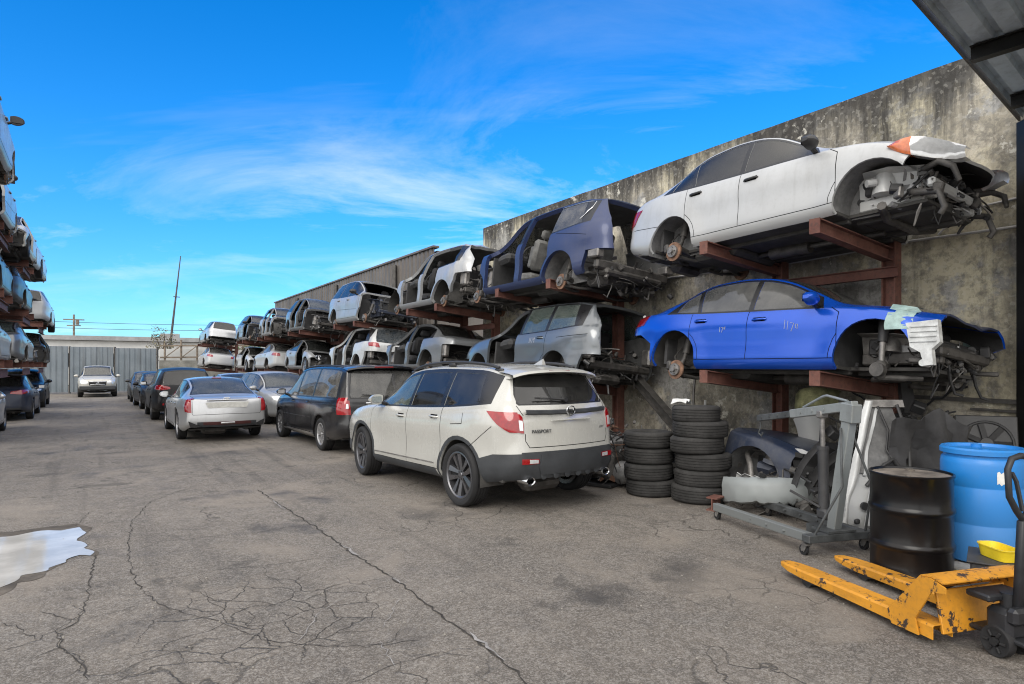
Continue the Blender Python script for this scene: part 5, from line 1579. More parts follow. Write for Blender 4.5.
for y in (2.7,9.1,15.4):
    mb=MB(); mb.bar((-.10,y,0),(-.10,y,5.2),.12,.12); mb.build('downpipe',MT['steel_dark'],shed,30)

fence=empty('metal_fence',(-1.5,48.5,0),label='tall grey corrugated metal gate fence closing the far end of the yard',cat='fence')
for i in range(5):
    x0=-7+i*2.4-.0
    ribbed('panel',(x0,0+.015*(i%2)),(x0+2.36,0+.015*(i%2)),.08,2.93+(.04,-.03,.02,0,-.05)[i],.30,.035,MT['fence_sheet'],fence)
mb=MB()
for i in range(6): mb.bar((-7+i*2.4-.02,.10,0),(-7+i*2.4-.02,.10,2.95),.09,.09)
mb.bar((-7,.09,2.5),(5,.09,2.5),.05,.06); mb.bar((-7,.09,.5),(5,.09,.5),.05,.06); mb.build('frame',MT['steel_dark'],fence,30)
MT['block']=simple('grey_block',(.23,.225,.20),.9,0,.4,2,.3,0,12)
MT['whitewash']=simple('white_render',(.55,.55,.53),.85,0,.15,.6,.1)
MT['roof_grey']=simple('roof_grey',(.28,.28,.28),.8,0,.3,.8)
MT['wood']=simple('weathered_wood',(.20,.16,.12),.85,0,.45,5,.3,0,30)
mb=MB(); mb.box((7.2,48.7,1.05),(7.2,.22,2.1),0); o=mb.build('block_wall',MT['block'],smooth=0); tag(o,'low grey block wall beside the far fence, below the timber frames','wall')
mb=MB(); mb.box((7.2,50.2,1.45),(7.0,.22,2.9),0); o=mb.build('block_wall',MT['whitewash'],smooth=0); tag(o,'pale wall behind the timber frames at the far end','wall')
bd=empty('white_building',(-2,66,0),label='long low white building with flat roof behind the far fence',cat='building')
mb=MB(); mb.box((2,3,1.95),(30,6,3.9),0); mb.build('wall',MT['whitewash'],bd,0)
mb=MB(); mb.box((2,2.9,4.12),(30.6,6.6,.38),0); mb.box((8,3.4,4.55),(1.6,1.4,.5),0,ch=.05); mb.build('roof',MT['roof_grey'],bd,0)
mb=MB()
for k in range(6): mb.box((-9+4.2*k,-.012,2.2),(1.5,.06,1.1),0)
mb.build('window',MT['glass_dark'],bd,0)
fr=empty('timber_frame',(4.6,49.6,0),label='rough timber lattice frame standing on the low block wall at the far end',cat='frame')
mb=MB()
for k in range(6): mb.bar((-.6+1.0*k,0,0),(-.6+1.0*k,0,3.3+.25*math.sin(k*2)),.09,.09)
for z in (2.3,3.1): mb.bar((-.9,-.06,z),(4.8,-.06,z+.1),.05,.10)
for k in range(5): mb.bar((-.6+1.0*k,-.1,2.3),(.4+1.0*k,-.1,3.15),.04,.06)
mb.build('lattice',MT['wood'],fr,20)
MT['dead']=simple('dead_vine',(.14,.12,.085),.9,0,.5,9)
def leafmat(name,a,b_):
    m,t,b=newmat(name); v=objco(t)
    oi=t.n('ShaderNodeNewGeometry').outputs['Random Per Island']
    c=t.mix(oi,a,b_); t.link(c,b.inputs['Base Color']); b.inputs['Roughness'].default_value=.55
    return m
MT['leaf']=leafmat('leaf_green',(.035,.075,.015),(.10,.17,.04)); MT['leaf_dry']=leafmat('leaf_dry',(.07,.07,.03),(.16,.14,.07)); MT['bark']=simple('bark',(.09,.07,.05),.9,0,.4,8,.4,0,20)
def tree(x,y,h,rc,nl,label,name='small_tree',lm='leaf',cat='tree',ls=.12,seed=1,zc=.7,group=None):
    r=random.Random(seed)
    root=empty(name,(x,y,0),label=label,cat=cat,group=group)
    mb=MB(); mb.tube([(0,0,0),(.05,.02,h*.3),(.0,.06,h*.55),(.08,.02,h*.8)],[.09*h/4,.07*h/4,.05*h/4,.02*h/4],8)
    tips=[]
    for k in range(8):
        a=r.uniform(0,6.3); z=h*r.uniform(.4,.75); q=Vector((rc*.7*math.cos(a),rc*.7*math.sin(a),z+h*r.uniform(.05,.25)))
        mb.tube([(0,.03,z*.85),tuple(q*.5+Vector((0,0,z*.42))),tuple(q)],[.03,.02,.008],5); tips.append(q)
    mb.build('trunk',MT['bark'],root,40)
    mb=MB(); cl=[(Vector((r.gauss(0,rc*.5),r.gauss(0,rc*.5),h*zc+r.gauss(0,h*.14))),r.uniform(.25,.5)*rc) for _ in range(14)]+[(q,rc*.35) for q in tips]
    for k in range(nl):
        c,s=cl[r.randrange(len(cl))]
        p=c+Vector((r.gauss(0,1),r.gauss(0,1),r.gauss(0,.8))).normalized()*s*r.random()**.4
        M=Matrix.Translation(p)@Euler((r.uniform(-1,1),r.uniform(-1,1),r.uniform(0,6.3))).to_matrix().to_4x4()
        L=ls*r.uniform(.6,1.3)
        mb.add([(-L/2,0,0),(0,-L*.24,.01),(L/2,0,0),(0,L*.24,.01)],[(0,1,2,3)],0,M)
    mb.build('crown',MT[lm],root,0); return root
tree(10.2,52.5,4.4,.95,900,'small green leafy tree showing between the far racked cars','small_tree','leaf','tree',.20,3)
tree(4.1,52,4.9,.8,420,'thin half-bare straggly tree beside the far end of the fence','bare_tree','leaf_dry','tree',.16,7)
tree(-2.6,38.5,.34,.5,500,'patch of green weeds growing at the foot of the left racks','weed_clump','leaf','weeds',.14,9,.5)
up=empty('utility_pole',(4.6,56,0),label='tall thin leaning pole rising above the far fence',cat='pole')
mb=MB(); mb.tube([(0,0,0),(.35,0,4),(1.0,0,10.3)],[.12,.09,.035],10); mb.build('pole',MT['steel_dark'],up,50)
mb=MB(); mb.bar((.50,-.1,7.1),(.95,.1,7.1),.06,.06); mb.build('crossarm',MT['steel_dark'],up)
up=empty('utility_pole',(-2.4,105,0),label='short distant utility pole with crossarm beyond the white building at left',cat='pole')
mb=MB(); mb.cyl((0,0,0),(0,0,8.7),.16,.11,10); mb.build('pole',MT['wood'],up,50)
mb=MB(); mb.bar((-1.2,0,8.0),(1.2,0,8.0),.12,.14); mb.bar((-.8,0,7.2),(.8,0,7.2),.12,.12); mb.cyl((.4,-.25,7.3),(.4,-.25,8.0),.22,n=10); mb.build('crossarm',MT['wood'],up)
for i,(z,dy) in enumerate(((8.05,0),(7.25,.4))):
    mb=MB(); mb.tube([(-40+4*k,105+dy,z+1.5*((k-10)/10)**2-.4) for k in range(31)],.03,5)
    o=mb.build('power_line',MT['black_plastic'],None,0); tag(o,('upper','lower')[i]+' thin power line hung across the sky at the far distant pole','power line')

# ------------------------------------------------------------------ canopy at the right
MT['canopy']=sheetmetal('canopy_sheet',(.38,.45,.52),(.48,.55,.61),(.13,.14,.15))
can=empty('roof_canopy',(0,0,0),label='corrugated metal canopy roof overhanging the top right corner',cat='canopy')
e1=Vector((8.70,2.88,4.5)); ed=Vector((-.989,-.147,0)); bk=Vector((.147,-.989,0))
mb=MB(); rows=[[],[]]
prof=[]
u=0
while u<3.2:
    for a,dz in ((0,0),(.015,.05),(.065,.05),(.08,0)): prof.append((u+a,dz))
    u+=.21
rows=[[tuple(e1+ed*s+bk*u+Vector((0,0,dz+.02*u))) for u,dz in prof] for s in (0,1.5,3.0,4.5)]
mb.strip(rows,0,.006); mb.build('roof_sheet',MT['canopy'],can,20)
mb=MB()
for s in (.85,2.35,3.85):
    p=e1+ed*s+bk*.05+Vector((0,0,-.075)); mb.ibeam(p,p+bk*3.1+Vector((0,0,.06)),.09,.13,.012)
mb.build('purlin',MT['black_metal'],can,20)
mb=MB(); p=e1+bk*.02+Vector((0,0,-.012)); 
mb.bar(tuple(e1+bk*-.03+Vector((0,0,.02))),tuple(e1+ed*4.5+bk*-.03+Vector((0,0,.02))),.02,.10); mb.build('edge_trim',MT['steel_dark'],can,20)
mb=MB(); mb.box((8.53,2.74,2.2),(.20,.20,4.4),0,(0,0,R(-33)),.008); mb.box((8.53,2.74,.01),(.34,.34,.02),0,(0,0,R(-33))); mb.build('post',MT['black_metal'],can,20)

# ------------------------------------------------------------------ steel racks
def rust_mat():
    m,t,b=newmat('rust_red_steel'); v=objco(t)
    n1=t.noise(v,3,6,.65); n2=t.noise(v,22,4,.65)
    c=t.mix(t.ramp(n1,[(.38,0),(.62,1)]),(.105,.038,.028),(.17,.075,.055)); c=t.mix(t.math('MULTIPLY',t.ramp(n2,[(.5,0),(.68,1)]),.6),c,(.05,.035,.03))
    t.link(c,b.inputs['Base Color']); b.inputs['Roughness'].default_value=.75
    bn=t.n('ShaderNodeBump',{'Strength':.2,'Distance':.004,'Height':n2}); t.link(bn.outputs[0],b.inputs['Normal'])
    return m
MT['rust']=rust_mat()
TILT=R(6)
def rack_mesh(ys,levels,x_post,x_end,h,name,label,group,up_side=-1,stubs=True):
    """cantilever rack > post, arm, rail ; arms rise towards the yard"""
    root=empty(name,(0,0,0),label=label,cat='car rack',group=group)
    for y in ys:
        mb=MB(); mb.ibeam((x_post,y,0),(x_post,y,h),.16,.16,.014,0,(0,1,0)); mb.box((x_post,y,.01),(.3,.3,.02)); mb.build('post',MT['rust'],root,20)
        for z in levels:
            dx=x_end-x_post
            mb=MB(); mb.ibeam((x_post+.08*(1 if dx>0 else -1),y,z-.085),(x_end,y,z-.085+abs(dx)*math.tan(TILT)),.12,.16,.013)
            mb.box((x_end+(.004 if dx>0 else -.004),y,z-.085+abs(dx)*math.tan(TILT)),(.012,.125,.165))
            mb.build('arm',MT['rust'],root,20)
    for z in levels[-1:]:
        mb=MB(); mb.ibeam((x_post-.09*(-1 if x_end>x_post else 1),ys[0]-.12,z-.30),(x_post-.09*(-1 if x_end>x_post else 1),ys[-1]+.12,z-.30),.09,.13,.012); mb.build('rail',MT['rust'],root,20)
    return root
RX=8.25
def seat_z(z,x,rail_x=RX,out=-1):
    return z+abs(x-rail_x)*math.tan(TILT)
bays=[((4.07,5.6),(1.50,3.17),'rust red steel rack nearest the camera holding the white and bright blue cars'),
      ((9.0,10.7),(1.33,3.07),'rust red steel rack holding the navy doorless car above the grey hatchback'),
      ((13.4,15.0),(1.45,3.0),'rust red steel rack holding the doorless dull silver shell above the grey coupe'),
      ((19.0,20.9),(1.42,2.93),'rust red steel rack holding the frontless silver car above the white rear-stripped car'),
      ((25.2,26.9),(1.42,2.95),'rust red steel rack holding the open shell with whole windscreen, half way down the row'),
      ((31.2,32.8),(1.42,2.95),'rust red steel rack holding the white saloon under a stripped shell, far down the row'),
      ((36.6,38.2),(1.42,2.95),'rust red steel rack second from the far end of the right row'),
      ((44.0,46.0),(1.42,2.95),'rust red steel rack at the far end of the right row')]
for i,(ys,lv,lb) in enumerate(bays):
    rack_mesh(ys,lv,RX if i<7 else 7.6,6.62 if i<7 else 5.6,3.4,'car_rack',lb,'steel car racks along the right wall')
# ------------------------------------------------------------------ cars on the ground
def ground_car(sp,label,cat,xr,yr,heading,group,name='parked_car',dz=0):
    return make_car(sp,name,label,cat,(xr,yr,dz),heading,group)
G1='cars parked on the yard floor'
# white crossover: rear left wheel at (3.78,6.85), nose 4 degrees left of the yard line
hd=94; u=Vector((math.cos(R(hd)),math.sin(R(hd)))); l=Vector((-u.y,u.x))
rw=Vector((3.735,6.92)); sr=PASS['axles'][1]; c=rw+u*(sr-PASS['L']/2)-l*(PASS['track']+.10)
ground_car(PASS,'pearl white crossover with dark lower bumper parked nearest the camera','crossover',c.x,c.y,hd,G1)
hd=91.4; u=Vector((math.cos(R(hd)),math.sin(R(hd)))); l=Vector((-u.y,u.x))
rw=Vector((3.86,13.05)); c=rw+u*(VAN['axles'][1]-VAN['L']/2)-l*(VAN['track']+.08)
ground_car(VAN,'black people carrier with chrome side strips parked just beyond the white crossover','minivan',c.x,c.y,hd,G1)
ground_car(CTS,'silver saloon seen from behind with tall upright red tail lamps','sedan',2.52,15.75+4.95/2,90,G1)
BSUV=suv(4.55,1.68,.93,.36,paint=PBLK,glass=MT['glass_dark'],style='seven',rimmat=MT['alloy'],arch_trim=False,
  marks=[('lamp','rear',[(.95,.93),(.45,1.0),(.46,1.06),(.62,1.10),(.95,1.16)],True),('lamp','side',[(4.15,1.0),(5,.92),(5,1.14),(4.25,1.12)],False),
         ('refl','rear',[(.85,.50),(.62,.50),(.62,.56),(.85,.56)],True)],markparts={'lamp':('taillight',MT['red_lens'],True,.012),'refl':('reflector',MT['red_lens'],True,.006)},
  rearlines=[[(0,.66),(.62,.66),(.66,.8)]])
ground_car(BSUV,'black crossover with boomerang red tail lamps parked beyond the silver saloon','crossover',2.42,22.5+2.27,90,G1)
def face_marks(h=1.0,hw=.85):
    return dict(marks=[('head','front',[(.80*hw,.62*h),(.40*hw,.60*h),(.42*hw,.72*h),(.80*hw,.80*h)],True),('head','side',[(-.2,.62*h),(.22,.66*h),(.40,.76*h),(-.2,.78*h)],False),
        ('grille','front',[(0,.50*h),(.36*hw,.52*h),(.38*hw,.68*h),(0,.68*h)],True),('intake','front',[(0,.28*h),(.6*hw,.28*h),(.55*hw,.42*h),(0,.42*h)],True)],
        markparts={'head':('headlight',MT['clear_lens'],True,.004),'grille':('grille',MT['trim'],False,-.004),'intake':('air_intake',MT['trim'],False,-.004)})
DS=sedan(4.7,1.46,.90,.33,paint=PBLK,style='ten',sglass=MT['glass_dusty'],**face_marks())
ground_car(DS,'black saloon with pale windscreen facing the camera beyond the black crossover','sedan',2.35,31.2,-88,G1)
DS2=sedan(4.6,1.46,.89,.32,paint=PCHAR,style='seven',sglass=MT['glass_dusty'],**face_marks())
ground_car(DS2,'dark charcoal saloon at the far end of the file of parked cars','sedan',2.3,37.3,-90,G1)
WAG=suv(4.6,1.56,.90,.33,paint=PSILV2,style='seven',noscreen=False,sglass=MT['glass_blue'],glass=MT['glass_dusty'],**face_marks(1.1,.88))
ground_car(WAG,'dull silver hatchback facing the camera, wedged between the silver saloon and black people carrier','hatchback',4.95,21.4,-86,G1)
SS=sedan(4.6,1.44,.88,.32,paint=PSILV,style='seven',**face_marks())
ground_car(SS,'pale silver saloon behind the dull silver hatchback with just its roof in view','sedan',4.75,27.4,-90,G1)
# pickup at the far end
def post_pick(sh,root,X,sp):
    fx=lambda y,z: -(sh.front_x(y,z)-sp['L']/2)
    mb=MB(); mb.box((fx(0,.5)+.04,0,.52),(.12,1.72,.24),0,ch=.05); mb.build('bumper',MT['cladding'],root,40)
    mb=MB(); mb.box((fx(0,.7)+.02,0,.86),(.05,.78,.05),0,ch=.012); mb.box((fx(0,.7)+.02,0,.70),(.05,.70,.03),0,ch=.01); mb.build('grille_bar',MT['chrome'],root,40)
    mb=MB(); mb.tube([(fx(0,.8)+.05,.07*math.cos(a),.785+.045*math.sin(a)) for a in [2*math.pi*k/20 for k in range(21)]],.009,6); mb.build('emblem',MT['chrome'],root,40)
    mb=MB(); 
    for sg in (1,-1): mb.cyl((fx(.6,.5)+.08,sg*.62,.52),(fx(.6,.5)+.105,sg*.62,.52),.06,n=14)
    mb.build('fog_light',MT['clear_lens'],root,40)
PICK=suv(5.3,1.75,.93,.37,paint=PTAN,style='steel',axles=(.95,4.2),
  top=[(0,.90),(.08,1.0),(.4,1.07),(1.0,1.12),(1.35,1.15),(1.5,1.19),(1.85,1.45),(2.15,1.66),(2.4,1.73),(2.9,1.75),(3.35,1.72),(3.6,1.66),(3.72,1.2),(3.8,1.16),(5.3,1.16)],
  belt=[(0,.85),(.4,.98),(1.35,1.07),(2.4,1.09),(3.6,1.10),(5.3,1.12)],bot=[(0,.42),(.4,.40),(5,.42),(5.3,.5)],
  front=[(.3,.06),(.6,0),(.8,.0),(.95,.05),(1.0,.1)],rear=[(.4,5.25),(.7,5.3),(1.16,5.3)],doors=(1.5,2.55,3.4),dlo=(1.6,3.5),
  wins=[(1.7,2.5,'front',.1,0),(2.6,3.35,'rear',0,-.05)],screen=(1.42,2.3),rwin=[(0,.9),(.02,.9),(.02,.92),(0,.92)],norear=True,hoodline=(.18,1.36),cabin_rear=3.55,
  marks=[('head','front',[(.86,.74),(.44,.72),(.46,.90),(.80,.95)],True),('head','side',[(-.2,.74),(.25,.76),(.4,.94),(-.2,.93)],False),('grille','front',[(0,.64),(.40,.66),(.42,.92),(0,.92)],True),
         ('skirt','front',[(0,.3),(.85,.3),(.85,.60),(0,.60)],True)],
  markparts={'head':('headlight',MT['clear_lens'],True,.004),'grille':('grille',MT['trim'],False,-.004),'skirt':('bumper',MT['cladding'],False,.02)},post=post_pick)
make_car(PICK,'pickup_truck','dusty pale silver pickup facing the camera in front of the far fence','pickup truck',(.12,44.5,0),-90)

# ------------------------------------------------------------------ cars on the right racks
def rack_car(sp,zarm,y,heading,label,cat,x=7.58,name='scrap_car',sill=None,group='stripped cars on the right racks',pitch=0,roll=6,lift=.03):
    sill=sill if sill is not None else sp['bot'][2][1]
    zc=zarm+abs(x-RX)*math.tan(TILT)+lift
    return make_car(sp,name,label,cat,(x-math.sin(R(roll))*sill,y,zc-math.cos(R(roll))*sill),heading,group,roll=roll,pitch=pitch)
def var(sp,**k):
    q=dict(sp); q.update(k); return q
rack_car(VERSA,3.17,5.08,-90,'white saloon shell with torn open front on the nearest upper rack','sedan',pitch=-1.5)
rack_car(FORTE,1.50,4.97,-90,'bright blue saloon shell with crumpled dark bonnet on the nearest lower rack','sedan',x=7.62)
rack_car(PILOT,2.98,10.15,90,'navy blue doorless crossover shell with bare brake disc on an upper rack','crossover')
rack_car(ESCAPE,1.33,10.25,90,'gunmetal grey hatchback with its front door missing below the navy shell','hatchback')
rack_car(SILV,3.0,14.6,90,'dull silver doorless shell with torn off tail on an upper rack','crossover')
rack_car(COUPE,1.45,15.5,90,'grey doorless coupe shell with black rear glass on a lower rack','coupe')
rack_car(FRONT4,2.93,19.95,-90,'silver crossover shell without front wings or bonnet, its doors still shut','crossover')
rack_car(WREAR4,1.42,20.4,90,'white doorless crossover with red tail lamp and stripped rear bumper','crossover')
rack_car(FRONT5,2.95,26.1,-90,'grey doorless shell with whole windscreen and missing nose on an upper rack','crossover')
rack_car(LOW5,1.42,26.4,-90,'pale grey saloon with empty lamp sockets facing the camera on a lower rack','sedan')
rack_car(var(SILV,paint=PSILV2,post=post_front_open,bayargs=(.4,1.2,.35,.85,.75,19,24),cuts=SILV['cuts'][:1]+SILV['cuts'][2:],noglass=()),2.95,31.4,-92,'stripped pale shell on the upper rack right after the shed ends','crossover')
WS=sedan(4.6,1.47,.88,.32,paint=PWH,wheels='front',mirrors=False,marks=[('lamp','rear',[(.92,.78),(.50,.80),(.52,.92),(.92,.96)],True),('lamp','side',[(4.2,.82),(5,.78),(5,.96),(4.3,.94)],False)],markparts={'lamp':('taillight',MT['red_lens'],True,.012)},glass=MT['glass_dusty'])
rack_car(WS,1.42,32.8,90,'white saloon with wide red tail lamp on a lower rack','sedan')
rack_car(var(FRONT4,paint=PGRY2,seed=131,noscreen=False,drs={'front':0,'rear':1}),2.95,37.0,-90,'grey shell lacking its front door on the second farthest upper rack','crossover')
rack_car(var(LOW5,paint=PWH,seed=141),1.42,37.8,-90,'white saloon with stripped nose on the second farthest lower rack','sedan')
TAILW=suv(4.5,1.6,.92,.34,paint=PSILV,wheels='none',glass=MT['glass_dark'],mirrormat=MT['black_plastic'],hubs=True,marks=[('lamp','rear',[(.95,.90),(.72,.88),(.72,1.06),(.95,1.1)],True)],markparts={'lamp':('taillight',MT['dark_red_lens'],True,.01)},
   cuts=[('all',[(4.1,0),(6,0),(6,.62),(4.2,.58)])],seed=151,nbits=20,post=post_rear_open)
rack_car(TAILW,2.95,45.0,90,'silver hatchback showing its tail on the farthest upper rack','hatchback',x=6.62)
rack_car(var(WS,wheels='none',paint=PWH),1.42,45.2,90,'white saloon showing its tail on the farthest lower rack','sedan',x=6.5)

# ------------------------------------------------------------------ left racks
LX=-4.6
def left_rack(ys,levels,lb):
    root=empty('car_rack',(0,0,0),label=lb,cat='car rack',group='steel car racks along the left side')
    for y in ys:
        mb=MB(); mb.ibeam((LX,y,0),(LX,y,5.2),.18,.18,.014,0,(0,1,0)); mb.build('post',MT['rust'],root,20)
        for z in levels:
            mb=MB(); mb.ibeam((LX+.09,y,z-.1),(-1.72,y,z-.08),.14,.2,.014); mb.build('arm',MT['rust'],root,20)
    for z in levels:
        mb=MB(); mb.ibeam((-1.85,ys[0]-.25,z-.3),(-1.85,ys[-1]+.25,z-.3),.1,.2,.012); mb.build('rail',MT['rust'],root,20)
left_rack((12.2,14.4),(1.85,3.45,4.98),'rust red rack at the left edge under the nearest grey car with the black mirror')
left_rack((18.4,20.2),(1.85,3.45,4.98),'second rust red rack on the left, its beam ends showing at the frame edge')
left_rack((24.8,26.8),(1.85,3.45,4.98),'rust red rack on the left standing over the slate blue saloon')
left_rack((31.4,33.6),(1.85,3.45),'farthest rust red rack on the left, nearest the weeds')
GL='scrap cars stacked along the left side'
def lc(sp,xr,y,z,hd,label,cat,name='scrap_car',roll=0):
    W=max(p[1] for p in sp['plan'])
    return make_car(sp,name,label,cat,(xr-W,y,z-(sp['bot'][2][1] if z>1 else 0)),hd,GL if z>1 else G1,roll=roll)
MG=suv(4.6,1.66,.92,.35,paint=PSILV2,wheels='none',mirrormat=MT['black_plastic'],mirrorglass=MT['trim'],glass=MT['glass_dusty'],**face_marks(1.1,.88))
lc(MG,-1.22,13.3,5.12,90,'dull silver car high at the left edge with its black wing mirror against the sky','crossover')
lc(var(FRONT4,seed=161,paint=PSILV2,noscreen=False),-1.62,18.6,4.98,-90,'dull silver stripped car on the top left tier behind the mirror car','crossover')
lc(var(LOW5,paint=PTAN,seed=171,wheels='front'),-1.55,24.0,4.98,-90,'pale beige saloon with an open wheel arch in the middle of the top left tier','sedan')
lc(sedan(4.5,1.45,.87,.31,paint=PWSIL,wheels='rear',mirrors=False),-1.55,29.0,4.98,90,'pale saloon at the far end of the top left tier','sedan')
lc(sedan(4.6,1.46,.88,.32,paint=PCHAR,wheels='none',mirrors=False,glass=MT['glass_dusty']),-1.7,24.6,3.45,90,'dark car on the middle left tier below the rust beam','sedan')
lc(suv(4.6,1.62,.92,.34,paint=PWH,wheels='front',mirrors=False,glass=MT['glass_dark'],sglass=MT['glass_dusty'],**face_marks(1.1,.88)),-1.50,33.6,3.45,90,'off-white car at the far end of the middle left tier above the weeds','crossover')
lc(sedan(4.6,1.46,.88,.32,paint=PGRY2,wheels='none',mirrors=False,rglass=MT['glass_green'],glass=MT['glass_dusty'],cuts=[('rear',[(-.6,.3),(.6,.3),(.6,.75),(-.6,.75)])],seed=181,nbits=22,post=post_rear_open),-1.72,25.4,1.85,90,'grey saloon with its tail panel cut away directly over the slate blue saloon','sedan')
lc(var(COUPE,paint=PCHAR,seed=191),-1.62,32.6,1.85,-90,'black stripped coupe on the low left tier over the dark hatchback','coupe')
lc(sedan(4.6,1.47,.87,.32,paint=PCHAR,wheels='none',mirrors=False,glass=MT['glass_dark']),-1.75,19.2,3.45,90,'charcoal car on the middle left tier cut by the frame edge','sedan')
lc(sedan(4.6,1.47,.87,.32,paint=PSILV2,wheels='none',mirrors=False),-1.8,19.4,1.85,90,'silver car on the low left tier cut by the frame edge','sedan')
LS=sedan(4.75,1.46,.92,.33,paint=PBLUE2,style='ten',rglass=MT['glass_dark'],marks=[('lamp','rear',[(.93,.80),(.40,.86),(.42,.93),(.93,.99)],True),('lamp','side',[(4.25,.90),(5,.80),(5,.98),(4.3,.96)],False)],markparts={'lamp':('taillight',MT['red_lens'],True,.012)},lower_rear=[box2(-.8,.2,.8,.42)])
lc(LS,-1.68,27.4,0,90,'dark slate blue saloon with wide red tail lamps parked under the left racks','sedan','parked_car')
lc(suv(4.4,1.6,.9,.34,paint=PBLK,style='seven',**face_marks(1.1,.88)),-1.72,34.3,0,-90,'dark hatchback parked under the far left racks beside the weeds','hatchback','parked_car')
lc(sedan(4.6,1.46,.88,.32,paint=PSILV,style='seven',**face_marks()),-2.0,20.4,0,-90,'silver car on the ground showing only a sliver at the left frame edge','sedan','parked_car')
# ------------------------------------------------------------------ tyres
TY=[]
def tyre_thing(x,y,z,rz,label,group,scale=1.0,mat='rubber_dusty',tilt=0):
    o=tyre_mb(.335*scale,.205,.215*scale,44).build('tyre',MT[mat],None,40)
    o.location=(x,y,z); o.rotation_euler=(R(tilt),R(tilt*.6),rz)
    return tag(o,label,'tyre',group)
r=random.Random(8)
xs=[.02,-.015,.01,-.03]
lab=['bottom tyre of the shorter stack beside the engine heap','second tyre up in the shorter stack','third tyre up in the shorter stack','top tyre of the shorter stack, its black hole open to the sky']
for k in range(4): tyre_thing(6.27+xs[k],6.22+r.uniform(-.02,.02),.106+.213*k,r.uniform(0,6),lab[k],'tyres in the shorter stack',(1.0,.97,1.0,.96)[k],'rubber_dusty',r.uniform(-1,1))
lab=['bottom tyre of the taller stack near the rusty beam stub','second tyre up in the taller stack','third tyre up in the taller stack','fourth tyre up in the taller stack, with the pale chalk line above','fifth tyre up in the taller stack','small slim tyre crowning the taller stack']
xs=[.0,.03,.045,-.03,.01,-.04]
for k in range(6): tyre_thing(6.50+xs[k],5.57-xs[k]*.5,.106+.205*k if k<5 else .106+.205*5-.02,r.uniform(0,6),lab[k],'tyres in the taller stack',(1.06,1.03,1.05,1.0,1.03,.90)[k],'rubber_dusty',r.uniform(-1.2,1.2))
MT['rag']=simple('white_rag',(.6,.6,.58),.8,0,.15,8)
mb=MB(); rows=[[(.28*(i/6-.5)*(1-.2*abs(j-2)/2),.2*(j/4-.5),.022*math.sin(i*1.7+j)+.03*(1-((i-3)/3)**2)) for j in range(5)] for i in range(7)]
mb.strip(rows,0,.006); o=mb.build('plastic_scrap',MT['rag'],None,50); o.location=(6.33,5.72,1.245); o.rotation_euler=(0,0,.4); tag(o,'scrap of white plastic lying on top of the taller tyre stack','scrap')

# ------------------------------------------------------------------ oil drums
MT['drum_black']=paint('drum_black',(.004,.004,.005),0,.05,.28,.2,(.10,.06,.03),.25)
MT['drum_blue']=paint('drum_blue',(.012,.19,.55),0,.35,.42,.15,(.09,.15,.22))
MT['drum_lid']=simple('drum_lid_rusty',(.22,.19,.16),.6,.3,.6,5,.3)
d=empty('oil_drum',(5.58,2.60,0),label='glossy black steel drum with rust streaks behind the pallet jack forks',cat='drum')
rr=.293; H=.86
prof=[(.001,.02),(rr-.01,.02),(rr-.004,.0),(rr+.008,.004),(rr+.008,.022),(rr,.03)]
for z in (.287,.573):
    prof+=[(rr,z-.035),(rr+.004,z-.024),(rr+.013,z-.010),(rr+.013,z+.010),(rr+.004,z+.024),(rr,z+.035)]
    
prof+=[(rr,H-.03),(rr+.008,H-.022),(rr+.010,H-.006),(rr+.004,H),(rr-.006,H-.002),(rr-.010,H-.02)]
mb=MB(); mb.lathe(prof,56,0); mb.build('body',MT['drum_black'],d,50)
mb=MB(); mb.lathe([(rr-.0105,H-.02),(rr-.04,H-.024),(rr-.08,H-.02),(.001,H-.02)],48); mb.cyl((.16,.08,H-.02),(.16,.08,H-.006),.035,n=14); mb.cyl((-.17,-.06,H-.02),(-.17,-.06,H-.008),.02,n=12)
mb.build('lid',MT['drum_lid'],d,40)
plat=MB(); 
for k in range(4): plat.box((-.36+.24*k,0,.105),(.2,1.1,.022),0,ch=.004)
for y in (-.45,0,.45): plat.box((0,y,.047),(.95,.09,.09),0,ch=.005)
MT['pallet']=simple('pallet_grey',(.30,.29,.27),.85,0,.3,7,.2,0,30)
o=plat.build('pallet',MT['pallet'],None,20); o.location=(6.22,2.30,0); o.rotation_euler=(0,0,.18); tag(o,'low grey timber pallet under the blue drum','pallet')
d=empty('plastic_drum',(6.22,2.34,.118),label='bright blue plastic drum with a torn white sticker standing on the pallet',cat='drum')
rr=.295;H=.93
prof=[(.001,.0),(rr-.03,.0),(rr-.012,.012),(rr-.004,.05),(rr,.12),(rr,.30),(rr-.005,.312),(rr-.005,.322),(rr,.334),(rr,.60),(rr-.005,.612),(rr-.005,.622),(rr,.634),(rr,.80),(rr-.008,.84),(rr-.022,.855),(rr-.022,.872),(rr+.004,.88),(rr+.004,.915),(rr-.008,H),(rr-.03,H-.002),(rr-.04,H-.025),(.001,H-.022)]
mb=MB(); mb.lathe(prof,56); mb.build('body',MT['drum_blue'],d,35)
mb=MB(); mb.cyl((.15,.1,H-.03),(.15,.1,H+.0),.04,n=16); mb.build('bung',MT['drum_blue'],d,40)
mb=MB(); mb.cyl((-.16,-.08,H-.03),(-.16,-.08,H-.0),.035,n=16); mb.build('bung',MT['drum_blue'],d,40)
a0=math.atan2(-2.34+.0,-6.22); mb=MB(); rows=[]
for i in range(5):
    rows.append([((rr+.003)*math.cos(a0+.33+.05*j+.012*math.sin(i*2+j)),(rr+.003)*math.sin(a0+.33+.05*j),.66+.024*i+.01*math.sin(j*2.2)) for j in range(5)])
mb.strip(rows); mb.build('sticker',MT['rag'],d,60)

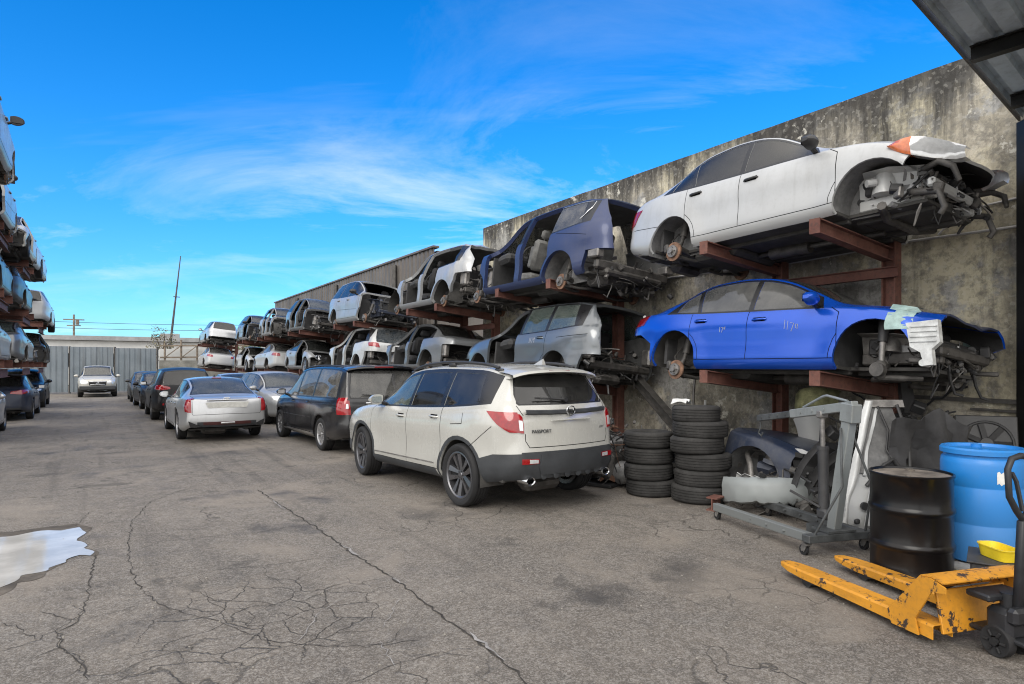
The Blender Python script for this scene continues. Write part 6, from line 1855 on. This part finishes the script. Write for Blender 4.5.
# ------------------------------------------------------------------ pallet jack
def worn(name,a,chip):
    m,t,b=newmat(name); v=objco(t)
    n1=t.noise(v,8,8,.74,.2); n2=t.noise(v,1.5,4,.6); n3=t.noise(v,30,3,.6)
    f=t.ramp(t.math('ADD',t.math('MULTIPLY',n1,.75),t.math('MULTIPLY',n3,.25)),[(.555,0),(.575,1)])
    c=t.mix(t.ramp(n2,[(.35,0),(.7,1)]),a,tuple(x*.7 for x in a)); c=t.mix(t.math('MULTIPLY',t.ramp(n3,[(.45,0),(.8,1)]),.35),c,(.12,.07,.03)); c=t.mix(f,c,chip)
    t.link(c,b.inputs['Base Color']); b.inputs['Roughness'].default_value=.5
    bn=t.n('ShaderNodeBump',{'Strength':.3,'Distance':.004,'Height':f}); bn.invert=True; t.link(bn.outputs[0],b.inputs['Normal'])
    return m
MT['jack_yellow']=worn('worn_orange_yellow',(.66,.29,.022),(.045,.03,.022))
MT['jack_dark']=simple('jack_dark',(.02,.021,.024),.45,.2,.3,8)
MT['poly']=simple('roller_grey',(.035,.035,.035),.6,0,.3,9)
jk=empty('pallet_jack',(4.63,1.79,0),(0,0,math.atan2(.955,.295)),'worn orange yellow hand pallet jack standing low in the right foreground','pallet jack')
FL=1.42
for sg in (1,-1):
    y=sg*.27; hw=.074
    mb=MB()
    # fork: folded channel with tapered tip (local x runs to the tip)
    rows=[]
    for x,wd,zt,zb in ((-.02,1,.128,.045),(.3,1,.126,.052),(.8,1,.12,.058),(1.12,1,.116,.06),(1.28,.85,.112,.066),(1.38,.55,.106,.076),(FL,.25,.098,.086)):
        rows.append([(x,y-hw*wd,zb),(x,y-hw*wd,zt-.008),(x,y-hw*wd*.88,zt),(x,y+hw*wd*.88,zt),(x,y+hw*wd,zt-.008),(x,y+hw*wd,zb)])
    mb.strip(rows,0,.006)
    f=mb.build('fork',MT['jack_yellow'],jk,30)
    mb=MB()
    for k,xx in enumerate((1.08,)):
        mb.cyl((xx,y-.055,.041),(xx,y+.055,.041),.041,n=20); 
    mb.build('roller',MT['poly'],f,40)
    mb=MB(); 
    for s2 in (-1,1): mb.bar((.86,y+s2*.062,.10),(1.12,y+s2*.062,.04),.008,.05)
    mb.bar((.1,y,.07),(.9,y,.09),.02,.025); mb.build('push_rod',MT['jack_dark'],f,30)
# heel / battery face: sloping wedge plates up to the pump
mb=MB()
mb.prism([(-.12,.395),(-.02,.425),(.05,.415),(.29,.128),(.26,.045),(.06,.045),(.085,.14),(-.03,.345),(-.12,.36)],.012,0,Matrix.Translation((0,-.36,0))@Matrix.Rotation(R(90),4,'X'))
mb.prism([(-.12,.395),(-.02,.425),(.05,.415),(.29,.128),(.26,.045),(.06,.045),(.085,.14),(-.03,.345),(-.12,.36)],.012,0,Matrix.Translation((0,.372,0))@Matrix.Rotation(R(90),4,'X'))
mb.strip([[(.05,-.36,.417),(.05,.36,.417)],[(.11,-.36,.345),(.11,.36,.345)],[(.165,-.36,.278),(.165,.36,.278)]],0,.008)
mb.strip([[(-.10,-.36,.408),(-.10,.36,.408)],[(-.02,-.36,.428),(-.02,.36,.428)],[(.05,-.36,.417),(.05,.36,.417)]],0,.008)
mb.box((.0,0,.20),(.02,.56,.26),0,(0,.2,0),.004)
mb.build('heel_frame',MT['jack_yellow'],jk,25)
mb=MB()
mb.box((-.22,0,.20),(.16,.2,.18),0,ch=.03); mb.cyl((-.22,0,.28),(-.22,0,.37),.045,n=16); mb.box((-.20,.0,.115),(.34,.16,.03),0,ch=.01)
mb.cyl((-.27,-.07,.24),(-.27,-.07,.42),.022,n=12,mi=1); mb.box((-.14,0,.34),(.15,.30,.04),0,ch=.01)
mb.box((-.30,.0,.26),(.07,.20,.10),0,ch=.02)
mb.build('pump',[MT['jack_dark'],MT['steel']],jk,35)
for sg in (1,-1):
    mb=MB(); mb.lathe([(.03,-.025),(.072,-.026),(.078,-.03),(.088,-.03),(.092,-.02),(.092,.02),(.088,.03),(.078,.03),(.072,.022),(.03,.02)],32,0,Matrix.Translation((-.22,sg*.085,.092))@Matrix.Rotation(R(90),4,'X'))
    for k in range(6):
        a=k*math.pi/3; mb.cyl((-.22+.035*math.cos(a),sg*.118,.092+.035*math.sin(a)),(-.22+.066*math.cos(a),sg*.118,.092+.066*math.sin(a)),.008,n=6)
    mb.cyl((-.22,sg*.05,.092),(-.22,sg*.125,.092),.024,n=14)
    mb.build('steer_wheel',[MT['rubber']],jk,40)
mb=MB()
mb.bar((-.27,0,.22),(-.30,0,.82),.055,.045,0,(1,0,0),.01)
h0=Vector((-.30,0,.82)); hd_=Vector((.02,0,.60)).normalized()
lp=[h0]
for yy,s_ in ((-.05,.06),(-.10,.14),(-.105,.30),(-.07,.36),(0,.375),(.07,.36),(.105,.30),(.10,.14),(.05,.06),(0,.0)): lp.append(h0+hd_*s_+Vector((0,yy,0)))
mb.tube(lp,.018,10); mb.tube([h0+hd_*.05,h0+hd_*.22+Vector((.03,0,0)),h0+hd_*.27+Vector((.04,.02,0))],.012,8)
mb.build('handle',MT['jack_dark'],jk,45)
MT['yellow_plastic']=simple('yellow_plastic',(.70,.52,.02),.4,0,.15,8)
mb=MB()
rows=[]
for (sx,sy,z) in ((.24,.13,.0),(.27,.155,.075),(.285,.165,.078),(.285,.165,.085),(.26,.148,.085),(.23,.125,.018)):
    ring=[]
    for k in range(28):
        a=2*math.pi*k/28; c_,s_=math.cos(a),math.sin(a); p=(abs(c_)**4+abs(s_)**4)**(-.25)
        ring.append((sx*.5*p*c_*1.0,sy*.5*p*s_,z))
    rows.append(ring+[ring[0]])
mb.strip(rows); n0=len(mb.v); mb.add(rows[0][:-1],[tuple(range(27,-1,-1))]); mb.add(rows[-1][:-1],[tuple(range(28))])
mb.bar((-.10,0,.03),(.10,0,.03),.02,.03)
o=mb.build('drip_tray',MT['yellow_plastic'],None,40); o.location=(5.40,1.93,.352); o.rotation_euler=(0,0,1.0); tag(o,'small bright yellow plastic tray perched behind the pallet jack heel','tray')
st=MB(); st.box((0,0,.17),(.42,.3,.34),0,ch=.012); st.box((0,0,.342),(.46,.34,.012),0,ch=.003)
for k in range(3): st.box((-.212,-.09+.09*k,.13),(.006,.05,.18),0)
MT['box_dark']=simple('box_dark',(.04,.04,.042),.6,0,.35,6)
o=st.build('tool_box',MT['box_dark'],None,30); o.location=(5.42,1.95,0); o.rotation_euler=(0,0,.35); tag(o,'dark box under the yellow tray behind the pallet jack','box')
MT['pink']=simple('pink_cloth',(.55,.06,.22),.9,0,.3,14,.4,0,50)
mb=MB(); M=Matrix.Identity(4)
rows=[]
for i in range(9):
    el=math.pi*i/8; ring=[]
    for k in range(17):
        a=2*math.pi*k/16; q=1+.22*math.sin(3*a+i)*math.sin(el)
        ring.append((.11*q*math.sin(el)*math.cos(a),.09*q*math.sin(el)*math.sin(a),.05-.05*math.cos(el)*(1+.2*math.sin(2*a))))
    rows.append(ring)
mb.strip(rows); o=mb.build('cloth',MT['pink'],None,60); o.location=(4.36,1.285,-.003); tag(o,'crumpled pink cloth on the ground at the lower right corner','cloth')

# ------------------------------------------------------------------ engine hoist
MT['hoist']=paint('hoist_grey',(.24,.26,.26),.2,.45,.4,.2,(.06,.055,.05))
MT['hoist_dark']=simple('hoist_dark',(.075,.08,.082),.55,.3,.4,7,.2)
ho=empty('engine_hoist',(5.74,3.36,0),(0,0,math.atan2(.95,.31)),'grey folding engine hoist with long boom and castor legs in front of the wall','engine hoist')
mb=MB(); mb.bar((-.08,-.36,.16),(-.08,.36,.16),.10,.07,0,(0,0,1),.006); mb.bar((-.1,0,.16),(.28,0,.16),.10,.08); mb.box((-.02,0,.21),(.22,.30,.02)); mb.build('base',MT['hoist_dark'],ho,25)
for sg in (1,-1):
    mb=MB(); mb.bar((-.04,sg*.28,.155),(1.40,sg*.33,.135),.07,.085,0,(0,0,1),.006)
    for x in (.25,.5,.75,1.0): mb.cyl((x,sg*.28-.04,.15),(x,sg*.3+.05,.15),.012,n=8)
    lg=mb.build('leg',MT['hoist'] if sg>0 else MT['hoist_dark'],ho,25)
    for x,y in ((1.33,.33),(-.06,.33)):
        mb=MB(); mb.box((x,sg*y,.104),(.07,.06,.015)); 
        for s2 in (-1,1): mb.bar((x,sg*y+s2*.022,.10),(x+.03,sg*y+s2*.022,.045),.006,.05)
        mb.cyl((x+.03,sg*y-.015,.048),(x+.03,sg*y+.015,.048),.048,n=18,mi=1); mb.cyl((x+.03,sg*y-.028,.048),(x+.03,sg*y+.028,.048),.012,n=8)
        mb.build('castor',[MT['steel'],MT['rubber']],lg,40)
mb=MB(); mb.bar((-.02,0,.2),(-.22,0,1.30),.085,.10,0,(1,0,0),.006); mb.box((-.225,0,1.30),(.15,.11,.17),0,(0,-.1,0),.008); mb.build('mast',MT['hoist'],ho,25)
mb=MB()
for sg in (1,-1): mb.tube([(-.16,sg*.05,1.16),(-.30,sg*.16,.66),(-.10,sg*.28,.19)],.011,8)
mb.build('brace',MT['hoist_dark'],ho,40)
p0=Vector((-.23,0,1.36)); p1=Vector((1.08,0,1.15)); bd=(p1-p0).normalized()
mb=MB(); mb.bar(p0-bd*.05,p0+bd*.78,.075,.085,0,(0,0,1),.006)
for k in range(3): q=p0+bd*(.30+.16*k); mb.cyl(q+Vector((0,-.045,0)),q+Vector((0,.045,0)),.014,n=8)
mb.tube([p0+bd*.04+Vector((0,0,.05)),p0+bd*.30+Vector((0,0,.13)),p0+bd*.36+Vector((0,0,.125)),p0+bd*.62+Vector((0,0,.05))],.012,8)
b0=mb.build('boom',MT['hoist'],ho,25)
mb=MB(); mb.bar(p0+bd*.70,p1,.058,.066,0,(0,0,1),.005)
for k in range(4): q=p0+bd*(.85+.13*k); mb.cyl(q+Vector((0,-.035,0)),q+Vector((0,.035,0)),.012,n=8)
mb.tube([p1+Vector((-.03,0,-.03)),p1+Vector((-.03,0,-.10)),p1+Vector((.0,0,-.16)),p1+Vector((-.05,0,-.19)),p1+Vector((-.07,0,-.15))],.009,6)
mb.build('boom_extension',MT['hoist_dark'],b0,25)
mb=MB(); q0=Vector((.10,0,.36)); q1=p0+bd*.36+Vector((0,0,-.06)); qd=(q1-q0)
mb.cyl(q0,q0+qd*.66,.048,n=18,mi=0); mb.cyl(q0+qd*.66,q1,.022,n=14,mi=1); mb.cyl(q0+qd*.64,q0+qd*.68,.054,n=18,mi=0); mb.box(tuple(q0+Vector((-.02,0,-.03))),(.14,.12,.1),0,ch=.02); mb.tube([q0+Vector((.0,.05,.03)),q0+Vector((.2,.22,.16))],.012,6,0)
mb.box(tuple(q1+Vector((0,0,.02))),(.07,.09,.07),1,ch=.01)
mb.build('jack_cylinder',[MT['box_dark'],MT['steel']],ho,40)

# ------------------------------------------------------------------ cut-off car pieces and scrap
NOSE=sedan(4.6,1.46,.90,.33,paint=PBLUE2,wheels='none',mirrors=False,cabin=False,pipes=False,hubs=False,floor=(.4,1.25),noscreen=True,norear=True,Ra=.40,thick=.02,inter=MT['steel_dark'],wellmat=MT['liner'],
   cuts=[('all',[(1.32,-1),(6,-1),(6,3),(1.15,3)]),('all',[(-1,-1),(.36,-1),(.34,.62),(-1,.62)])],drs={'front':1,'rear':1},bayargs=(.2,1.2,.25,.7,.72,33,26),seed=201,nbits=14,post=post_front_open,**{k:v for k,v in face_marks().items()})
NOSE['marks']=NOSE['marks'][:2]; NOSE['wins']=[]; NOSE['dlotrim']=False
make_car(NOSE,'car_nose','dark slate blue cut-off car nose lying behind the hoist','car part',(7.62,6.35,-.12),-94,None,roll=8)
# white cut-out of a car side (pillar, window aperture, lower quarter) leaning back behind the black drum
qp=empty('quarter_panel',(6.18,3.60,.02),label='white cut-off rear quarter of a car leaning behind the black drum',cat='car part')
qu=Vector((.80,-.60,0)); qb=Vector((.60,.80,0)); qv=(Vector((0,0,1))*math.cos(R(20))+qb*math.sin(R(20))); qn=qv.cross(qu)*-1
def Q(u,v,n=0):
    n+=.035*mnoise.noise((u*3.2,v*2.6,2.2))+.015*mnoise.noise((u*8,v*7,5)); u+=.03*mnoise.noise((u*2.5,v*4,7))
    return tuple(qu*u+qv*v-qb*n)
QL=lambda v:.02+.47*(v/1.42)**1.05
QR=lambda v:.98-.16*(v/1.42)
def qgrid(u0,u1,v0,v1,nb,nu=12,nv=14):
    return [[Q(lerp(u0(v),u1(v),i/nu),v,nb(i/nu,(v-v0)/(v1-v0))) for i in range(nu+1)] for v in [lerp(v0,v1,k/nv) for k in range(nv+1)]]
mb=MB(); mb.strip(qgrid(QL,QR,0,.66,lambda a,b:.10*math.sin(math.pi*min(1,b*.9+.1))*(1-.5*a)),0,.012)
mb.strip(qgrid(lambda v:QL(v)+.20,lambda v:QL(v)+.52-.2*(v-.12),.14,.50,lambda a,b:.135),0,.01)
mb.build('lower_quarter',PWH,qp,40)
mb=MB(); mb.strip(qgrid(QL,lambda v:QL(v)+.085,.02,1.42,lambda a,b:.07+.03*math.sin(math.pi*a)),0,.03); mb.strip(qgrid(lambda v:QL(v)+.13,lambda v:QL(v)+.16,.62,1.36,lambda a,b:.05),0,.02)
mb.build('pillar',PWSIL,qp,40)
mb=MB(); mb.strip(qgrid(lambda v:QL(v)+.085,lambda v:QR(v)-.05,.64,1.36,lambda a,b:.035),0,.012); mb.build('inner_skin',MT['liner'],qp,40)
mb=MB(); mb.strip(qgrid(lambda v:QL(v)-.0,lambda v:QR(v)+.06,1.35,1.43,lambda a,b:.07),0,.03); mb.build('roof_rail',MT['steel'],qp,40)
mb=MB(); mb.tube([Q(.36,.52,.10),Q(.55,.74,.10),Q(.66,.80,.09),Q(.74,.62,.08),Q(.86,.55,.08)],.022,8); mb.build('cable_loop',MT['black_plastic'],qp,45)
mb=MB(); mb.tube([Q(.60,1.36,.09),Q(.66,1.1,.1),Q(.62,.9,.1),Q(.72,.62,.1)],.012,6); mb.build('wiring_loom',MT['black_plastic'],qp,45)
mb=MB(); mb.tube([Q(.80,1.38,.1),Q(.86,1.0,.1),Q(.80,.7,.1)],.016,6); mb.build('wiring_loom',MT['black_plastic'],qp,45)
mb=MB(); mb.cyl(Q(.30,.33,.12),Q(.30,.33,.15),.04,n=12); mb.build('grommet',MT['black_plastic'],qp,45)
mb=MB(); mb.box(Q(.2,.18,.14),(.06,.04,.05),0,ch=.01)
mb.build('clip',MT['black_plastic'],qp,45)
MT['bumper_silver']=paint('bumper_silver',(.33,.37,.385),.1,.6,.45,.3,(.12,.115,.10))
def bumper(name,label,loc,rot,mat,L=1.55,seed=1):
    mb=MB(); rows=[]
    for i in range(25):
        u=-1+2*i/24; x=u*L/2; y=.26*(1-abs(u)**2.6)
        rows.append([(x+.012*mnoise.noise((i*.7,k,seed)),y-dy+.012*mnoise.noise((i*.5,k*.8,seed+4)),z+(.05*mnoise.noise((i*.9,seed,2)) if k<2 else .010*mnoise.noise((i*.45,k,seed)))) for k,(dy,z) in enumerate(((.10,0),(.03,.02),(0,.10),(.015,.15),(.01,.2),(.05,.27),(.11,.30)))])
    mb.strip(rows,0,.008); o=mb.build(name,mat,None,50); o.location=loc; o.rotation_euler=rot; return tag(o,label,'car part')
bumper('bumper','pale silver bumper skin lying between the hoist legs and the blue nose',(6.55,4.62,.12),(R(8),R(4),R(118)),MT['bumper_silver'],1.0,3)
bumper('bumper','torn black bumper skin lying across the floor behind the pale bumper',(6.95,4.30,.06),(R(30),R(-6),R(112)),MT['black_plastic'],1.2,9)
TRL=['nearest the blue nose','second from the blue nose','third from the blue nose','in the middle of the bundle','fourth from the white quarter','third from the white quarter','second from the white quarter','nearest the white quarter']
for i in range(8):
    mb=MB(); rows=[]; ln=1.02-.05*(i%3); wd=.035+.012*(i%4)
    for k in range(16):
        u=k/15; rows.append([(.16*math.sin(u*2.4+.3*i)+d,.03*math.sin(u*5+i)+(.015 if d else 0),ln*u) for d in (-wd,0,wd)])
    mb.strip(rows,0,.009); o=mb.build('bumper_trim',MT['black_plastic'] if i%3 else MT['box_dark'],None,50); o.location=(6.72+.09*i,4.42-.11*i,.02); o.rotation_euler=(R(-20+3*(i%4)),R(-30-3*i),R(112+4*i))
    tag(o,'long black curved trim leaning behind the hoist jack, '+TRL[i],'car part','black trims leaning behind the hoist')
# more torn scrap filling the foot of the wall
mb=MB(); pts=[(7.00,5.22,.62),(6.92,5.16,.60),(6.80,5.03,.50),(6.70,4.94,.34),(6.60,4.90,.18),(6.46,4.92,.06)]
mb.tube(pts,[.03,.034,.036,.036,.034,.03],8); o=mb.build('hinge_rail',MT['steel'],None,50); tag(o,'grey curved rail arching down in front of the dark blue nose','car part')
sc=empty('scrap_heap',(7.0,4.45,0),label='heap of dark mechanical scrap piled between the pale bumper and the wall',cat='scrap')
mb=junk(MB(),(-.55,-.6,.0),(.75,.55,.55),60,301,3,1.5); mb.build('metal_scrap',[MT['black_plastic'],MT['steel_dark'],MT['steel_dark']],sc,35)
sc=empty('scrap_heap',(7.55,3.75,0),label='heap of black hoses and brackets behind the leaning white quarter',cat='scrap')
mb=junk(MB(),(-.4,-.5,.0),(.6,.6,1.25),60,302,3,1.4); mb.build('metal_scrap',[MT['black_plastic'],MT['black_plastic'],MT['steel_dark']],sc,35)
sc=empty('scrap_heap',(7.75,6.9,0),label='heap of dark car parts in the shade behind the tyre stacks',cat='scrap')
mb=junk(MB(),(-.8,-1.0,.0),(.7,1.2,.6),70,303,3,1.7); mb.build('metal_scrap',[MT['black_plastic'],MT['steel_dark'],MT['steel']],sc,35)
def torn(name,label,loc,rot,mat,w,h,seed,amp=.10):
    mb=MB(); rows=[]
    for i in range(13):
        row=[]
        for j in range(11):
            u,v_=i/12-.5,j/10-.5; e=1+.25*mnoise.noise((math.atan2(v_,u)*1.5,seed,0))
            row.append((u*w*e,amp*mnoise.noise((u*4,v_*4,seed))+.4*amp*mnoise.noise((u*10,v_*10,seed)),(v_+.5)*h*e))
        rows.append(row)
    mb.strip(rows,0,.006); o=mb.build(name,mat,None,28); o.location=loc; o.rotation_euler=rot; return tag(o,label,'car part')
torn('torn_panel','crumpled dark blue panel standing among the scrap behind the hoist',(7.15,4.65,.05),(R(-18),0,R(120)),PBLUE2,.75,.62,1.3)
torn('torn_panel','crumpled black plastic liner standing behind the hoist mast',(7.2,4.15,.02),(R(-14),R(10),R(140)),MT['black_plastic'],.8,.85,4.4)
torn('torn_panel','crumpled pale silver sheet wedged beside the taller tyre stack',(6.78,5.08,.02),(R(-30),R(-12),R(125)),PWSIL,.34,.42,7.1,.07)
torn('torn_panel','big crumpled dark panel leaning at the wall behind the black drum',(7.35,3.3,.0),(R(-15),R(6),R(150)),MT['box_dark'],.9,1.25,9.2,.14)
# crates of black plastic
def crate(x,y,z,rz,label):
    mb=MB(); L_,W_,H_=.55,.38,.30
    for zz in (.015,.29): 
        for sg in (1,-1): mb.bar((-L_/2,sg*W_/2,zz),(L_/2,sg*W_/2,zz),.02,.035); mb.bar((sg*L_/2,-W_/2,zz),(sg*L_/2,W_/2,zz),.02,.035)
    for k in range(8):
        x_=-L_/2+L_*k/7
        for sg in (1,-1): mb.bar((x_,sg*W_/2,0),(x_,sg*W_/2,H_),.012,.018,0,(1,0,0))
    for k in range(6):
        y_=-W_/2+W_*k/5
        for sg in (1,-1): mb.bar((sg*L_/2,y_,0),(sg*L_/2,y_,H_),.018,.012,0,(1,0,0))
    for zz in (.10,.20):
        for sg in (1,-1): mb.bar((-L_/2,sg*W_/2,zz),(L_/2,sg*W_/2,zz),.008,.012); mb.bar((sg*L_/2,-W_/2,zz),(sg*L_/2,W_/2,zz),.008,.012)
    mb.box((0,0,.01),(L_,W_,.012)); o=mb.build('crate',MT['black_plastic'],None,0); o.location=(x,y,z); o.rotation_euler=(0,0,rz); return tag(o,label,'crate','black crates stacked by the wall')
crate(7.75,3.36,.0,.2,'black plastic crate at the bottom of the stack by the wall'); crate(7.73,3.38,.312,.32,'black plastic crate second up in the stack by the wall'); crate(7.76,3.36,.624,.15,'black plastic crate on top of the stack by the wall, behind the blue drum')
# radiator fan cowl leaning by the crates
mb=MB(); mb.box((0,0,.33),(.56,.03,.62),0,ch=.01)
for cx_ in (0,):
    mb.tube([(.24*math.cos(a),-.025,.33+.24*math.sin(a)) for a in [2*math.pi*k/28 for k in range(29)]],.014,6); mb.cyl((0,-.05,.33),(0,.0,.33),.06,n=16)
    for k in range(7):
        a=2*math.pi*k/7; mb.bar((.05*math.cos(a),-.03,.33+.05*math.sin(a)),(.22*math.cos(a),-.03,.33+.22*math.sin(a)),.012,.06,0,(math.sin(a),.5,-math.cos(a)))
o=mb.build('fan_cowl',MT['black_plastic'],None,30); o.location=(8.05,2.98,.55); o.rotation_euler=(R(-12),0,R(-62)); tag(o,'black radiator fan cowl leaning at the wall above the blue drum','fan')
o2=MB(); o2.box((0,0,.27),(.6,.4,.54),0,ch=.01); o=o2.build('carton',MT['box_dark'],None,30); o.location=(8.1,2.95,0); tag(o,'dark carton under the fan cowl by the wall','box')
# engine heap
en=empty('scrap_engine',(6.28,7.1,0),label='heap of greasy engine and gearbox parts beside the white crossover tail',cat='engine')
mb=MB(); mb.box((0,0,.28),(.5,.55,.40),0,(0,.08,.2),.06); mb.box((.0,.05,.58),(.36,.48,.24),1,(.1,0,.2),.05); mb.cyl((-.26,-.1,.30),(-.36,-.1,.30),.12,n=18,mi=0); mb.cyl((.02,-.30,.2),(.02,-.50,.2),.17,.13,16,1)
for k in range(4): mb.tube([(-.2,-.18+.12*k,.66),(-.34,-.18+.12*k,.78),(-.36,-.18+.12*k,.56)],.028,8,1)
mb.build('engine_block',[MT['steel_dark'],MT['alum']],en,35)
MT['copper']=simple('hose_brown',(.12,.06,.035),.6,0,.4,10)
mb=junk(MB(),(-.38,-.45,.02),(.36,.45,.98),64,77,4,.95); mb.build('engine_parts',[MT['steel_dark'],MT['black_plastic'],MT['alum'],MT['copper']],en,35)
mb=MB(); mb.box((0,.0,.03),(.7,.55,.05),0,(0,0,.3),.01); mb.build('skid',MT['black_plastic'],en,20)
# second heap behind: gearbox on floor further along
mb=MB(); mb.ibeam((0,0,0),(.22,0,0),.14,.16,.016); o=mb.build('beam_stub',MT['rust'],None,20); o.location=(6.12,5.06,.08); o.rotation_euler=(0,0,.25); tag(o,'short rusty steel beam stub lying in front of the taller tyre stack','beam')
mb=MB(); mb.ibeam((8.3,8.75,1.62),(7.35,5.85,.10),.13,.17,.012); o=mb.build('leaning_beam',MT['steel_dark'],None,20); tag(o,'long dark steel beam leaning down behind the tyre stacks','beam')
mb=MB(); mb.tube([(8.62,7.45,1.75),(8.55,7.45,1.3),(8.5,7.42,.9),(8.5,7.43,.0)],.022,8); o=mb.build('pipe',MT['steel'],None,50); tag(o,'thin grey pipe standing against the wall behind the shorter tyre stack','pipe')
mb=MB(); mb.tube([(8.55,7.2,1.15),(8.5,7.2,.6),(8.5,7.2,.0)],.02,8); mb.box((8.52,7.2,.95),(.06,.08,.22),0,ch=.01); o=mb.build('pipe',MT['rag'],None,50); tag(o,'short white pipe standing against the wall behind the shorter tyre stack','pipe')
mb=MB(); pts=[(8.70,4.95-.09*k,1.46-.30*math.sin(math.pi*min(1,k/16))+ (0.02*math.sin(k*3))) for k in range(18)]
mb.tube(pts,.014,6); mb.tube([(8.70,5.2,1.5),(8.69,5.12,1.15),(8.66,4.9,1.05),(8.68,4.6,1.12)],.012,6); o=mb.build('cable',MT['black_plastic'],None,50); tag(o,'black cable drooping along the wall under the bright blue car','cable')
# mossy bumper and white wing propped behind the hoist boom
MT['moss']=simple('mossy_plastic',(.22,.22,.11),.85,0,.5,9,.3)
bumper('headlight_shell','mossy grey-green lamp shell propped high behind the hoist boom',(7.75,4.75,1.12),(R(20),R(8),R(100)),MT['moss'],.55)
mb=MB(); rows=[[(.30*(i/8)+.06*(j/7)**2,.05*math.sin(i*.4),.46*(j/7)*(1-.35*(i/8)**2)) for j in range(8)] for i in range(9)]
mb.strip(rows,0,.008); o=mb.build('wing_panel',PWH,None,50); o.location=(7.86,4.72,.72); o.rotation_euler=(R(-8),0,R(105)); tag(o,'small white wing panel standing behind the blue nose','car part')
mb=MB(); mb.bar((8.2,3.7,0),(8.32,3.95,1.52),.16,.06); o=mb.build('plank',MT['box_dark'],None,20); tag(o,'dark plank leaning up to the rack post under the blue car front','plank')
